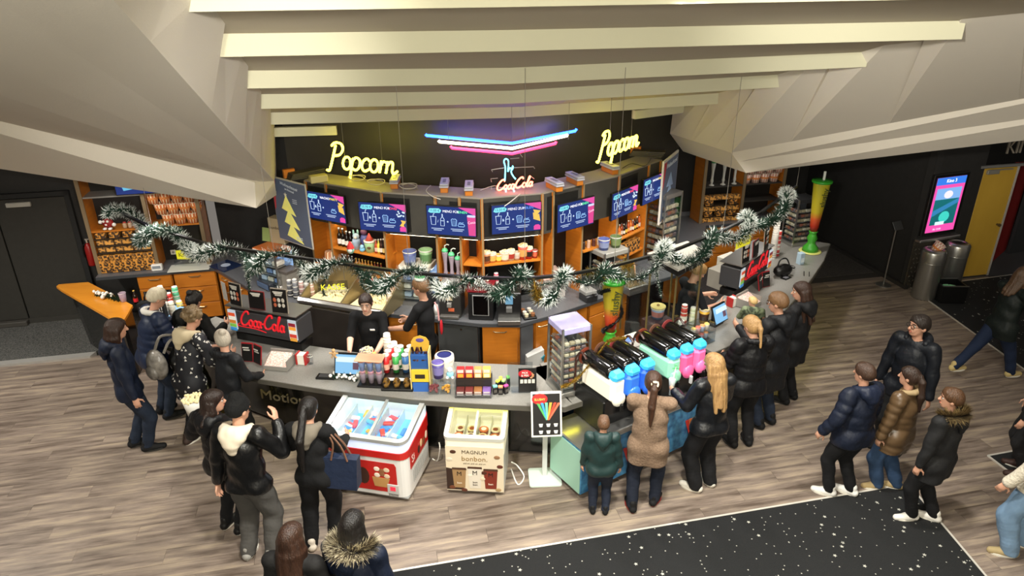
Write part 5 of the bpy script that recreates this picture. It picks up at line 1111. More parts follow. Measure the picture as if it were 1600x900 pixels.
# hanging adapter plugs on the right counter edge
for (x, y), lab in (((1250, 474), 'left white plug hanging from the right counter edge'), ((1258, 475), 'right white plug hanging from the right counter edge')):
    q = K(x, y, .55) + Vector((.0, 0, 0)); tp = Vector((q.x, q.y, 1.0)); t = thing('hanging_plug', lab, 'plug', q, .3, 'plugs hanging on the right'); M().box((0, 0, 0), (.045, .03, .07), b=.008).build('plug', C('d9d4a8', .5), t); M().tube([(0, 0, .03), (.02, .0, .25), (.03, .06, .45)], .006, 5).build('lead', black, t)
# ================================================================== ITEMS ON THE FRONT COUNTER
def at(x, y, z=CZ): p = K(x, y, z); return Vector((p.x, p.y, z))
def cup_m(r0, r1, h, n=12): return M().lathe([(r0, 0), (r1, h), (r1 * .94, h), (r0 * .9, .006)], n=n)
def cupstack(label, loc, col, h, r=.042, band=None, group=None, tilt=0.0):
    t = thing('cup_stack', label, 'cups', loc, 0, group); n = max(2, int(h / .035))
    m = M(); m.lathe([(r * .95, 0), (r * .75, h), (r * .7, h)], n=14); m.build('stack', C(col, .5), t, smooth=True)
    for k in range(n): M().lathe([(r * (1.0 - .22 * k / n), 0), (r * (1.03 - .22 * k / n), .007), (r * (1.0 - .22 * k / n), .014)], (0, 0, h * k / n), n=14, cap=False).build('rim', C('ece7dc' if k % 2 else col, .5), t, smooth=True)
    if band: M().lathe([(r * .93, h * .25), (r * .86, h * .5)], n=14, cap=False).build('brand_band', C(band, .5), t)
    M().lathe([(r * .72, h), (r * .70, h + .006)], n=14).build('top_cup_base', C('f0ece4', .5), t); return t
def bottle(label, loc, body='1a120c', lab='e8e2d2', h=.24, capc='c9c9c0', r=.03, group=None, me={}):
    key = (body, lab, h, capc, r)
    if key not in me:
        me[key] = (M().lathe([(r, 0), (r, h * .55), (r * .85, h * .63), (r * .38, h * .76), (r * .36, h * .94)], n=12).mesh('glass_body', C(body, .12), True), M().lathe([(r * 1.03, h * .14), (r * 1.03, h * .42)], n=12, cap=False).mesh('label', C(lab, .5), True), M().lathe([(r * .44, h * .93), (r * .44, h)], n=10).mesh('cap', C(capc, .35), True))
    t = thing('bottle', label, 'bottle', loc, 0, group)
    for n_, q in zip(('glass_body', 'label', 'cap'), me[key]): obj(n_, q, t)
    return t
def box_item(nm, label, cat, loc, rz, d, col, prints=(), group=None, b=.005):
    t = thing(nm, label, cat, loc, rz, group); M().box((0, 0, d[2] / 2), d, b=b).build('body', C(col, .5), t)
    for k, (x0, z0, x1, z1, c) in enumerate(prints): M().rect(x0 * d[0], z0 * d[2], x1 * d[0], z1 * d[2], -d[1] / 2 - .0025).build('print', C(c, .5), t)
    return t
def popcorn_top(m, r, z, n=40, seed=1, sz=.014):
    q = random.Random(seed)
    for _ in range(n): a, rr_ = q.uniform(0, 6.28), r * math.sqrt(q.random()); m.ball((rr_ * math.cos(a), rr_ * math.sin(a), z + q.uniform(-.004, .012)), sz * q.uniform(.7, 1.1), 6)
    return m
popc = mat('popcorn', srgb('e2cf95'), .8, var=(40, srgb('f0e4bd')))
def bucket(label, loc, r, h, col, band=None, pop=True, group=None):
    t = thing('popcorn_bucket', label, 'bucket', loc, 0, group); M().lathe([(r * .78, 0), (r, h), (r * .96, h), (r * .75, .01)], n=18).build('bucket', C(col, .4), t, smooth=True)
    M().lathe([(r * 1.0, h - .012), (r * 1.05, h - .004), (r * 1.0, h + .004)], n=18, cap=False).build('rim', C('d9d5c8', .4), t, smooth=True)
    if band: M().lathe([(r * .845, h * .25), (r * .955, h * .75)], n=18, cap=False).build('print', C(band, .4), t)
    if pop: tag(popcorn_top(M(), r * .9, h, 46).build('popcorn', popc, t), kind='stuff')
    return t
def fir(label, x, y, z, n=70, sp=.22, an=0.0):
    o = at(x, y, z); t = thing('fir_sprig', label, 'decoration', o, an); m = M(); q = random.Random(x)
    pts = [Vector((-sp, 0, .02)), Vector((0, .01, .04)), Vector((sp, 0, .02))]; needles(m, spline(pts, 4), .06, 700, q, lambda u, r: 0); tag(m.build('needles', [gg, gw], t), kind='stuff')
    s_ = M()
    for _ in range(16): s_.ball((q.uniform(-sp, sp), q.uniform(-.06, .06), q.uniform(.04, .07)), q.uniform(.012, .03), 7)
    tag(s_.build('cotton_snow', white, t), kind='stuff'); return t
fir('snowy fir sprig lying on the orange counter end', 168, 458, oz, sp=.26, an=-.45); fir('snowy fir sprig beside the till screen on the front counter', 537, 590, CZ, sp=.16, an=-.2)
item('plastic_cup', 'clear pinkish plastic cup at the back of the orange counter end', 'cup', at(194, 466), 0, [('cup', cup_m(.035, .05, .16), mat('pink_clear', srgb('b9a0b0'), .15, alpha=.6), 1), ('rim', M().lathe([(.05, .155), (.053, .16), (.05, .165)], n=12, cap=False), C('d9ccd6', .3), 1)])
bottle('small red labelled cola bottle behind the white haired man', at(213, 466), '1c0f0c', 'c8202a', .2, 'd8b34a', .03)
# black tote bag with lettering
t = thing('tote_bag', 'black cloth bag with white lettering standing on the left counter', 'bag', at(243, 496), .1)
M().prism([(-.17, -.05), (.17, -.05), (.15, .07), (-.15, .07)], 0, .30).build('bag', cloth_black if False else mat('bag_black', srgb('0d0d0e'), .8, bump=(9, .5)), t); text(t, 'XXO!', .12, (0, -.053, .2), C('e5e2da', .6)); M().tube(spline([(-.08, 0, .3), (-.05, -.03, .40), (.05, -.03, .40), (.08, 0, .3)], 4), .012, 5).build('strap', MATS['bag_black'], t)
M().ball((0, .0, .29), (.15, .05, .05), 10).build('bulging_top', MATS['bag_black'], t, smooth=True)
for k, (x, y, c, h, b_, lab) in enumerate(((257, 475, 'dcd8cf', .34, None, 'white'), (268, 478, 'c8322a', .26, 'e8d8c8', 'red'), (279, 474, '5fb98f', .32, 'f0ece4', 'green'), (284, 487, 'e0c95a', .22, 'c05a3a', 'yellow'), (272, 492, 'cfc9b5', .26, None, 'cream'), (262, 490, 'c9c6bd', .24, None, 'grey'))): cupstack('stack of %s paper cups on the left counter behind the queue' % lab, at(x, y), c, h, .05, b_, 'cup stacks on the left counter')
box_item('can_tin', 'small red tin with cream lid on the left counter', 'tin', at(293, 482), 0, (.08, .08, .08), '8c1f1a', [(-.3, .2, .3, .8, 'e2cfa8')])
item('tablet_till', 'flat till tablet with pale blue screen on the left counter', 'screen', at(283, 492), -.35, [('stand', M().box((0, .05, .04), (.1, .08, .08)), black), ('casing', M().box((0, 0, .1), (.30, .018, .2), rx=-.9, b=.006), black), ('display', M().box((0, -.009, .108), (.27, .008, .17), rx=-.9), E('a9d3ee', .9))])
for k, (x, y, d, c, lab) in enumerate(((252, 500, (.22, .12, .10), '8d879c', 'mottled grey pouch'), (262, 497, (.14, .05, .07), '7a2030', 'dark red wallet'), (268, 508, (.14, .08, .03), 'd9b8cf', 'white and pink card box'), (316, 498, (.2, .12, .06), '1b1b1c', 'black gadget holder'), (322, 507, (.16, .08, .05), '24262a', 'black card reader'))): box_item('counter_item', lab + ' lying on the left counter before the queue', 'clutter', at(x, y), -.4 + .2 * k, d, c, [(-.3, .3, .2, .8, '5d6a8a')] if k == 0 else [(-.2, .2, .2, .6, '9a9a98')], None, .02)
t = thing('card_terminal', 'dark blue card terminal on the left counter', 'terminal', at(331, 520), -.5); M().box((0, 0, .03), (.1, .19, .05), rx=.1, b=.01).build('body', C('1b2334', .4), t); M().box((0, .05, .058), (.07, .05, .006), rx=.1).build('display', E('6fa8d8', .6), t); M().box((0, -.03, .052), (.07, .08, .006), rx=.1).build('keypad', C('4a4d55', .5), t)
bottle('small green sanitiser bottle left of the drink station', at(346, 510), '5f8a3a', '2f4a22', .12, 'd9d5c8', .02)
# ---- cola drink stations
def cola_station(label, a, b, z, face_an, right):
    m_ = (a + b) / 2; an = math.atan2(b.y - a.y, b.x - a.x); w_ = (b - a).length; h = .40
    t = thing('drink_station', label, 'drink station', (m_.x, m_.y, z), an, 'cola drink stations')
    M().box((0, .14, h / 2 + .1), (w_, .30, h - .1), b=.008).build('housing', C('38383a', .4), t); M().box((0, .16, .05), (w_ * .96, .22, .1)).build('foot', black, t); M().box((0, .14, h + .105), (w_ + .02, .34, .012)).build('top_plate', steel, t)
    fp = M().box((0, -.015, h * .5 + .13), (w_ * .74, .012, h * .62), b=.004).build('front_plate', C('3f3f42', .45), t)
    st, wd = script_strokes('Coca-Cola'); sc = w_ * .64 / wd
    for q in st: M().tube(spline([(-w_ * .32 + p[0] * sc, -.026, h * .5 + .07 + p[1] * sc * 1.15) for p in q], 4), .013, 6).build('logo_stroke', mat('cola_red', srgb('d8202a'), .35, emit=srgb('d8202a'), es=.35), fp, smooth=True)
    M().tube(spline([(-w_ * .33, -.026, h * .5 + .09), (-w_ * .35, -.026, h * .5 + .05), (-.1, -.026, h * .5 + .045), (.05, -.026, h * .5 + .02)], 4), .006, 5).build('logo_stroke', MATS['cola_red'], fp)
    for sx in (-1, 1):
        sp_ = M().box((sx * w_ * .435, -.016, h * .5 + .12), (w_ * .11, .012, h * .66)).build('light_panel', E('dfe9ee', .55), t)
        for k, c in enumerate(('d8552f', 'e8e2d2', 'c87a2f', '7ab84a', '3f8fd0') if sx < 0 else ('8a2430', 'e89a3a', 'e2e2da', 'c8402f', 'd99a3a')): M().box((sx * w_ * .435, -.024, h * .78 + .08 - k * h * .125), (w_ * .095, .006, h * .11)).build('flavour_print', mat('fl_' + c, srgb(c), .4, emit=srgb(c), es=.3), sp_)
    for k, (kx, hh, ww, c) in enumerate(((-.36, .30, .20, 0), (-.05, .24, .23, 1), (.28, .32, .22, 2))):
        mb = thing('menu_card', ('snack', 'discount', 'drinks')[k] + ' menu card standing on the ' + label.split(' station')[0], 'menu card', Vector((m_.x, m_.y, z + h + .112)) + Vector((math.cos(an) * kx * w_, math.sin(an) * kx * w_, 0)), an + (-.12, .06, .12)[k])
        M().box((0, .02, hh / 2), (ww, .012, hh), rx=-.08, b=.003).build('frame', C('8f8578', .4) if k != 1 else C('7a2a28', .4), mb); sh = M().box((0, .012, hh / 2), (ww - .02, .008, hh - .02), rx=-.08).build('sheet', C('161414', .4), mb)
        for q in range(3): M().box((0, .004 + .012 * q * .3, hh * (.88 - q * .07)), (ww * (.6 - .1 * q), .003, .014), rx=-.08).build('text_line', C('d9d5cb', .5), sh)
        for q in range(6 if k != 1 else 0): M().ball((-ww * .25 + ww * .25 * (q % 3), .004, hh * (.55 - .22 * (q // 3))), (.022, .004, .03), 8).build('food_print', C(('d9d5cb', 'cfc9bd', 'c86a4a')[(q + k) % 3], .5), sh)
    return t
a, b = at(364, 526, CZ), at(470, 548, CZ); cola_station('left cola drink station with red script on the front counter', a, b, CZ, 0, False)
a, b = at(1150, 472, CZ), at(1200, 436, CZ); cola_station('right cola drink station with red script on the front counter', a, b, CZ, 0, True)
for (x, y, an, lab) in ((393, 562, math.radians(-22), 'left'), (1193, 456, math.radians(40), 'right')):
    t = thing('menu_folder', 'open black and red menu folder in front of the %s drink station' % lab, 'menu', at(x, y), an)
    for s in (-1, 1):
        M().box((s * .075, .03, .12), (.15, .014, .24), rz=s * -.25, rx=-.2, b=.003).build('cover', C('a3242a', .4), t); q = M().box((s * .075, .022, .12), (.13, .010, .215), rz=s * -.25, rx=-.2).build('page', C('191717', .4), t)
        for k in range(3): M().box((s * .075, .010 + .008 * k, .19 - k * .035), (.08, .004, .014), rz=s * -.25, rx=-.2).build('text_line', C('d3cfc5', .5), q)
        if s < 0: M().box((-.07, .028, .09), (.05, .004, .07), rz=.25, rx=-.2).build('food_print', C('c98a5a', .5), q)
stw = mat('straw_stripes', srgb('e8b5a8'), .5, var=(70, srgb('f2e6dd'), (1, 1, 1), .06))
for (x, y, an, lab) in ((436, 567, math.radians(-10), 'left'), (1168, 482, math.radians(42), 'right')):
    t = thing('straw_tray', 'grey tray full of red striped paper straws on the %s side' % lab, 'tray', at(x, y), an)
    M().box((0, .0, .03), (.30, .22, .02)).box((0, .11, .09), (.30, .015, .16)).box((0, -.11, .03), (.30, .015, .05)).box((.15, 0, .07), (.012, .22, .12)).box((-.15, 0, .07), (.012, .22, .12)).build('tray', C('8f8b84', .4), t)
    for r_ in range(16): M().tube([(-.138, -.098 + r_ * .0125, .052 + r_ * .0055), (.138, -.098 + r_ * .0125, .052 + r_ * .0055)], .0085, 5).build('straw', stw, t)
for (x, y, an, lab) in ((472, 563, -.2, 'white napkin dispenser with red sides beside the straw tray'), (1143, 482, .6, 'red and white napkin dispenser right of the till screen')):
    t = thing('napkin_dispenser', lab, 'dispenser', at(x, y), an); M().box((-.055, 0, .07), (.02, .11, .14), b=.004).box((.055, 0, .07), (.02, .11, .14), b=.004).build('side', C('b02a28', .4), t)
    for k in range(6): M().box((0, -.04 + k * .016, .065), (.09, .012, .13), b=.003).build('napkin', C('efe9de', .7), t)
item('glass_jar', 'clear glass jar beside the napkin dispenser', 'jar', at(484, 564), 0, [('jar', M().lathe([(.03, 0), (.035, .03), (.035, .10), (.03, .11)], n=12), acrylic, 1), ('rim', M().lathe([(.036, .10), (.036, .112)], n=12, cap=False), C('cfd0c5', .3))])
# ---- till with screen
def till(label, x, y, an, w_=.33):
    t = thing('till_screen', label, 'till', at(x, y), an); M().box((0, .06, .012), (.2, .16, .024), b=.006).build('foot', black, t); M().box((0, .08, .1), (.06, .03, .18)).build('neck', black, t)
    M().box((0, 0, .17), (w_, .025, .26), rx=-.35, b=.006).build('casing', black, t); d = M().box((0, -.012, .172), (w_ - .03, .008, .22), rx=-.35).build('display', E('7fb8e0', .95), t); M().box((0, -.018, .235), (w_ - .06, .004, .06), rx=-.35).build('screen_window', E('cfe6f5', 1.0), d); M().box((w_ * .28, -.02, .16), (.07, .004, .09), rx=-.35).build('screen_picture', E('6a4a5a', .8), d); return t
till('till screen with pale blue display facing the freezers', 545, 585, -.12); till('till screen with blue and pink display at the right counter', 1121, 512, math.radians(42), .30)
item('cash_tray', 'black coin tray on the front counter beside the till', 'tray', at(508, 586), -.1, [('tray', M().box((0, 0, .012), (.22, .11, .024), b=.006), black), ('mat', M().box((.0, 0, .025), (.16, .07, .004)), C('3a3a3c', .6))])
item('gingerbread_figure', 'small tan gingerbread figure on the corner of the till screen', 'ornament', at(528, 590) + Vector((-.03, .02, .30)), -.1, [('body', M().ball((0, 0, .03), (.03, .012, .035), 8), C('c9a070', .8), 1), ('head', M().ball((0, 0, .075), .022, 8), C('c9a070', .8), 1), ('arm', M().tube([(-.05, 0, .04), (.05, 0, .04)], .011, 6), C('c9a070', .8)), ('leg', M().tube([(-.03, 0, -.02), (0, 0, .02), (.03, 0, -.02)], .011, 6), C('c9a070', .8))])
# ---- snack displays on the middle of the counter
bucket('violet popcorn bucket with figure in front of the serving woman', at(573, 560), .085, .14, '5a4a8a', '8a7ab0'); item('toy_figure', 'small yellow toy figure beside the violet popcorn bucket', 'toy', at(584, 562), 0, [('body', M().ball((0, 0, .05), (.035, .03, .05)), C('e2b83a', .6), 1), ('head', M().ball((0, 0, .11), .03), C('e8c86a', .6), 1), ('crest', M().lathe([(.015, .13), (.002, .16)]), C('c85a3a', .6))])
cupstack('tall stack of white cups with red rims beside the serving man', at(606, 558), 'e6dccb', .34, .055, 'c8a07a')
cupstack('second stack of cream cups behind the snack tubes', at(616, 560), 'ddd2bd', .24, .055)
t = thing('slush_cup_display', 'clear display of blue and pink sample slush cups', 'display', at(578, 600), -.1); M().box((0, .04, .012), (.30, .18, .024), b=.006).build('base', black, t); M().box((0, .13, .17), (.30, .01, .34)).build('back_panel', acrylic, t); M().box((0, .05, .17), (.30, .15, .01)).build('shelf', acrylic, t); M().box((0, .05, .335), (.32, .18, .02), b=.006).build('top_board', C('e2a98a', .5), t)
for r_ in range(2):
    for k in range(3): c = M().lathe([(.025, 0), (.043, .12), (.045, .125)], ((k - 1) * .095, 0.03, .026 + r_ * .15), n=12).build('sample_cup', mat('cup_%d' % r_, srgb(('b9a8b5', '8fa9d8')[r_]), .2, alpha=.9), t, smooth=True); M().lathe([(.045, .125), (.03, .15), (.012, .155)], ((k - 1) * .095, 0.03, .026 + r_ * .15), n=12).build('dome_lid', C(('c98a8f', 'd8885a')[r_], .4), c, smooth=True)
for r_, (c, nm) in enumerate((('c8282a', 'red'), ('3f9a4a', 'green'), ('3f6fa5', 'blue'))):
    for k in range(3):
        p = at(603 + r_ * 15 + k * 4, 592 - k * 7) + Vector((0, .03, .10)); t = thing('crisp_tube', '%s crisp tube, %s in its row on the snack tray' % (nm, ('foremost', 'middle', 'rearmost')[k]), 'crisps', p, 0, 'crisp tubes on the counter'); M().lathe([(.037, 0), (.037, .21)], n=14).build('tube', C(c, .35), t, smooth=True); M().lathe([(.039, .21), (.039, .225), (.034, .228)], n=14).build('lid', C('f0ede6', .4), t, smooth=True); M().lathe([(.0375, .04), (.0375, .11)], n=14, cap=False).build('print', C('d9cfc0' if r_ else 'e0a890', .4), t)
p = at(622, 600); t = thing('snack_tray', 'stepped black tray carrying crisp tubes and nut bags', 'tray', p, -.06); M().box((0, .09, .05), (.36, .22, .1), b=.004).build('step', black, t); M().box((0, -.06, .015), (.36, .14, .03), b=.004).build('tray', black, t); M().box((0, -.025, .095), (.3, .012, .03)).build('price_strip', C('d9dade', .4), t)
for k in range(6): tag(M().ball((0, 0, .05), (.04, .022, .055), 8).build('nut_bag', mat('nut_bag', srgb('8a6426'), .3, var=(30, srgb('1a120c'), None, .1)), None, p + Vector((-.13 + (k % 3) * .115, -.085 + (k // 3) * .045, .028)), .1), '%s golden nut bag in the %s row of the snack tray' % (('left', 'middle', 'right')[k % 3], ('front', 'rear')[k // 3]), 'snack bag', 'golden nut bags')
t = thing('cardboard_display', 'tall yellow and blue cardboard display with dark snack sticks', 'display', at(657, 606), -.02)
M().box((0, .05, .22), (.20, .14, .44)).build('stand', C('24508f', .5), t); M().box((0, -.03, .06), (.17, .05, .12)).build('front_box', C('2f5fa8', .5), t); M().box((0, -.03, .20), (.19, .06, .14)).build('yellow_box', C('d9b82f', .5), t); M().box((.105, .03, .25), (.012, .16, .5)).box((-.105, .03, .25), (.012, .16, .5)).build('side_wall', C('d9c27a', .5), t)
M().plate([(-.1, .40), (.1, .40), (.1, .56), (.07, .61), (0, .635), (-.07, .61), (-.1, .56)], .08, .012).build('header', C('cda23a', .5), t); M().ball((0, .078, .58), (.045, .004, .025), 10).build('header_print', C('5a4a8a', .5), t); M().box((0, -.062, .2), (.11, .004, .05)).build('front_print', C('2a2014', .5), t)
for k in range(22): M().box((-.08 + (k % 6) * .032, .0 + (k // 6) * .02, .33 + (k // 6) * .04), (.022, .012, .13), rx=.3, rz=.2 * math.sin(k), ry=.3 * math.cos(k * 2)).build('snack_stick', C(('2a1712', '3a1d16', '55302a')[k % 3], .35), t)
bucket('violet film popcorn cup standing on a clear box', at(684, 608) + Vector((0, .02, .16)), .07, .19, '4d4585', '7a72a8', False); item('cup_filling', 'purple filling inside the violet film cup', 'sweets', at(684, 608) + Vector((0, .02, .345)), 0, [('filling', M().lathe([(.062, 0), (.05, .008)], n=14), mat('lilac', srgb('4a4290'), .5, var=(20, srgb('7a6ab0'))))])
t = thing('waste_bag_stand', 'white crumpled bag over a bucket with dark blue inside', 'bag', at(694, 585), 0); M().lathe([(.09, 0), (.115, .06), (.10, .14), (.115, .22), (.11, .27), (.085, .28)], n=16, cap=False).build('bag', mat('crumpled_white', srgb('e2ddd2'), .7, bump=(14, .9)), t, smooth=True); M().lathe([(.088, .26), (.088, .268)], n=16).build('inside', C('1b2260', .5), t)
item('plush_toy', 'pale blue and white plush toy on the clear boxes', 'toy', at(702, 606) + Vector((0, .02, .135)), 0, [('body', M().ball((0, 0, .04), (.045, .035, .045)), C('8fc9d8', .9), 1), ('head', M().ball((0, 0, .10), .032), C('e9eae6', .9), 1), ('foot', M().ball((.03, -.03, .015), .018).ball((-.03, -.03, .015), .018), C('e9eae6', .9), 1)])
for (x, c, lab) in ((676, '8a3a3f', 'clear box of dark red sweets'), (694, 'e0a02f', 'clear box of yellow sweets')):
    t = thing('sweet_box', lab + ' on the front counter', 'sweets box', at(x, 612), 0, 'clear sweets boxes'); M().box((0, .02, .065), (.12, .12, .13), b=.003).build('box', acrylic, t); m = M(); q = random.Random(x)
    for _ in range(26): m.ball((q.uniform(-.042, .042), .02 + q.uniform(-.042, .042), q.uniform(.018, .08)), .016, 6)
    tag(m.build('sweets', C(c, .35), t), kind='stuff')
t = thing('sweets_rack', 'stepped rack of red, yellow and violet sweets packs', 'rack', at(738, 616), -.02); M().box((0, .13, .08), (.40, .14, .16)).build('step', C('2a2522', .4), t); M().box((0, .0, .012), (.40, .14, .024)).build('base', C('2a2522', .4), t); M().box((0, -.07, .03), (.4, .006, .05)).build('front_pane', acrylic, t); M().box((-.2, .05, .1), (.006, .24, .2)).box((.2, .05, .1), (.006, .24, .2)).build('side_pane', acrylic, t)
rp_ = at(738, 616)
for k in range(4):
    c, lab = (('b5282a', 'first red'), ('a8242a', 'second red'), ('d98a4a', 'orange'), ('e2b44a', 'yellow'))[k]
    box_item('sweets_pack', lab + ' sweets pack on the upper step of the rack', 'sweets', rp_ + Vector((-.145 + k * .097, .12, .165)), 0, (.088, .08, .11), c, [(-.4, .62, .4, .95, 'e8c8bd'), (-.35, .1, .35, .5, 'd8a03a' if k < 2 else 'f0e2b0')], 'sweets packs upper step')
for k in range(4):
    c, lab = (('5a1f1c', 'first dark red'), ('6a2622', 'second dark red'), ('8a5a2f', 'brown'), ('6f4f8f', 'violet'))[k]
    for j in range(2): box_item('chocolate_bar', lab + (' upper', ' lower')[j] + ' chocolate bar in the low tray of the rack', 'chocolate', rp_ + Vector((-.145 + k * .097, -.005 , .026 + (1 - j) * .028)), 0, (.09, .11, .025), c, [(-.4, .2, .4, .7, 'd9c8c0')], 'chocolate bars in the low tray')
mc = (('peach', 'd98a5a'), ('turquoise', '6fb8b0'), ('magenta', 'b8428a'), ('lime', 'd2d84a'), ('light green', '9fd07a'), ('yellow', 'e8d84a'), ('leaf green', '6fb85a'))
for k, (x_, y_) in enumerate(((0, 0), (-.06, .01), (.06, .02), (-.03, .07), (.035, .08), (.0, .13), (.085, .1))):
    hh = .09 + .03 * (k // 3); q = box_item('mint_box', mc[k][0] + ' topped mint box in the cluster by the red menu', 'mints', at(780, 616) + Vector((x_, y_, 0)), .3 * k, (.05, .035, hh), '1c1a1a', [(-.35, .3, .35, .7, '55504a')], 'mint boxes'); M().box((0, 0, hh + .011), (.052, .037, .022), b=.004).build('cap', C(mc[k][1], .4), q)
t = thing('menu_stand', 'black menu sign with red badge in an acrylic stand', 'menu', at(818, 614), .04); M().box((-.05, .05, .17), (.28, .006, .36), rx=-.15).build('acrylic_back', acrylic, t); M().box((0, .05, .01), (.3, .12, .012)).build('foot', acrylic, t); s_ = M().box((.03, .02, .15), (.20, .01, .29), rx=-.15, b=.003).build('sheet', C('191818', .4), t)
M().ball((.0, .0, .245), (.075, .006, .05), 12).build('red_badge', C('b3222a', .5), s_); text(s_, 'PICK\n& MIX', .032, (.0, -.012, .245), C('f0e9df', .5), rx=math.pi / 2 - .15)
for k in range(4): M().box((-.035 + k * .043, .013, .14), (.032, .004, .045), rx=-.15).build('cup_print', C('c9c5bb', .5), s_)
for k in range(5): M().ball((.07 + .02 * math.sin(k), .005, .19 + .018 * k), (.016, .004, .012), 7).build('sweet_print', C('c08a62', .5), s_)
for k in range(2): M().box((.03, .02, .08 - k * .03), (.1, .004, .01), rx=-.15).build('text_line', C('b9b5ab', .5), s_)
# things between the cup and the slush station
for k, (x, y, d, c, an, lab) in enumerate(((975, 548, (.2, .3, .02), 'd9a596', .6, 'pink paper stack'), (990, 538, (.24, .16, .03), 'd6d2c6', .6, 'white napkin stack'), (992, 556, (.14, .12, .08), '9a9690', .5, 'grey straw box'), (985, 545, (.12, .1, .05), '5a7ab0', .9, 'blue and white carton'))): box_item('counter_item', lab + ' between slush cup and slush machines', 'clutter', at(x, y) + Vector((0, .12, 0)), an, d, c, [(-.3, .2, .3, .7, 'e5e0d5')])
# ---- glass booth on the right with posts
bz = CZ
pts = [at(1006, 540), at(1047, 535), at(1083, 528)]
gb_ = thing('glass_booth', 'glass fronted hot snack booth with brass posts on the right counter', 'booth', pts[0], 0)
brass = mat('brass_post', srgb('8d7d52'), .3, metal=.7)
tops = [KY(1014, 410, pts[0].y + .1), KY(1058, 428, pts[1].y + .05), KY(1095, 418, pts[2].y + .2)]
zt = 1.93
for k, p in enumerate(pts): M().tube([p - pts[0], p - pts[0] + Vector((0, 0, zt - CZ))], .013, 7).build('post', brass, gb_)
bk_ = [p + Vector((-.25, .42, 0)) for p in pts]
for p in (bk_[0], bk_[2]): M().tube([p - pts[0], p - pts[0] + Vector((0, 0, zt - CZ))], .013, 7).build('post', brass, gb_)
for a, b in ((pts[0], pts[1]), (pts[1], pts[2]), (bk_[0], pts[0])):
    d = b - a; M().box(((a + b) / 2 - pts[0] + Vector((0, 0, (zt - CZ) / 2))), (d.length - .03, .006, zt - CZ - .02), rz=math.atan2(d.y, d.x)).build('glass_pane', glass, gb_)
tp = [K(1012, 398, zt + .05), K(1060, 424, zt + .05), K(1112, 400, zt + .05), K(1075, 380, zt + .05)]
M().prism([(p.x - pts[0].x, p.y - pts[0].y) for p in tp], zt + .02 - CZ, zt + .05 - CZ).build('roof_panel', C('a9a69b', .3), gb_); ce = sum(tp, Vector()) / 4
M().prism([tuple(((p - ce) * .97 + ce - pts[0])[:2]) for p in tp], zt - .05 - CZ, zt + .02 - CZ).build('roof_edge', black, gb_)
box_item('snack_heater', 'dark violet box under the popcorn bucket in the glass booth', 'box', at(1028, 520) + Vector((0, .12, 0)), .55, (.34, .24, .12), '3a2a2f', [(-.4, .2, .4, .5, '4f3a3f')])
bucket('film popcorn bucket with yellow lid on the dark violet box', at(1028, 520) + Vector((0, .14, .12)), .09, .15, '7a8aa5', 'b0726a'); item('figure_disc', 'yellow round disc with figure on the film popcorn bucket', 'toy', at(1028, 520) + Vector((0, .14, .285)), 0, [('disc', M().lathe([(.1, 0), (.1, .012)], n=18), C('e8d48a', .5)), ('knob', M().ball((0, 0, .02), .02), C('9a7a4a', .5), 1)])
cupstack('stack of red cups inside the right glass booth', at(1066, 512), 'b53a2f', .30, .05, 'e9dfd0', 'cup stacks right'); cupstack('stack of pale green cups inside the right glass booth', at(1080, 512), 'cfd2b0', .26, .05, 'e8e2c8', 'cup stacks right'); cupstack('stack of clear grey cups inside the right glass booth', at(1062, 522), 'b5b5ae', .16, .05, None, 'cup stacks right')
bucket('yellow popcorn bucket with cartoon print beside the right till', at(1098, 508), .07, .20, 'e0ad3a', '4a2f22')
item('black_tablet', 'black tablet on a stand inside the glass booth', 'tablet', at(1060, 532), .5, [('foot', M().box((0, .04, .01), (.12, .1, .02)), black), ('slab', M().box((0, 0, .10), (.20, .015, .15), rx=-.5, b=.004), black)])
t = thing('sweets_display', 'clear rack of orange and yellow sweets cups beside the right till', 'display', at(1095, 540), .6); M().box((0, .05, .01), (.34, .24, .02)).box((0, .16, .13), (.34, .008, .25)).box((-.17, .05, .13), (.008, .22, .25)).box((.17, .05, .13), (.008, .22, .25)).build('rack', acrylic, t); M().box((0, .05, .13), (.33, .2, .008)).build('shelf', acrylic, t)
for k in range(8): x_ = -.12 + (k % 4) * .08; z_ = .02 + (k // 4) * .12; c_ = M().lathe([(.028, 0), (.036, .07), (.036, .075)], (x_, .05, z_), n=10).build('sweets_cup', mat('swc%d' % (k % 3), srgb(('a8b5c9', 'd9d2c0', 'c9a0a5')[k % 3]), .25), t, smooth=True); M().ball((x_, .05, z_ + .075), (.036, .036, .02), 8).build('sweets_heap', C(('e89a5a', 'e8c86a', 'd9705a')[k % 3], .5), c_, smooth=True)
t = thing('reusable_cup', 'red and white lying paper bag before the sweets rack', 'bag', at(1072, 540), .9); M().ball((0, 0, .04), (.08, .04, .04)).build('bag', C('a8323a', .5), t, smooth=True); M().box((.09, 0, .03), (.05, .05, .03), rz=.3, b=.01).build('tag', C('e8dcc0', .5), t)
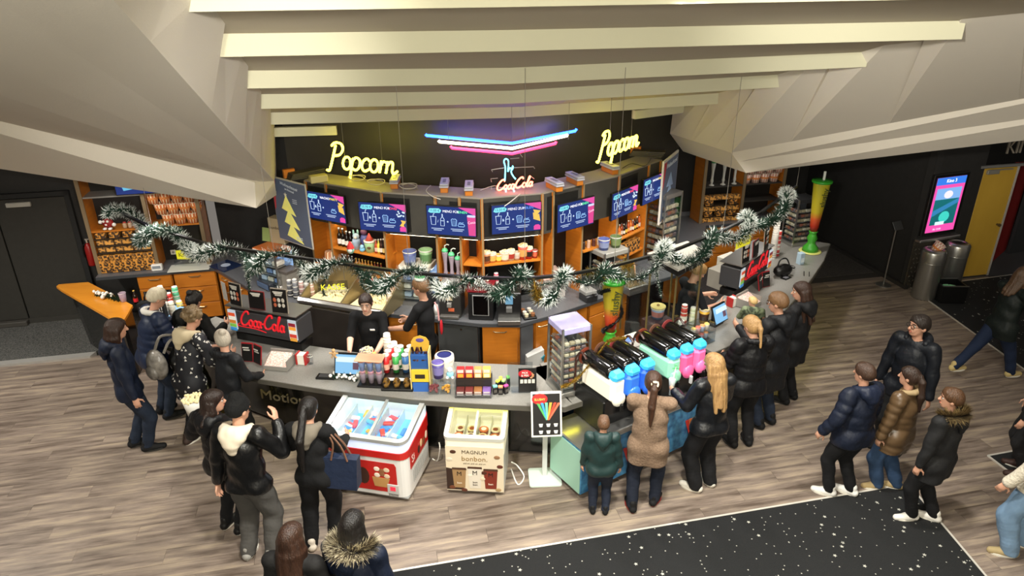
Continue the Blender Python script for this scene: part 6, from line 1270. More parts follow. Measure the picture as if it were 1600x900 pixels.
# grey printers and boxes behind the right drink station
for k, (x, y, d, c, lab) in enumerate(((1128, 452, (.3, .34, .28), '8e8a80', 'grey angular printer housing left of the right drink station'), (1140, 425, (.34, .26, .22), 'c9c5b6', 'stack of white paper trays behind the right drink station'), (1166, 408, (.3, .26, .16), 'd2cebf', 'second white paper tray block near the right rail end'))):
    t = box_item('paper_unit', lab, 'equipment', at(x, y), .65, d, c, [(-.42, .1, .42, .2, '6e6a62'), (-.42, .45, .42, .5, '7e7a72')])
    if k == 0: 
        st, wd = script_strokes('Coca'); 
        for q in st: M().tube(spline([(-.10 + p[0] * .05, -.176, .12 + p[1] * .05) for p in q], 3), .006, 5).build('logo_stroke', C('5a2a2a', .5), t)
cupstack('very tall stack of white cups with red top at the right counter', at(1207, 408), 'e4dfd6', .62, .06, None); cupstack('stack of red and white cups next to the tall white stack', at(1213, 404), 'c8433f', .42, .05, 'f0e9e0')
t = thing('handbag', 'black leather handbag lying on the right counter', 'bag', at(1222, 436), .4); M().ball((0, 0, .09), (.17, .10, .10), 12).build('bag', mat('black_leather', srgb('0e0d0d'), .35, bump=(14, .5)), t, smooth=True); M().tube(spline([(-.12, 0, .15), (-.06, .02, .26), (.06, .02, .26), (.12, 0, .15)], 4), .012, 6).build('handle', MATS['black_leather'], t)
box_item('juice_carton', 'pale blue drink carton on the right counter', 'carton', at(1250, 418), .4, (.09, .09, .19), 'a9c0cf', [(-.35, .2, .35, .6, 'd9e5ea')])
item('card_reader', 'flat black card reader let into the right counter', 'terminal', at(1228, 440), .7, [('frame', M().box((0, 0, .006), (.16, .1, .012)), black), ('pad', M().box((0, 0, .013), (.08, .06, .003)), C('8f8f95', .3))])
cable('coiled black lead on the right counter', [at(1236, 425, CZ + .01) + Vector((.06 * math.cos(k), .05 * math.sin(k), .004 * k)) for k in range(9)], .006, black, None)
# ================================================================== ITEMS ON THE BACK COUNTER AND SHELVES
def bw(x, y): p = K(x, y, WZ); return Vector((p.x, p.y, WZ))
# popcorn warmer
a, b = K(466, 478, WZ), K(595, 502, WZ); m_ = (a + b) / 2; an = math.atan2(b.y - a.y, b.x - a.x); w_ = (b - a).length
t = thing('popcorn_warmer', 'steel popcorn warmer with two heaped compartments in the back counter', 'popcorn warmer', (m_.x, m_.y, WZ + .125), an)
wm = mat('warm_steel', srgb('9c8e6a'), .3, metal=.75)
M().box((0, .36, -.10), (w_, .62, .02)).build('floor_pan', wm, t); M().box((0, .68, .12), (w_, .03, .42)).build('back_wall', wm, t); M().box((0, .03, .0), (w_ + .04, .09, .10), b=.03).build('front_rail', steel, t)
for x in (-w_ / 2, 0, w_ / 2): M().put([(x - .012, .05, -.1), (x + .012, .05, -.1), (x + .012, .68, -.1), (x - .012, .68, -.1), (x - .012, .05, .02), (x + .012, .05, .02), (x + .012, .68, .30), (x - .012, .68, .30)], [(3, 2, 1, 0), (4, 5, 6, 7), (0, 1, 5, 4), (1, 2, 6, 5), (2, 3, 7, 6), (3, 0, 4, 7)]).build('side_wall' if x else 'divider', wm, t)
for s in (-1, 1):
    m = M(); q = random.Random(4 + s)
    for _ in range(520):
        x, y = q.gauss(s * w_ / 4, .12), q.gauss(.40, .13)
        if abs(x - s * w_ / 4) > w_ / 4 - .03 or y < .12 or y > .64: continue
        hgt = .14 * math.exp(-((x - s * w_ / 4) ** 2 / .035 + (y - .45) ** 2 / .03)); m.ball((x, y, -.085 + hgt + q.uniform(-.01, .015)), q.uniform(.012, .02), 5)
    tag(m.build('popcorn_heap', popc, t), kind='stuff'); M().box((s * w_ / 4, .40, -.06), (w_ / 2 - .08, .44, .06), b=.028).build('heap_base', popc, t)
M().box((0, .0, -.36), (w_, .06, .60)).build('front_panel', C('2b2622', .5), t)
item('popcorn_scoop', 'dark scoop stuck in the right popcorn heap', 'scoop', Vector((m_.x, m_.y, WZ)) + Vector((math.cos(an) * .5, .35, .17)), an, [('bowl', M().ball((0, 0, 0), (.07, .05, .03)), C('3a3228', .4), 1), ('grip', M().tube([(.05, 0, .01), (.13, .03, .06)], .012, 6), black)])
# coffee and serving machines (x, y = front base in the photograph)
def machine(nm, label, cat, x, y, an, d, col, parts):
    t = thing(nm, label, cat, bw(x, y) + Vector((-math.sin(an) * d[1] / 2, math.cos(an) * d[1] / 2, 0)), an); M().box((0, 0, d[2] / 2), d, b=.012).build('housing', C(col, .35), t)
    for p in parts:
        o = M().box(p[1], p[2], b=.004).build(p[0], p[3], t)
    return t
machine('coffee_machine', 'dark coffee machine with round dial behind the serving man', 'coffee machine', 703, 495, -.12, (.30, .34, .42), '2e2c2a', [('top_tray', (0, 0, .43), (.30, .34, .02), mat('foil', srgb('b9b6b0'), .25, metal=.6, bump=(40, .6))), ('dial', (0, -.175, .30), (.09, .012, .09), C('b5a58a', .4)), ('spout', (0, -.19, .2), (.06, .06, .06), C('7d7a74', .3)), ('drip_tray', (0, -.19, .03), (.26, .1, .04), C('55524d', .35)), ('cup_label', (0.02, -.176, .12), (.08, .006, .05), C('d0653f', .4))])
t = machine('coffee_dispenser', 'black coffee dispenser with dark red brand strip on top', 'coffee machine', 751, 500, -.1, (.34, .34, .40), '151516', [('brand_strip', (0, -.05, .46), (.36, .26, .10), C('7a1220', .4)), ('screen', (0, -.172, .22), (.20, .01, .28), C('060607', .1)), ('screen_frame', (0, -.170, .22), (.22, .008, .30), C('8a8a88', .3))]); text(t, 'COSTA', .05, (0, -.185, .46), C('e8dfd2', .5)); 
for k in range(3): M().ball((-.08 + k * .08, -.03, .53), .022, 8).build('bean_jar', C(('c9a05a', '3a2418', 'd9cfbd')[k], .4), t, smooth=True)
machine('espresso_machine', 'black espresso machine with lit blue display near the bend', 'coffee machine', 795, 503, .0, (.32, .36, .42), '121213', [('display', (0, -.182, .33), (.10, .008, .14), E('6fa8c8', .7)), ('drip_tray', (0, -.22, .035), (.30, .14, .06), steel), ('spout', (0, -.20, .2), (.08, .08, .07), C('5c5c5a', .3))])
t = thing('pod_tray', 'tray of coffee pods and cups right of the espresso machine', 'tray', bw(822, 500) + Vector((.02, .12, 0)), .3); M().box((0, 0, .015), (.18, .26, .03), b=.005).build('tray', black, t)
for k in range(6): M().lathe([(.025, 0), (.03, .04), (.028, .045)], (-.045 + (k % 2) * .09, -.08 + (k // 2) * .08, .03), n=10).build('pod', C(('d9cba8', '8a5a38', 'cfc8bd')[k % 3], .5), t)
machine('milk_frother', 'grey milk frother with glass jar on the right of the bend', 'coffee machine', 862, 480, .5, (.18, .22, .30), '5a5956', [('jar', (0, -.13, .1), (.09, .05, .14), acrylic), ('lamp', (0, -.115, .24), (.03, .006, .03), E('cfe2a0', .6))])
item('paper_cup', 'white paper cup tube right of the milk frother', 'cups', bw(910, 470) + Vector((0, .12, 0)), 0, [('stack', M().lathe([(.035, 0), (.03, .2)]), C('e2dfd6', .5), 1), ('rim', M().lathe([(.036, .0), (.038, .01)], cap=False), white, 1)])
t = thing('ice_chest', 'pale pink chest with open lid on the right back counter', 'chest', L(.62, 2.98, WZ), .5); M().box((0, 0, .17), (.36, .3, .34), b=.01).build('box', C('b9b2aa', .35), t); M().box((0, 0, .35), (.38, .32, .02), rx=.12, b=.004).build('lid', mat('pinkish_lid', srgb('c9b0a5'), .15), t); M().box((.0, -.02, .372), (.012, .012, .02), rx=.12).build('knob', black, t)
t = thing('hot_plate', 'steel hot plate with raised brass lid right of the slush cup', 'hot plate', bw(985, 465) + Vector((.04, .22, 0)), .56); M().box((0, 0, .06), (.36, .34, .12), b=.01).build('body', steel, t); M().box((0, .16, .24), (.34, .02, .28), rx=-.3).build('lid', wm, t); M().box((0, -.02, .125), (.3, .24, .012)).build('plate', wm, t)
machine('waffle_iron', 'dark waffle iron on the right back counter', 'waffle iron', 925, 474, .5, (.2, .2, .1), '2a2a2b', [('lid', (0, .02, .13), (.19, .18, .05), C('8d8c88', .3)), ('handle', (0, -.14, .12), (.03, .08, .03), black)])
# left back counter
machine('serving_grill', 'black nacho cheese machine with steel base on the left back counter', 'machine', 412, 447, -.72, (.34, .36, .12), '2c3038', [('upper_box', (0, .05, .26), (.30, .2, .2), C('3f3a35', .35)), ('arm', (.12, -.02, .2), (.03, .06, .28), steel), ('front_plate', (0, -.185, .06), (.3, .012, .08), C('6f86a8', .25, metal=.5))])
machine('coffee_grinder', 'grey coffee machine with white cup on its tray', 'coffee machine', 445, 452, -.6, (.2, .22, .30), '8a857c', [('top', (0, 0, .32), (.22, .24, .04), C('5d5650', .4)), ('tray', (0.02, -.17, .02), (.24, .2, .03), black), ('paper', (.05, -.17, .045), (.1, .1, .012), C('e2cfa8', .6))]); item('espresso_cup', 'small white cup on the tray of the grey coffee machine', 'cup', bw(440, 451) + Vector((-.02, -.0, .035)), 0, [('cup', cup_m(.025, .035, .06), white, 1), ('handle', M().tube([(.03, 0, .045), (.055, 0, .035), (.03, 0, .015)], .006, 5), white)])
for k, (x, y, c, h) in enumerate(((453, 462, '6b6c6f', .26), (462, 465, '7a7c80', .30), (472, 467, 'a5827a', .28), (480, 468, '8d8880', .26), (487, 466, 'b08f7c', .24))): cupstack('%s paper cup tube from the left beside the popcorn warmer' % ORD[k], bw(x, y) + Vector((0, .06, 0)), c, h, .045, None, 'cup tubes on the left back counter')
item('induction_plate', 'dark blue glass hob on the left corner of the back counter', 'hob', L(-4.12, 5.2, WZ), -.6, [('glass', M().box((0, 0, .012), (.4, .34, .02), b=.004), C('1c2a48', .08)), ('ring', M().lathe([(.07, .023), (.075, .025)], n=18), C('b9c6d8', .3))])
# heated display cases: blue-white lit
def lit_case(label, loc, an, w_, d_, h, glow, topc):
    t = thing('heated_display', label, 'display case', loc, an); M().box((0, 0, .03), (w_, d_, .06)).build('base', steel, t); M().box((0, 0, h - .04), (w_, d_, .08), b=.006).build('head', C(topc, .35), t); M().box((0, -d_ / 2 - .004, h - .04), (w_ * .9, .008, .055)).build('light_box', E('f0e8cf', 1.2), t); M().box((0, d_ / 2 - .01, h / 2), (w_, .02, h - .1)).build('back_panel', mat('case_blue', srgb('8fb0d8'), .3, emit=srgb(glow), es=.45), t)
    for sx in (-1, 1): M().box((sx * (w_ / 2 - .01), -d_ / 2 + .01, h / 2), (.02, .02, h - .1)).build('post', steel, t)
    for k in range(3):
        z = .1 + k * (h - .22) / 3; M().box((0, 0, z), (w_ - .03, d_ - .04, .008)).build('shelf', steel, t)
        for q in range(3): M().box(((q - 1) * w_ * .3, -.03, z + .045), (w_ * .24, d_ * .5, .07), b=.012).build('snack_box', C(('b9c9e0', 'd8d2c6', '6f86b5')[(q + k) % 3], .4), t)
    M().box((0, -d_ / 2 + .004, h / 2), (w_ - .05, .004, h - .16)).build('glass_pane', glass, t); return t
lit_case('lit blue heated display case left of the christmas poster', L(-3.25, 4.22, WZ + .0), -.75 + YAW, .46, .32, .62, '8fb4e8', 'b5622f')
lit_case('lit heated display case with buckets on top right of the bottles', L(-1.22, 3.2, WZ), math.radians(-13), .44, .34, .60, 'a9bfe2', 'c9c2b0')
for k, (s_, c, lab) in enumerate(((-1.32, '454f7d', 'dark blue glass popcorn bucket on the lit display case'), (-1.10, '7fa070', 'green film popcorn bucket on the lit display case'))): bucket(lab, L(s_, 3.16, WZ + .60), .095, .19, c, ('6d7aa5', '5f8a58')[k], False)
for k, (ds, c, lab) in enumerate(((-.10, '4a5590', 'blue film bucket on the right sweets tower'), (.10, '55683a', 'olive film bucket on the right sweets tower'))): p = L(1.55 + ds, 3.12 + ds * .3, WZ + .60); bucket(lab, p, .085, .16, c, ('8a94b8', '7a8a55')[k], False)
t = thing('promo_box', 'cardboard carton with praline lettering standing on the left heated display', 'carton', L(-3.12, 4.42, WZ + .62), -.6 + YAW); M().box((0, 0, .19), (.26, .16, .38)).build('carton', C('a39474', .6), t); text(t, 'bonbon.', .07, (0, -.083, .24), C('4a3a26', .5)); M().box((-.22, -.05, .1), (.14, .02, .2), rx=-.2).build('card', C('8a9a5a', .6), t)
cupm_ = striped('tub_brown', 'b5703f', 'e8d2b0', 9)
for (p, lab) in ((on_facet(0, .2, .08, WZ + .32)[0], 'large striped popcorn tub standing upside down under the christmas poster'), (L(-1.55, 3.22, WZ), 'striped popcorn tub upside down left of the lit display case'), (L(1.95, 3.3, WZ), 'striped popcorn tub upside down right of the sweets tower')):
    t = thing('popcorn_tub', lab, 'popcorn tub', p, 0, 'upside down tubs'); M().lathe([(.115, 0), (.085, .24), (.0, .245)], n=18).build('paper', cupm_, t, smooth=True); M().lathe([(.118, 0), (.118, .012)], n=18, cap=False).build('rim', C('e5d8c0', .6), t)
M().box((0, .14, WZ + .31), (.32, .3, .02)).build('shelf', woodh, wu, on_facet(0, .17, 0)[0], on_facet(0, .17, 0)[1])
# bottles and figures on the shelves
def on_shelf(i, k, z, dep=.08): return on_facet(i, k, dep, z + .0115)[0]
bot = [('1a120c', 'e8e4da', 'd9d9d2', .27, 'dark beer'), ('150f0b', 'ece8de', 'e2e2dc', .27, 'dark beer'), ('1a110d', 'e2ddd0', 'cfcfc8', .24, 'dark beer'), ('120d0b', 'd9d5c8', 'e8e8e2', .24, 'dark beer')]
for k, (bc, lc_, cc, h, nm) in enumerate(bot): bottle('%s dark bottle from the left on the upper left shelf' % ORD[k], on_shelf(0, .35 + k * .05, 1.62), bc, lc_, h, cc, .034, 'dark bottles on the upper left shelf')
item('cartoon_cup', 'pale blue figure cup with ears on the upper left shelf', 'cup', on_shelf(0, .58, 1.62), 0, [('body', M().lathe([(.05, 0), (.06, .12), (.05, .15)]), C('a9bccf', .5), 1), ('head', M().ball((0, 0, .19), (.05, .045, .045)), C('b9d0d8', .5), 1), ('ear', M().ball((-.03, 0, .25), (.015, .012, .04)).ball((.03, 0, .25), (.015, .012, .04)), C('9fd0c0', .5), 1), ('face', M().ball((0, -.04, .18), (.025, .012, .02)), C('e2d8c0', .5), 1)])
item('cartoon_cup', 'violet figure cup behind the pale blue one on the shelf', 'cup', on_shelf(0, .655, 1.62, .14), 0, [('body', M().lathe([(.045, 0), (.055, .16), (.045, .2)]), C('5a5f96', .5), 1), ('head', M().ball((0, 0, .25), (.05, .04, .045)), C('6a3f5a', .5), 1)])
item('cartoon_cup', 'green bucket with a red clown hat on the upper left shelf', 'cup', on_shelf(0, .76, 1.62), 0, [('bucket', M().lathe([(.06, 0), (.08, .14), (.075, .15)]), C('a8cf9a', .5), 1), ('collar', M().lathe([(.085, .15), (.085, .17)]), C('efe6d8', .5), 1), ('hat', M().lathe([(.06, .17), (.03, .22), (.008, .27)]), C('d0503f', .5), 1), ('handle', M().tube([(.08, 0, .12), (.11, 0, .08), (.07, 0, .04)], .01, 6), C('a8cf9a', .5)), ('badge', M().ball((0, -.075, .08), (.03, .008, .02)), C('5a4020', .5), 1)])
item('plush_toy', 'small light blue plush at the edge of the upper left shelf', 'toy', on_shelf(0, .69, 1.62, .02), 0, [('body', M().ball((0, 0, .035), (.04, .03, .035)), C('7fc0e0', .9), 1), ('head', M().ball((0, -.01, .08), .03), C('9fd0ea', .9), 1)])
for k in range(5): bottle('%s bottle from the left beside the clown hat bucket' % ORD[k], on_shelf(0, .845 + k * .034, 1.62), ('b5482a', 'd9c24a', '3a1d16', '1a1210', '2a1a12')[k], ('e8b0a0', 'e8e0a8', 'd9cfc2', 'c9b06a', 'd9c84a')[k], .2 + .01 * k, ('d9d5c8', 'e8e4d8', 'e8e4d8', 'd9d9d2', 'e2e2da')[k], .027, 'bottles right of the clown hat')
for k in range(9): bottle('%s amber bottle from the left on the middle left shelf' % ORD[k], on_shelf(0, .55 + k * .042, 1.30), 'a8702a' if k < 6 else '6a2a1a', 'c9a04a' if k < 6 else 'd8c890', .17, 'b89a3a', .026, 'amber bottles on the middle left shelf')
for k in range(4): bottle('%s dark mini bottle from the left behind the christmas figure' % ORD[k], on_shelf(0, .36 + k * .045, 1.30), '241612', ('8a3a3f', 'c9c0b0', '9a5a50', 'b8453f')[k], .19, 'd9d5c8', .026, 'mini bottles behind the christmas figure')
box_item('snack_pack', 'yellow snack carton on the middle left shelf', 'carton', on_shelf(0, .94, 1.30), on_facet(0, .9)[1], (.1, .06, .1), 'd9b84a', [(-.3, .3, .3, .7, 'efe0a0')])
for k in range(7): tag(M().ball((0, 0, .05), (.05, .03, .055), 8).build('snack_bag', mat('orange_bag%d' % (k % 2), srgb(('c9702a', '8a4a20')[k % 2]), .35, var=(20, srgb('e8b060'))), None, on_facet(0, .42 + k * .085, .02, WZ + .25)[0], .2 * k), '%s orange snack bag from the left above the popcorn warmer' % ORD[k], 'snack bag', 'orange snack bags above the warmer')
M().box((0, .1, WZ + .235), (.9, .24, .02)).build('shelf', woodh, wu, on_facet(0, .66, 0)[0], on_facet(0, .66, 0)[1])
for k in range(3): yard_cup(('left', 'middle', 'right')[k] + ' clear yard cup with green lid on the narrow shelf', on_shelf(1, .615 + k * .065, 1.35, .06), '5fc98a', 'a89aa5', .40 - .05 * k, 'yard cups on the narrow shelf')
tubs = [('b5764a', '5a3a28', .08, .15), ('c98a4a', 'e2b25a', .07, .12), ('d9a03a', 'f0cf5a', .06, .10), ('c9a582', 'e8d8c0', .085, .13), ('c9b89a', 'a83a30', .075, .14), ('b9a88f', 'c8b8a8', .06, .11), ('c8482f', 'd8a05a', .085, .20), ('b52f2a', '2a1f1c', .07, .15), ('9a2f2a', 'd86a4a', .05, .11)]
for k, (c, bnd, r_, h) in enumerate(tubs): bucket('%s film tub from the left on the centre shelf' % ORD[k], on_shelf(2, .09 + k * .10, 1.62, .06), r_ * .8, h, c, bnd, k % 3 != 2, 'film tubs on the centre shelf')
for k, (kk, c, h) in enumerate(((.06, 'b03a4a', .14), (.24, 'b8475a', .24))): cupstack(('short', 'tall')[k] + ' stack of red and white cups below the centre shelf', on_facet(2, kk, .04, WZ + .28)[0], c, h, .04, 'efe8e0', 'red cup stacks')
bucket('popcorn tub with heaped popcorn below the centre shelf', on_facet(2, .62, .05, WZ + .28)[0], .07, .16, 'c98f5a', 'b5633a'); bottle('slim dark bottle below the centre shelf', on_facet(2, .78, .05, WZ + .28)[0], '15110f', 'b9b5aa', .22, 'd9d5c8', .026)
p_, an_2, ln_ = on_facet(2, .5, 0); M().box((0, .13, WZ + .268), (ln_ * .94, .28, .022)).build('shelf', C('1d1b19', .4), wu, p_, an_2)
for k in range(12): bottle('%s bottle from the left on the upper right shelf' % ORD[k], on_shelf(4, .10 + k * .05, 1.55, .06), ('2a1a14', 'b5522a', 'd0702f', '8a3a20', '1c1310')[k % 5], ('e2d8c8', 'd9b84a', 'e8a05a', 'c9c0b0')[k % 4], .17 + .012 * (k % 4), ('d9d5c8', '2a2522')[k % 2], .026, 'bottles on the upper right shelf')
for k in range(5): tag(M().lathe([(.028, 0), (.028, .10), (.022, .11)], n=10).build('drink_can', C(('3a2a24', 'c9a58a', '55302a', 'd9cbb8', '7a3a2a')[k], .3), None, on_shelf(3, .60 + k * .075, 1.55, .06)), '%s drink can from the left on the right middle shelf' % ORD[k], 'can', 'drink cans on the right shelf')
item('cartoon_cup', 'turquoise figure pack with violet top on the lower right shelf', 'toy', on_shelf(4, .12, 1.22, .05), 0, [('wing', M().ball((-.05, 0, .09), (.05, .03, .06)).ball((.05, 0, .12), (.05, .03, .06)), C('5fd0d0', .5), 1), ('body', M().ball((0, -.02, .06), (.03, .03, .06)), C('7fe0d8', .5), 1), ('crest', M().ball((0, 0, .19), (.035, .02, .04)), C('a05ac8', .5), 1)])
for k in range(6): tag(obj('nacho_box', nbm, None, on_shelf(4, .34 + (k % 3) * .115, 1.22 + .092 * (k // 3), .05), on_facet(4, .5)[1]), '%s nacho box in the %s row of the lower right shelf' % (('left', 'middle', 'right')[k % 3], ('bottom', 'top')[k // 3]), 'box', 'nacho boxes on the lower right shelf')
cupstack('tall beige cup tube beside the serving man', bw(608, 490) + Vector((0, .08, 0)), 'b8a488', .30, .05, None); item('white_cup_tube', 'white cup tube beside the dark coffee machine', 'cups', bw(681, 494) + Vector((0, .06, 0)), 0, [('stack', M().lathe([(.032, 0), (.028, .16)]), white, 1), ('rim', M().lathe([(.034, 0), (.035, .01)], cap=False), white, 1)])
t = thing('white_canister', 'white canister with blue clip standing in the grey recess', 'canister', L(.22, 2.24, .10), .3); M().prism([(-.12, -.06), (.12, -.06), (.12, .06), (-.12, .06)], 0, .34).build('body', C('cfcfca', .4), t); M().prism([(-.12, -.06), (.12, -.06), (.12, .06), (-.12, .06)], .34, [.34, .42, .42, .34]).build('shoulder', C('cfcfca', .4), t); M().tube([(.08, -.07, .30), (.12, -.07, .34), (.10, -.07, .26)], .012, 6).build('clip', C('2f7a85', .4), t)
# paper tags and lettering on the right base cabinet
# ================================================================== CARRIED THINGS
def carry():
    q = Vector(pp['wr'][-1]) + Vector((-.03, .02, -.07)); t = thing('popcorn_tub', 'white tub heaped with popcorn carried by the girl in the black puffer', 'popcorn tub', q, 0); M().lathe([(.075, 0), (.105, .19), (.10, .19), (.07, .01)], n=18).build('tub', C('dcd8ce', .5), t, smooth=True); tag(popcorn_top(M(), .10, .19, 90, 3, .016).build('popcorn', popc, t), kind='stuff')
    # handbag of the ponytail woman
    s = Vector(pb['sh'][1]); q = Vector((s.x + .12, s.y - .03, .72)); t = thing('tote_bag', 'dark navy tote bag on the shoulder of the ponytail woman', 'bag', q, -.15); nv = mat('navy_canvas', srgb('18243c'), .6, bump=(10, .5))
    M().prism([(-.17, -.07), (.17, -.07), (.17, .07), (-.17, .07)], 0, .34).build('bag', nv, t); b = t.children[0]
    for v in b.data.vertices:
        k = v.co.z / .34; v.co.x *= 1.0 - .12 * (1 - k); v.co.y *= 1 - .35 * k
    for y in (-.05, .05): M().tube(spline([(-.08, y, .32), (-.05, y * .6, .50), (-.12, y * .3, s.z - .72 + .05), (.02, y * .6, .48), (.08, y, .32)], 4), .010, 5).build('strap', C('6a4a38', .5), t)
    # backpack of the floral person
    w_ = pf['world']; h = pf['h']; q = w_(np.array((-.09 * h, -.16 * h, .58 * h))); t = thing('backpack', 'shiny grey backpack on the back of the floral jacket', 'backpack', q, math.radians(-30)); sl = mat('grey_satin', srgb('8f8a82'), .3, var=(14, srgb('4a4640')), bump=(9, .7))
    M().ball((0, 0, .14), (.15, .09, .19), 14).build('bag', sl, t, smooth=True); M().ball((0, -.08, .07), (.10, .04, .09), 10).build('pocket', sl, t, smooth=True)
    for s_ in (-1, 1): M().tube(spline([(s_ * .08, .06, .28), (s_ * .09, .16, .40), (s_ * .09, .30, .36)], 4), .016, 5).build('strap', C('6d685f', .5), t)
    # white flower prints
    fm = M(); q2 = random.Random(2); jo = [c for c in pf['t'].children if c.name.startswith('jacket')][0]; me = jo.data
    for _ in range(260):
        p = me.polygons[q2.randrange(len(me.polygons))]
        c, n = p.center, p.normal; a = n.orthogonal().normalized(); b_ = n.cross(a)
        for k in range(3):
            o = c + (a * math.cos(k * 2.1) + b_ * math.sin(k * 2.1)) * .008 + n * .003; fm.poly3([tuple(o + (a * math.cos(x * 1.26) + b_ * math.sin(x * 1.26)) * .0075) for x in range(5)])
    tag(fm.build('flower_print', C('d9d6cf', .7), jo), kind='stuff')
    # slush cups held by customers
    for P_, lab, c in ((pc_, 'clear yard cup with green straw held by the woman in the cardigan', 'b9c8b0'), (pg, 'clear yard cup with green straw held by the blond girl', 'c9d0c9')):
        q = Vector(P_['wr'][-1]) + Vector((.01, .03, -.10)); t = thing('slush_yard_cup', lab, 'cup', q, 0, 'yard cups in use'); M().lathe([(.025, 0), (.022, .06), (.03, .12), (.04, .2), (.038, .2)], n=12).build('cup', mat('yard_clear', srgb('c5cfd0'), .1, alpha=.6), t, smooth=True); M().tube([(0, 0, .05), (.03, .02, .34)], .008, 6).build('straw', C('dfeee0', .4), t); M().box((.03, .02, .32), (.07, .012, .02)).box((.03, .02, .34), (.02, .012, .05)).build('straw_topper', C('6fd08a', .4), t)
    # red stocking on the serving man's back, green elf hat, name tag of the serving woman
    w2 = sm_['world']; h = sm_['h']; q = w2(np.array((.05 * h, -.10 * h, .60 * h))); t = thing('lanyard', 'red pouch on a lanyard hanging on the serving man', 'lanyard', q, math.radians(68)); M().ball((0, 0, .02), (.035, .015, .11), 10).build('pouch', C('b81f2a', .5), t, smooth=True); M().tube(spline([(-.02, .02, .12), (-.02, .03, .28), (.0, .08, .36)], 4), .01, 5).build('ribbon', C('e0a0a0', .6), t)
    h_ = sm_; c = h_['head'] + h_['hu'] * .075 * h_['h'] - h_['hf'] * .01 * h_['h']; q = h_['world'](c); t = thing('elf_hat', 'small green elf hat on the head of the serving man', 'hat', q, math.radians(68)); M().lathe([(.07, -.02), (.072, .01), (.045, .06), (.01, .10)], n=14).build('cone', C('3f9a5a', .7), t, smooth=True); M().lathe([(.076, -.025), (.08, -.01), (.076, .01)], n=14, cap=False).build('brim', C('e5ece2', .8), t, smooth=True)
    w3 = sw['world']; h = sw['h']; M().box((0, 0, 0), (.06, .006, .022), rx=-.25).build('name_tag', C('f0efe9', .5), sw['t'], tuple(np.array((-.05 * h, .098 * h + .035, .735 * h))))
    # scrunchie
    w4 = pc_; q = w4['world'](w4['head'] - w4['hf'] * .075 * w4['h'] + w4['hu'] * .01 * w4['h']); tag(M().tube([(.028 * math.cos(a), .01 * math.sin(a * 3), .028 * math.sin(a)) for a in np.linspace(0, 5.8, 10)], .012, 6, closed=True).build('scrunchie', C('e2d6bd', .8), None, q, math.radians(-12)), 'cream scrunchie in the hair of the cardigan woman', 'hair tie')
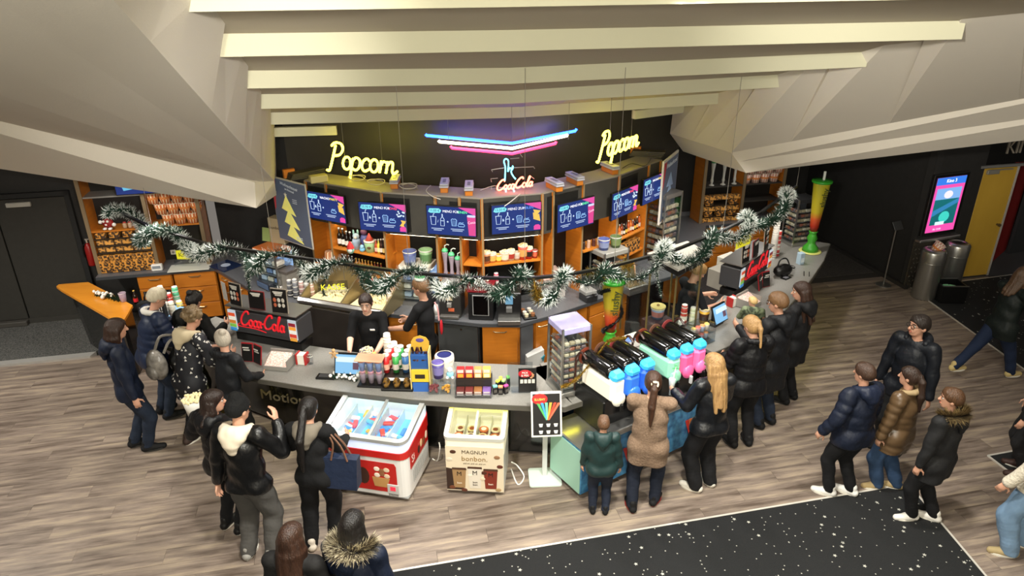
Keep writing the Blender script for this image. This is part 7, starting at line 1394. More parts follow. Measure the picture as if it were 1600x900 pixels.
# ================================================================== PEOPLE
import openvdb as vdb
class SDF:
    def __init__(s, lo, hi, vox):
        s.lo = np.array(lo, np.float32); s.vox = vox; s.n = np.maximum(4, np.ceil((np.array(hi) - lo) / vox).astype(int) + 1)
        s.D = np.full(s.n, 0.2, np.float32)
    def blk(s, lo, hi):
        a = np.clip(np.floor((np.array(lo) - s.lo) / s.vox).astype(int), 0, s.n); b = np.clip(np.ceil((np.array(hi) - s.lo) / s.vox).astype(int) + 1, 0, s.n)
        if np.any(b <= a): return None
        ax = [(s.lo[i] + s.vox * np.arange(a[i], b[i])).astype(np.float32) for i in range(3)]
        return tuple(slice(a[i], b[i]) for i in range(3)), ax[0][:, None, None], ax[1][None, :, None], ax[2][None, None, :]
    def comb(s, sl, d, k, op):
        D = s.D[sl]
        if op == 'u':
            if k > 0:
                h = np.clip(.5 + .5 * (D - d) / k, 0, 1); s.D[sl] = D * (1 - h) + d * h - k * h * (1 - h)
            else: s.D[sl] = np.minimum(D, d)
        elif op == 's': s.D[sl] = np.maximum(D, -d)
    def cap(s, a, b, ra, rb, k=.02, flat=None, rip=None, op='u'):
        a = np.array(a, np.float32); b = np.array(b, np.float32); R = max(ra, rb); m = R + (.06 if op == 'u' else .01) + k
        q = s.blk(np.minimum(a, b) - m, np.maximum(a, b) + m)
        if q is None: return s
        sl, X, Y, Z = q; px, py, pz = X - a[0], Y - a[1], Z - a[2]; ba = b - a; f = 1.0
        if flat is not None:
            ax, fac = np.array(flat[0], np.float32), flat[1]; g = 1 / fac - 1; t = (px * ax[0] + py * ax[1] + pz * ax[2]) * g
            px, py, pz = px + t * ax[0], py + t * ax[1], pz + t * ax[2]; ba = ba + ax * (ba @ ax) * g; f = (fac + 1) / 2
        l2 = float(ba @ ba) + 1e-9; h = np.clip((px * ba[0] + py * ba[1] + pz * ba[2]) / l2, 0, 1)
        d = np.sqrt((px - h * ba[0]) ** 2 + (py - h * ba[1]) ** 2 + (pz - h * ba[2]) ** 2) - (ra + (rb - ra) * h)
        if rip: d = d - rip[0] * np.abs(np.sin(h * math.sqrt(l2) * math.pi / rip[1]))
        s.comb(sl, d * f, k, op); return s
    def ell(s, c, r, R=None, k=.01, op='u'):
        c = np.array(c, np.float32); r = np.array(r, np.float32); m = r.max() + .04 + k; q = s.blk(c - m, c + m)
        if q is None: return s
        sl, X, Y, Z = q; p = [X - c[0], Y - c[1], Z - c[2]]
        if R is not None: p = [p[0] * R[0][i] + p[1] * R[1][i] + p[2] * R[2][i] for i in range(3)]
        l = np.sqrt((p[0] / r[0]) ** 2 + (p[1] / r[1]) ** 2 + (p[2] / r[2]) ** 2); d = (l - 1) * float(r.min()); s.comb(sl, d, k, op); return s
    def cut(s, fn):
        X = (s.lo[0] + s.vox * np.arange(s.n[0]))[:, None, None]; Y = (s.lo[1] + s.vox * np.arange(s.n[1]))[None, :, None]; Z = (s.lo[2] + s.vox * np.arange(s.n[2]))[None, None, :]
        s.D = np.maximum(s.D, fn(X, Y, Z).astype(np.float32)); return s
    def folds(s, A, seed=0.0):
        X = (s.lo[0] + s.vox * np.arange(s.n[0], dtype=np.float32))[:, None, None]; Y = (s.lo[1] + s.vox * np.arange(s.n[1], dtype=np.float32))[None, :, None]; Z = (s.lo[2] + s.vox * np.arange(s.n[2], dtype=np.float32))[None, None, :]
        a = np.sin(X * 23 + seed + 1.7 * np.sin(Z * 9 + Y * 7)); b = np.sin(Y * 27 + seed * 2 + 1.5 * np.sin(Z * 11 + X * 8)); c = np.sin(Z * 31 + 1.9 * np.sin(X * 13 + seed) + 1.6 * np.sin(Y * 12))
        s.D = s.D + A * (.6 * a + .6 * b + .9 * c).astype(np.float32); return s
    def mesh(s, name, mt):
        b = 3 * s.vox; A = np.clip(s.D, -b, b).astype(np.float32); A[0], A[-1] = b, b; A[:, 0], A[:, -1] = b, b; A[:, :, 0], A[:, :, -1] = b, b
        g = vdb.FloatGrid(b); g.copyFromArray(A); pts, quads = g.convertToQuads(0.0)
        P = (pts * s.vox + s.lo).astype(np.float32); me = bpy.data.meshes.new(name); me.vertices.add(len(P)); me.vertices.foreach_set('co', P.ravel())
        nq = len(quads); q0 = quads[::max(1, nq // 400)]; nn = np.cross(P[q0[:, 1]] - P[q0[:, 0]], P[q0[:, 2]] - P[q0[:, 0]]); cc = P[q0].mean(1) ; ix = np.clip(((cc + nn / (np.linalg.norm(nn, axis=1)[:, None] + 1e-9) * s.vox * 1.5 - s.lo) / s.vox).round().astype(int), 0, s.n - 1); quads = quads if A[ix[:, 0], ix[:, 1], ix[:, 2]].mean() > 0 else quads[:, ::-1]; quads = np.ascontiguousarray(quads); me.loops.add(nq * 4); me.loops.foreach_set('vertex_index', quads.astype(np.int32).ravel()); me.polygons.add(nq)
        me.polygons.foreach_set('loop_start', np.arange(0, nq * 4, 4, dtype=np.int32)); me.polygons.foreach_set('use_smooth', np.ones(nq, bool)); me.materials.append(mt); me.update(calc_edges=True); me.validate(); return me
skin = mat('skin', srgb('c99a80'), .55, var=(9, srgb('bd8a70'))); skin2 = mat('skin_pale', srgb('d8ac94'), .55)
def cloth(h, rough=.8, wr=.35, sc=7, **k): return mat('cloth_%s_%d_%d' % (h, int(rough * 100), int(wr * 100)), srgb(h), rough, bump=(sc * 1.6, wr * 2.2, (1, 1, .6)), spec=.3 if rough > .45 else .5, **k)
def hairm(h, h2=None): return mat('hair_' + h, srgb(h), .42, var=(9, srgb(h2 or h), (6, 6, .5), .3), bump=(40, .5, (3, 3, .25)))
denim = cloth('1b2433', .8); jblack = cloth('101011', .75); legblack = cloth('0e0e10', .85, .25)
def V(*a): return np.array(a, float)
def ik(a, c, l1, l2, pole):
    d = c - a; D = np.linalg.norm(d); D2 = min(D, (l1 + l2) * .999); u = d / (D + 1e-9); c = a + u * D2
    x = (l1 * l1 - l2 * l2 + D2 * D2) / (2 * D2); h = math.sqrt(max(0, l1 * l1 - x * x)); p = pole - u * (pole @ u); p = p / (np.linalg.norm(p) + 1e-9)
    return a + u * x + p * h, c
def rotv(v, ax, ang):
    ax = ax / np.linalg.norm(ax); return v * math.cos(ang) + np.cross(ax, v) * math.sin(ang) + ax * (ax @ v) * (1 - math.cos(ang))
def person(label, xy, head, H, top, topm, trm, hair, hairmat, lean=0, look=0, nod=8, tilt=0, hands=None, feet=None, girth=1.0, hem=.44, shoe=None, skinm=None, puff=None, hood=None, wide=1.0, face=False, glasses=False, fur=None, pz=0.0, coll=None, sleeve=1.0, group=None, hairlen=.2, vox=.0115, sock=None, curl=.5):
    """xy: plan position; head: compass of the body (0 = away from the viewer, 90 = left, 180 = towards the viewer, -90 = right)"""
    sm = skinm or skin; h = H; t = thing('person', label, 'person', (xy[0], xy[1], pz), math.radians(head))
    R = V(1, 0, 0); Fw_ = V(0, 1, 0); U = V(0, 0, 1); la = math.radians(lean)
    up_ = V(math.sin(math.radians(tilt)), math.sin(la), math.cos(la)); up_ /= np.linalg.norm(up_); tf = np.cross(up_, R) ; tf /= np.linalg.norm(tf)
    P = V(0, -.10 * h * math.sin(la), .505 * h); hipw, shw = .048 * h, .098 * h * (.6 + .4 * girth)
    wst, chs, nkb = P + up_ * .10 * h, P + up_ * .20 * h, P + up_ * .325 * h; hd_f = rotv(rotv(Fw_, R, -math.radians(nod) - la * .3), U, math.radians(look)); hr = rotv(R, U, math.radians(look)); hu = np.cross(hr, hd_f)
    hc_ = nkb + up_ * .055 * h + hu * .05 * h + hd_f * .015 * h
    HM = [[hr[0], hd_f[0], hu[0]], [hr[1], hd_f[1], hu[1]], [hr[2], hd_f[2], hu[2]]]
    def hp(x, y, z): return hc_ + (hr * x + hd_f * y + hu * z) * h
    sh = {s: P + up_ * .300 * h + R * s * shw for s in (-1, 1)}
    hands = hands or {}; el, wr, hdv = {}, {}, {}
    for s in (-1, 1):
        tg = hands.get(s, V(s * .165, .035, .47)); tg = V(*tg) * h; pole = V(s * .42, -.35, -1) if tg[2] > .5 * h else V(s * .35, -1, 0)
        el[s], wr[s] = ik(sh[s], tg, .165 * h, .150 * h, pole); hdv[s] = (wr[s] - el[s]) / np.linalg.norm(wr[s] - el[s])
    feet = feet or {}; kn, an_, fdir = {}, {}, {}
    for s in (-1, 1):
        fx = feet.get(s, (s * .058, 0.0, 0.0, s * -8)); hip = P + R * s * hipw - V(0, 0, .02 * h); ak = V(fx[0] * h, fx[1] * h - .02 * h, .045 * h + fx[2] * h)
        fdir[s] = rotv(Fw_, U, math.radians(fx[3])); kn[s], an_[s] = ik(hip, ak, .237 * h, .226 * h, fdir[s] + V(0, .3, 0))
    allp = np.array([hc_, P, *sh.values(), *el.values(), *wr.values(), *kn.values(), *an_.values()] + [wr[s] + hdv[s] * .12 * h for s in (-1, 1)]); lo, hi = allp.min(0) - .24, allp.max(0) + .24; lo[2] = -.02; hi[2] = hc_[2] + .2
    g = girth
    # ---- body: one continuous skin surface
    b = SDF(lo, hi, vox); fl_ = (tf, .70)
    b.cap(P, wst, .066 * h * g, .060 * h * g, .03, fl_); b.cap(wst, chs, .060 * h * g, .070 * h * g, .03, fl_); b.cap(chs, P + up_ * .285 * h, .070 * h * g, .048 * h, .03, fl_); b.cap(sh[-1], sh[1], .034 * h, .034 * h, .03)
    b.cap(nkb - up_ * .02 * h, hc_ - hu * .03 * h, .030 * h, .028 * h, .015)
    b.ell(hp(0, -.006, .012), V(.044, .056, .052) * h, HM, .01); b.ell(hp(0, .012, -.016), V(.037, .042, .056) * h, HM, .015); b.ell(hp(0, .030, -.052), V(.024, .022, .016) * h, HM, .015)
    b.cap(hp(0, .053, .004), hp(0, .064, -.016), .006 * h, .010 * h, .008); b.cap(hp(-.014, .047, -.036), hp(.014, .047, -.036), .0075 * h, .0075 * h, .006); b.cap(hp(-.02, .047, .016), hp(.02, .047, .016), .008 * h, .008 * h, .008)
    for s in (-1, 1):
        b.ell(hp(s * .045, -.004, -.008), V(.008, .014, .019) * h, HM, .006); b.ell(hp(s * .0185, .062, .003), V(.011, .010, .008) * h, HM, 0, 's')
        b.cap(sh[s], el[s], .030 * h * g, .024 * h * g, .02); b.cap(el[s], wr[s], .024 * h * g, .0165 * h, .012)
        # hand: palm, four fingers, thumb
        d = hdv[s]; sd = np.cross(d, R * s); sd = sd / (np.linalg.norm(sd) + 1e-6); pn = np.cross(d, sd); pn = pn if (pn @ (R * -s)) > 0 else -pn
        pc = wr[s] + d * .028 * h; b.cap(wr[s] + d * .008 * h, wr[s] + d * .048 * h, .019 * h, .021 * h, .01, (pn, .55))
        for q, (o, L_) in enumerate(((-.016, .036), (-.0055, .043), (.0055, .041), (.0155, .033))):
            a0 = wr[s] + d * .055 * h + sd * o * h; d1 = rotv(d, sd, 0); d1 = d * math.cos(curl * .7) + pn * math.sin(curl * .7); a1 = a0 + d1 * L_ * .5 * h; d2 = d * math.cos(curl * 1.7) + pn * math.sin(curl * 1.7); a2 = a1 + d2 * L_ * .55 * h
            b.cap(a0 - d * .01 * h, a1, .0058 * h, .0053 * h, .003); b.cap(a1, a2, .0053 * h, .0046 * h, .002)
        tb = wr[s] + d * .022 * h - sd * .014 * h; t1 = tb + (-sd * .75 + d * .6 + pn * .35) * .030 * h; b.cap(tb, t1, .0075 * h, .0062 * h, .004); b.cap(t1, t1 + (d * .9 - sd * .2 + pn * .35) * .024 * h, .0062 * h, .005 * h, .002)
        hip = P + R * s * hipw - V(0, 0, .02 * h); b.cap(hip, kn[s], .050 * h * g, .034 * h, .025); b.cap(kn[s], an_[s], .033 * h, .021 * h, .015); b.cap(kn[s] * .65 + an_[s] * .35 - fdir[s] * .008 * h, kn[s] * .4 + an_[s] * .6, .031 * h, .024 * h, .02)
        b.cap(an_[s] - fdir[s] * .012 * h - V(0, 0, .02 * h), an_[s] + fdir[s] * .09 * h - V(0, 0, .03 * h), .021 * h, .016 * h, .015)
    bm = b.mesh('body', sm); obj('body', bm, t)
    # ---- trousers
    e = .014 * h; lo2, hi2 = lo.copy(), hi.copy(); hi2[2] = .66 * h; b = SDF(lo2, hi2, .0125)
    b.cap(P - up_ * .01 * h, wst, .068 * h * g + e * .8, .062 * h * g + e * .6, .03, fl_)
    for s in (-1, 1):
        hip = P + R * s * hipw - V(0, 0, .02 * h); b.cap(hip, kn[s], .053 * h * g + e * .7, (.036 * h + e * .6) * wide, .03); lowp = an_[s] + V(0, 0, -.012 * h if wide > 1.1 else .0)
        b.cap(kn[s], lowp, (.036 * h + e * .6) * wide, (.026 * h + e * .6) * (wide if wide > 1.05 else 1), .02, None, (.003, .04))
    b.folds(.0035, H * 9)
    b.cut(lambda X, Y, Z: (.02 if wide > 1.1 else .035) * h - Z + 0 * X + 0 * Y); obj('trousers', b.mesh('trousers', trm), t)
    # ---- shoes
    for s in (-1, 1):
        c = an_[s]; f_ = fdir[s]; zz = c[2] - .045 * h; rt = np.cross(f_, U); lo3, hi3 = c - .25, c + .25; lo3[2] = zz - .03; hi3[2] = c[2] + .1; b = SDF(lo3, hi3, .009)
        b.cap(c - f_ * .022 * h + V(0, 0, -.018 * h), c + f_ * .035 * h + V(0, 0, -.02 * h), .027 * h, .026 * h, .01); b.cap(c + f_ * .03 * h - V(0, 0, .024 * h), c + f_ * .095 * h - V(0, 0, .031 * h), .026 * h, .021 * h, .015); b.cap(c - f_ * .01 * h, c - f_ * .01 * h + V(0, 0, .022 * h), .026 * h, .025 * h, .01)
        z_ = zz + .001; b.cut(lambda X, Y, Z: z_ - Z + 0 * X + 0 * Y); so = obj('shoe', b.mesh('shoe', shoe or jblack), t)
        sl = M(); q = []
        for a_ in range(14): th = a_ / 14 * 2 * math.pi; x_ = math.cos(th) * .072 * h + .036 * h; y_ = math.sin(th) * (.030 if math.cos(th) > -.2 else .026) * h; pp = c + f_ * x_ + rt * y_; q.append((pp[0], pp[1]))
        sl.prism(q if sum(q[i][0] * q[(i + 1) % 14][1] - q[(i + 1) % 14][0] * q[i][1] for i in range(14)) > 0 else q[::-1], zz - .0, zz + .013 * h).build('sole', sock or C('2a2825', .7) if shoe is None else C('d9d5c8', .6), so)
    # ---- jacket / top
    e = {'shirt': .008, 'knit': .013, 'jacket': .020, 'puffer': .027, 'coat': .022}[top] * h; b = SDF(lo, hi, .0125); rp_ = puff and (puff[0] * h, puff[1] * h)
    wk = .070 if top in ('jacket', 'puffer', 'coat') else .071 if top == 'knit' else .064; hk = .052 if top != 'knit' else .053
    b.cap(P, wst, .070 * h * g + e, wk * h * g + e, .03, (tf, .78), rp_); b.cap(wst, chs, wk * h * g + e, .071 * h * g + e, .03, (tf, .76), rp_); b.cap(chs, P + up_ * .285 * h, .071 * h * g + e, .048 * h + e * .7, .03, (tf, .78), rp_); b.cap(sh[-1], sh[1], .033 * h + e * .45, .033 * h + e * .45, .03)
    hl = P - V(0, 0, .02 * h)
    b.cap(hl - R * hipw, hl + R * hipw, hk * h * g + e, hk * h * g + e, .03)
    if hem < .47:
        lowz = V(0, 0, max(.0, (.505 - hem)) * h)
        for s in (-1, 1): b.cap(hl + R * s * hipw * .9, P + R * s * hipw * .95 - lowz + Fw_ * .01 * h, hk * h * g + e, (hk + .002) * h * g + e, .04, None, rp_)
    for s in (-1, 1):
        b.cap(sh[s], el[s], .031 * h * (.5 + .5 * g) + e * .58, .026 * h * (.5 + .5 * g) + e * .55, .02, None, rp_)
        if sleeve > .5: b.cap(el[s], el[s] + (wr[s] - el[s]) * (.97 * sleeve), .026 * h * (.5 + .5 * g) + e * .55, .020 * h + e * .45, .012, None, rp_)
    b.folds({'shirt': .002, 'knit': .003, 'jacket': .0042, 'puffer': .003, 'coat': .0045}[top], H * 7)
    hz = hem * h; b.cut(lambda X, Y, Z: (hz - Z) + 0 * X + 0 * Y if lean < 15 else (hz - .02 * h - Z) + 0 * X + 0 * Y)
    for s in (-1, 1): # keep sleeves that reach below the hem
        if sleeve > .5 and min(wr[s][2], el[s][2]) < hz: b.cap(el[s], el[s] + (wr[s] - el[s]) * .97, .026 * h * g + e * .9, .020 * h + e * .6, .008)
    b.cap(nkb + up_ * .035 * h, nkb + up_ * .12 * h, .040 * h, .05 * h, 0, op='s')
    if sleeve <= .5: b.cut(lambda X, Y, Z: -1 + 0 * X + 0 * Y + 0 * Z)
    jo = obj({'shirt': 'shirt', 'knit': 'cardigan'}.get(top, 'jacket'), b.mesh('jacket', topm), t)
    # ---- collar or hood
    if hood or coll:
        b = SDF(nkb - .28, nkb + .28, .011); m_ = hood or coll; rr_ = .030 if hood else .020; ks = [nkb + (R * math.cos(a) * .062 - tf * -1 * 0 + Fw_ * math.sin(a) * .060) * h + up_ * (.008 - .012 * math.sin(a)) * h for a in np.linspace(-3.5, .36, 9)]
        rk = [rr_ * h * (.5 + .5 * math.sin(math.pi * (i + .6) / 9.2)) for i in range(9)]
        for i in range(8): b.cap(ks[i], ks[i + 1], rk[i], rk[i + 1], .012)
        if hood: b.cap(nkb - tf * .058 * h - up_ * .005 * h - R * .03 * h, nkb - tf * .058 * h - up_ * .005 * h + R * .03 * h, .042 * h, .042 * h, .02); b.cap(nkb - tf * .085 * h - up_ * .045 * h, nkb - tf * .085 * h - up_ * .075 * h, .045 * h, .028 * h, .03, (tf, .6))
        ho = obj('hood' if hood else 'collar', b.mesh('hood', m_), t)
        if fur:
            m = M(); rq = random.Random(3)
            for a0, a1 in zip(ks[:-1], ks[1:]):
                for _ in range(330):
                    p = a0 + (a1 - a0) * rq.random(); dv = p - nkb; dv = dv / np.linalg.norm(dv); v = V(rq.gauss(0, .6), rq.gauss(0, .6), rq.gauss(.1, .6)) + dv * 1.2 + up_ * .3; v /= np.linalg.norm(v); p = p + v * .024 * h; sd = np.cross(v, V(.3, .5, .8)); sd /= np.linalg.norm(sd)
                    m.put([tuple(p - sd * .005), tuple(p + sd * .005), tuple(p + v * rq.uniform(.03, .055) * h + dv * .01)], [(0, 1, 2)], rq.randint(0, 1))
            tag(m.build('fur_trim', list(fur), ho), kind='stuff')
    # ---- hair
    if hair:
        b = SDF(hc_ - V(.34, .34, .55 if hairlen > .15 else .3), hc_ + .3, .0105); k_ = 1.0
        b.ell(hp(0, -.003, .016), V(.0520, .067, .060) * h * k_, HM, .01)
        if hair in ('bob', 'long', 'pony', 'bun'): b.ell(hp(0, -.014, -.004), V(.0515, .056, .056) * h, HM, .015)
        def fc(X, Y, Z):
            x = (X - hc_[0]) * hr[0] + (Y - hc_[1]) * hr[1] + (Z - hc_[2]) * hr[2]; y = (X - hc_[0]) * hd_f[0] + (Y - hc_[1]) * hd_f[1] + (Z - hc_[2]) * hd_f[2]; z = (X - hc_[0]) * hu[0] + (Y - hc_[1]) * hu[1] + (Z - hc_[2]) * hu[2]
            c1 = (y * .80 - z * .60) - {'beanie': .030, 'pony': .019, 'bun': .016}.get(hair, .024) * h
            c2 = -.030 * h - z + 0 * x
            if hair in ('short', 'curly', 'beanie'): return np.maximum(c1, c2 + np.clip(y + .03 * h, 0, 1) * .55)
            return c1
        b.cut(fc)
        if hair == 'short': b.cap(hp(-.02, .030, .050), hp(.022, .028, .049), .014 * h, .015 * h, .02); b.ell(hp(0, -.02, .0), V(.050, .050, .045) * h, HM, .015); b.cut(fc)
        if hair == 'curly':
            rq = random.Random(8)
            for _ in range(60):
                v = V(rq.gauss(0, 1), rq.gauss(-.25, 1), rq.gauss(.6, .8)); v /= np.linalg.norm(v)
                if v[1] * .8 - v[2] * .6 > .35 or v[2] < -.35: continue
                b.ell(hp(v[0] * .054, v[1] * .066 - .008, v[2] * .06 + .016), V(1, 1, 1) * rq.uniform(.011, .016) * h, None, .006)
        if hair in ('bob', 'long'):
            n_ = 7; Ld = hairlen
            for q in range(n_):
                a = math.pi * (1.02 + .96 * q / (n_ - 1)) ; x_, y_ = math.cos(a) * .045, math.sin(a) * .050 - .004
                s0 = hp(x_, y_, .0); s1 = hp(x_ * 1.12, y_ * 1.1, -.055); s2 = s1 - V(0, 0, max(.01, Ld - .06 + .02 * math.sin(q * 2.3)) * h) + (-tf * .02 * h if Ld > .12 else 0) ; 
                if Ld > .12: s2 = s2 - Fw_ * .035 * h * (1 if math.sin(a) < -.3 else .2)
                b.cap(s0, s1, .018 * h, .020 * h, .012); b.cap(s1, s2, .021 * h, .014 * h, .014)
        if hair == 'pony':
            p0 = hp(0, -.066, .018); b.ell(p0, V(.020, .020, .020) * h, None, .01); p1 = p0 * .55 + (nkb - tf * .075 * h + up_ * .05 * h) * .45 - hd_f * .012 * h; bo = .045 if hood else 0; p2 = nkb - tf * (.088 + bo) * h - up_ * .01 * h; p3 = nkb - tf * (.10 + bo) * h - up_ * max(.03, hairlen - .1) * h
            pk = (.62 if hairlen < .16 else .9) * h; b.cap(p0, p1, .017 * pk, .024 * pk, .012); b.cap(p1, p2, .025 * pk, .027 * pk * (1 if hairlen > .12 else .5), .012)
            if hairlen > .12: b.cap(p2, p3, .027 * pk, .009 * pk, .012)
        if hair in ('long', 'bob', 'pony', 'curly'): b.folds(.0022, 3.0)
        if hair == 'bun': b.ell(hp(0, -.062, .045), V(.026, .024, .024) * h, None, .008)
        if hair == 'beanie': b.cap(hp(-.0, -.005, .055), hp(0, -.012, .07), .045 * h, .03 * h, .02)
        obj('hat' if hair == 'beanie' else 'hair', b.mesh('hair', hairmat), t)
    if face:
        for s in (-1, 1):
            m = M(); m.ball(hp(s * .0185, .0462, .003), .0072 * h, 8, 0); m.ball(hp(s * .0185, .0500, .003), .0047 * h, 8, 1); m.build('eye', [C('d9d2ca', .3), C('1d1410', .2)], t, smooth=True)
            M().tube([hp(s * .008, .0565, .018), hp(s * .019, .0570, .021), hp(s * .030, .0495, .017)], .0032 * h, 5).build('eyebrow', hairmat if hair != 'beanie' else C('2a1d16', .6), t)
        M().tube([hp(-.014, .0535, -.036), hp(0, .0565, -.0355), hp(.014, .0535, -.036)], [.003 * h, .0045 * h, .003 * h], 6).build('lips', C('a8604f', .5), t)
    if glasses:
        m = M()
        for s in (-1, 1): m.tube([hp(s * .0195 + .0155 * math.cos(a * .785), .062, .002 + .012 * math.sin(a * .785)) for a in range(8)], .0022 * h, 4, closed=True); m.tube([hp(s * .035, .060, .004), hp(s * .046, .02, .004), hp(s * .047, -.012, .0)], .002 * h, 4)
        m.tube([hp(-.005, .063, .004), hp(.005, .063, .004)], .002 * h, 4); m.build('glasses', C('2a2320', .3), t)
    t['_wr'] = 0; del t['_wr']
    rot = Matrix.Rotation(math.radians(head), 4, 'Z')
    def world(p): return Vector((xy[0], xy[1], pz)) + rot @ Vector(tuple(p))
    return dict(t=t, wr={s: world(wr[s] + hdv[s] * .05 * h) for s in (-1, 1)}, P=world(P), nk=world(nkb), sh={s: world(sh[s]) for s in (-1, 1)}, world=world, h=h, head=hc_, hr=hr, hf=hd_f, hu=hu, wrl=wr)
def g0(x, y): p = K(x, y, 0); return (p.x, p.y)
brn, dbr, blk_h, gry, bld, lbr = hairm('2a1a12', '3a2418'), hairm('1c120d', '2a1a14'), hairm('0c0a0a', '17120f'), hairm('a39a8c', 'c2b8a6'), hairm('8a6a42', 'b08a58'), hairm('5a4028', '7a5a3a')
wsh = C('d9d5cc', .6); nav = cloth('121a2c', .6, .4); navd = cloth('131a2b', .7, .35); pblk = cloth('0f0f11', .5, .45); pblk2 = cloth('131416', .55, .4, 9); lthr = cloth('0d0d0e', .35, .3)
# ---------------- left queue
person('woman in a navy hooded parka and dark jeans at the far left of the queue', g0(222, 692), -62, 1.72, 'jacket', nav, denim, 'bob', brn, hood=nav, hem=.44, hairlen=.10, look=10, feet={-1: (-.05, -.03, 0, 10), 1: (.05, .05, 0, -5)}, girth=1.08)
person('white haired man in a navy puffer jacket leaning on the left counter', g0(262, 640), -42, 1.76, 'puffer', cloth('172137', .5, .3), denim, 'short', hairm('b5a98e', 'd6ccb4'), lean=14, nod=18, look=-8, coll=C('c9c6bd', .8), puff=(.006, .045), hands={-1: (-.10, .22, .66), 1: (.12, .22, .66)}, hem=.45, glasses=True, girth=1.12, face=True)
person('woman with black hair in a black hooded jacket bending over the left counter', g0(312, 636), -18, 1.68, 'jacket', cloth('141412', .85, .3), jblack, 'bun', blk_h, lean=26, nod=24, hood=cloth('191815', .85, .3), hands={-1: (-.14, .26, .64), 1: (.14, .26, .64)}, hem=.42, girth=1.1)
flor = mat('floral_black', srgb('15161c'), .7, bump=(8, .3))
pf = person('curly haired person in a black floral jacket at the drink station', g0(318, 680), -30, 1.74, 'jacket', flor, legblack, 'curly', hairm('5c4a34', '86704e'), lean=14, nod=16, hood=C('b8a98a', .85), hands={-1: (-.10, .22, .60), 1: (.13, .22, .62)}, hem=.36, girth=1.12, shoe=cloth('3a2c26', .6), feet={-1: (-.06, -.06, 0, 5), 1: (.05, .04, 0, 0)})
person('grey haired woman with a bun in a black jacket behind the popcorn girl', g0(375, 700), -30, 1.60, 'jacket', cloth('15171a', .6, .4), jblack, 'bun', gry, nod=26, look=65, lean=6, coll=cloth('15171a', .6, .4), hands={-1: (-.08, .2, .58), 1: (.10, .2, .58)}, face=True, glasses=False, hem=.42)
pp = person('dark haired girl in a black puffer jacket carrying a popcorn tub', g0(365, 818), -24, 1.64, 'puffer', pblk, legblack, 'long', dbr, look=-45, nod=4, puff=(.005, .055), hood=pblk, hands={-1: (-.27, .10, .70), 1: (.13, .02, .46)}, hem=.44, hairlen=.13, shoe=cloth('151515', .5), face=True, sock=C('d9d5cc', .6))
person('man in a black beanie, cream hood, leather jacket and grey trousers', g0(406, 862), -10, 1.80, 'jacket', lthr, cloth('4a4845', .9, .35), 'beanie', cloth('0e0e0e', .9, .3, 30), hood=C('d8cbb5', .9), look=-18, nod=6, hands={-1: (-.17, -.02, .46), 1: (.14, .12, .80)}, hem=.47, wide=1.18, girth=1.1, shoe=C('8f8d88', .6), feet={-1: (-.07, 0, 0, 8), 1: (.07, .0, 0, -8)}, face=True)
pb = person('woman with a long black ponytail dressed in black at the freezer', g0(503, 838), -6, 1.64, 'jacket', cloth('111112', .9, .3), legblack, 'pony', blk_h, nod=22, hood=C('6f675a', .9), hands={-1: (-.12, .20, .62), 1: (.13, .20, .62)}, hem=.45, hairlen=.30, wide=1.12, shoe=C('c9bfb0', .6), feet={-1: (-.05, -.06, 0, 25), 1: (.05, .06, 0, -4)})
person('girl with long brown hair at the lower edge beside the fur hooded woman', (-1.60, 3.85), -8, 1.62, 'jacket', cloth('151414', .8), legblack, 'long', hairm('22140e', '3f281c'), nod=4, hands={1: (.12, .14, .62), -1: (-.15, .03, .46)}, hairlen=.30)
person('black haired woman in a navy coat with a fur trimmed hood at the lower edge', (-1.18, 3.95), -12, 1.64, 'coat', nav, legblack, 'long', blk_h, nod=5, hood=nav, fur=(C('cfc3a2', .9), C('55493a', .9)), hem=.36, hairlen=.15, girth=1.15)
# ---------------- staff
sw = person('serving woman in a black polo shirt behind the counter', (-1.78, 7.86), 176, 1.66, 'shirt', cloth('0e0e10', .85, .2), jblack, 'pony', hairm('1d120e', '2e1d16'), nod=8, lean=8, hands={-1: (-.10, .24, .62), 1: (.10, .24, .62)}, sleeve=.5, face=True, hairlen=.05, girth=1.12, hem=.46, look=6, skinm=skin2)
sm_ = person('serving man in a black polo shirt carrying a cup to the left', (-1.10, 7.98), 68, 1.76, 'shirt', cloth('0d0d0f', .85, .2), jblack, 'short', lbr, nod=6, hands={-1: (-.12, .22, .62), 1: (.12, .20, .60)}, sleeve=.5, face=True, hem=.46)
sb = person('blond serving boy in a dark shirt behind the glass booth', (2.32, 8.55), -74, 1.72, 'shirt', cloth('14161a', .85, .2), jblack, 'short', hairm('7a5a34', 'a5814f'), nod=28, lean=10, hands={-1: (-.10, .24, .66), 1: (.10, .24, .66)}, sleeve=.5, face=True, hem=.46)
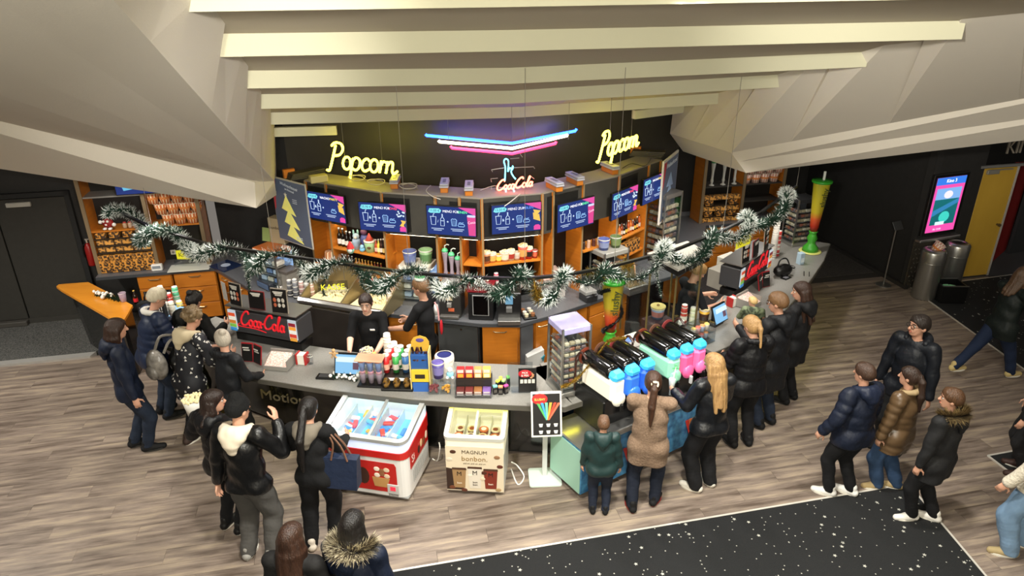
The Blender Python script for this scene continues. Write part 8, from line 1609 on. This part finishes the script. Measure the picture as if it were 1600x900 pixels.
# ---------------- right queue
pr = person('blond woman with ponytail in a black puffer jacket at the right counter', (2.72, 6.98), 10, 1.70, 'puffer', pblk, legblack, 'pony', bld, nod=30, look=20, puff=(.006, .05), coll=pblk, hands={-1: (-.10, .18, .62), 1: (.06, .2, .62)}, hairlen=.10, hem=.43, girth=1.05)
pm_ = person('man with glasses in a long black parka holding a toddler', (3.13, 7.38), 30, 1.80, 'coat', cloth('131417', .6, .4), denim, 'short', lbr, look=22, nod=10, hood=cloth('131417', .6, .4), hands={-1: (-.13, .20, .70), 1: (.10, .22, .66)}, hem=.30, girth=1.15, glasses=True, face=True)
person('blond toddler in a green camouflage jacket held by the man', (2.90, 7.62), -20, .86, 'jacket', mat('camo', srgb('27301f'), .8, var=(16, srgb('6f7a5c'), None, .1)), cloth('1b1c22', .8), 'short', hairm('b08f5a', 'd0b27a'), nod=8, pz=.78, hood=mat('camo', (0, 0, 0)), girth=1.35, hands={-1: (-.16, .2, .62), 1: (.16, .2, .62)}, feet={-1: (-.06, .12, .12, 0), 1: (.06, .12, .12, 0)}, look=60)
person('woman with long dark hair in a black coat beside the parka man', (3.62, 7.92), 38, 1.70, 'coat', cloth('121214', .7, .35), legblack, 'long', brn, look=40, nod=10, hem=.34, hood=cloth('121214', .7, .35), hairlen=.22, face=True)
pc_ = person('woman in a brown cardigan filling a cup at the slush machine', g0(1000, 792), -12, 1.62, 'knit', mat('cloth_brown_knit', srgb('6b5543'), .95, var=(60, srgb('8a735e')), bump=(50, .4)), cloth('161c29', .85, .3), 'pony', hairm('2c1c14', '4a3020'), nod=14, look=10, hands={-1: (-.10, .25, .62), 1: (.03, .27, .66)}, hem=.36, girth=1.28, hairlen=.24, feet={-1: (-.07, -.04, 0, 20), 1: (.07, .05, 0, -20)}, sock=C('8f1f1a', .7))
person('little boy in a dark green hooded jacket beside the slush cart', g0(931, 800), -6, 1.17, 'jacket', mat('cloth_petrol', srgb('16302f'), .55, bump=(9, .45)), cloth('1a2130', .8), 'short', hairm('4f3826', '6a4c36'), nod=4, hood=MATS['cloth_petrol'], hem=.44, girth=1.25)
pg = person('girl with long wavy blond hair in a black vest and wide trousers', g0(1092, 764), 18, 1.66, 'puffer', cloth('101216', .4, .4), cloth('0f0f11', .8, .3), 'long', hairm('7a5a38', 'b8925e'), nod=12, look=22, hem=.46, hands={-1: (-.16, .18, .66), 1: (.10, .2, .64)}, hairlen=.28, wide=1.25, shoe=C('d5d0c4', .6), face=True, feet={-1: (-.06, .0, 0, 35), 1: (.06, .02, 0, 5)})
# ---------------- right foreground group
person('man with glasses and dark hair in an open black jacket looking left', (4.48, 6.86), 128, 1.76, 'jacket', cloth('12151b', .5, .4), jblack, 'short', hairm('1c1512', '2b211b'), look=-28, nod=-2, hood=cloth('12151b', .5, .4), glasses=True, face=True, girth=1.15, hem=.43, feet={-1: (-.06, 0, 0, 0), 1: (.07, .02, 0, -10)})
person('woman in a navy puffer jacket and white sneakers at the star carpet', g0(1308, 776), 20, 1.60, 'puffer', cloth('171d2c', .5, .35), legblack, 'short', hairm('2f2018', '4a3426'), look=14, nod=4, puff=(.006, .06), hood=cloth('1a2133', .5, .35), hem=.42, girth=1.22, hands={-1: (-.2, .06, .52), 1: (.17, .05, .48)}, shoe=C('dedcd6', .5), feet={-1: (-.09, .03, 0, 40), 1: (.05, -.02, 0, 25)})
person('girl with a ponytail in a tan puffer jacket and jeans', g0(1376, 768), 34, 1.50, 'puffer', mat('tan_puffer', srgb('5a4630'), .35, bump=(8, .35)), cloth('2f4460', .85, .3), 'pony', hairm('241812', '3a281e'), look=12, nod=2, puff=(.006, .055), coll=C('9a8460', .7), hem=.36, hairlen=.22, wide=1.2, shoe=C('a58f62', .7), girth=1.15, feet={-1: (-.05, .04, 0, 50), 1: (.06, -.04, 0, 30)})
person('boy in a black coat with a fur trimmed hood and white sneakers', g0(1432, 818), 36, 1.56, 'coat', cloth('1b1b1c', .7, .35), legblack, 'short', hairm('3a2616', '5e4028'), look=28, nod=2, hood=cloth('1b1b1c', .7, .35), fur=(C('a08a5c', .9), C('5f4c30', .9)), hem=.36, girth=1.25, shoe=C('dcd8cf', .5), face=True, feet={-1: (-.06, .05, 0, 50), 1: (.05, -.04, 0, 15)})
person('woman with brown hair in a dark coat striding across the floor', (6.62, 8.45), -78, 1.66, 'coat', cloth('121a18', .6, .4), cloth('18243c', .85, .3), 'long', hairm('3a281c', '5f4630'), nod=6, lean=6, hem=.40, hairlen=.16, hands={-1: (-.05, .24, .70), 1: (.10, .22, .72)}, shoe=C('b5a06a', .7), feet={-1: (-.05, -.30, .05, 0), 1: (.05, .20, 0, 0)}, girth=1.12)
person('person in a white fleece jacket and light jeans at the right edge', g0(1578, 868), 40, 1.66, 'puffer', mat('white_fleece', srgb('c9c0ae'), .95, bump=(45, .8)), cloth('6f8aa5', .85, .35), 'long', hairm('4a3524', '6a4e36'), hem=.46, wide=1.28, shoe=C('9c8a62', .8), hands={-1: (-.17, .1, .52)}, feet={-1: (-.08, .02, 0, 30), 1: (.07, .0, 0, 10)}, hairlen=.2)
person('person in a black jacket with a grey scarf partly hidden at the right edge', (5.72, 6.42), 62, 1.66, 'jacket', cloth('141415', .6, .4), cloth('1a1a1c', .8), 'short', dbr, coll=C('8f8d86', .9), hem=.44, hands={-1: (-.18, .1, .5)}, shoe=cloth('3a2620', .6))
carry()
flush_text()
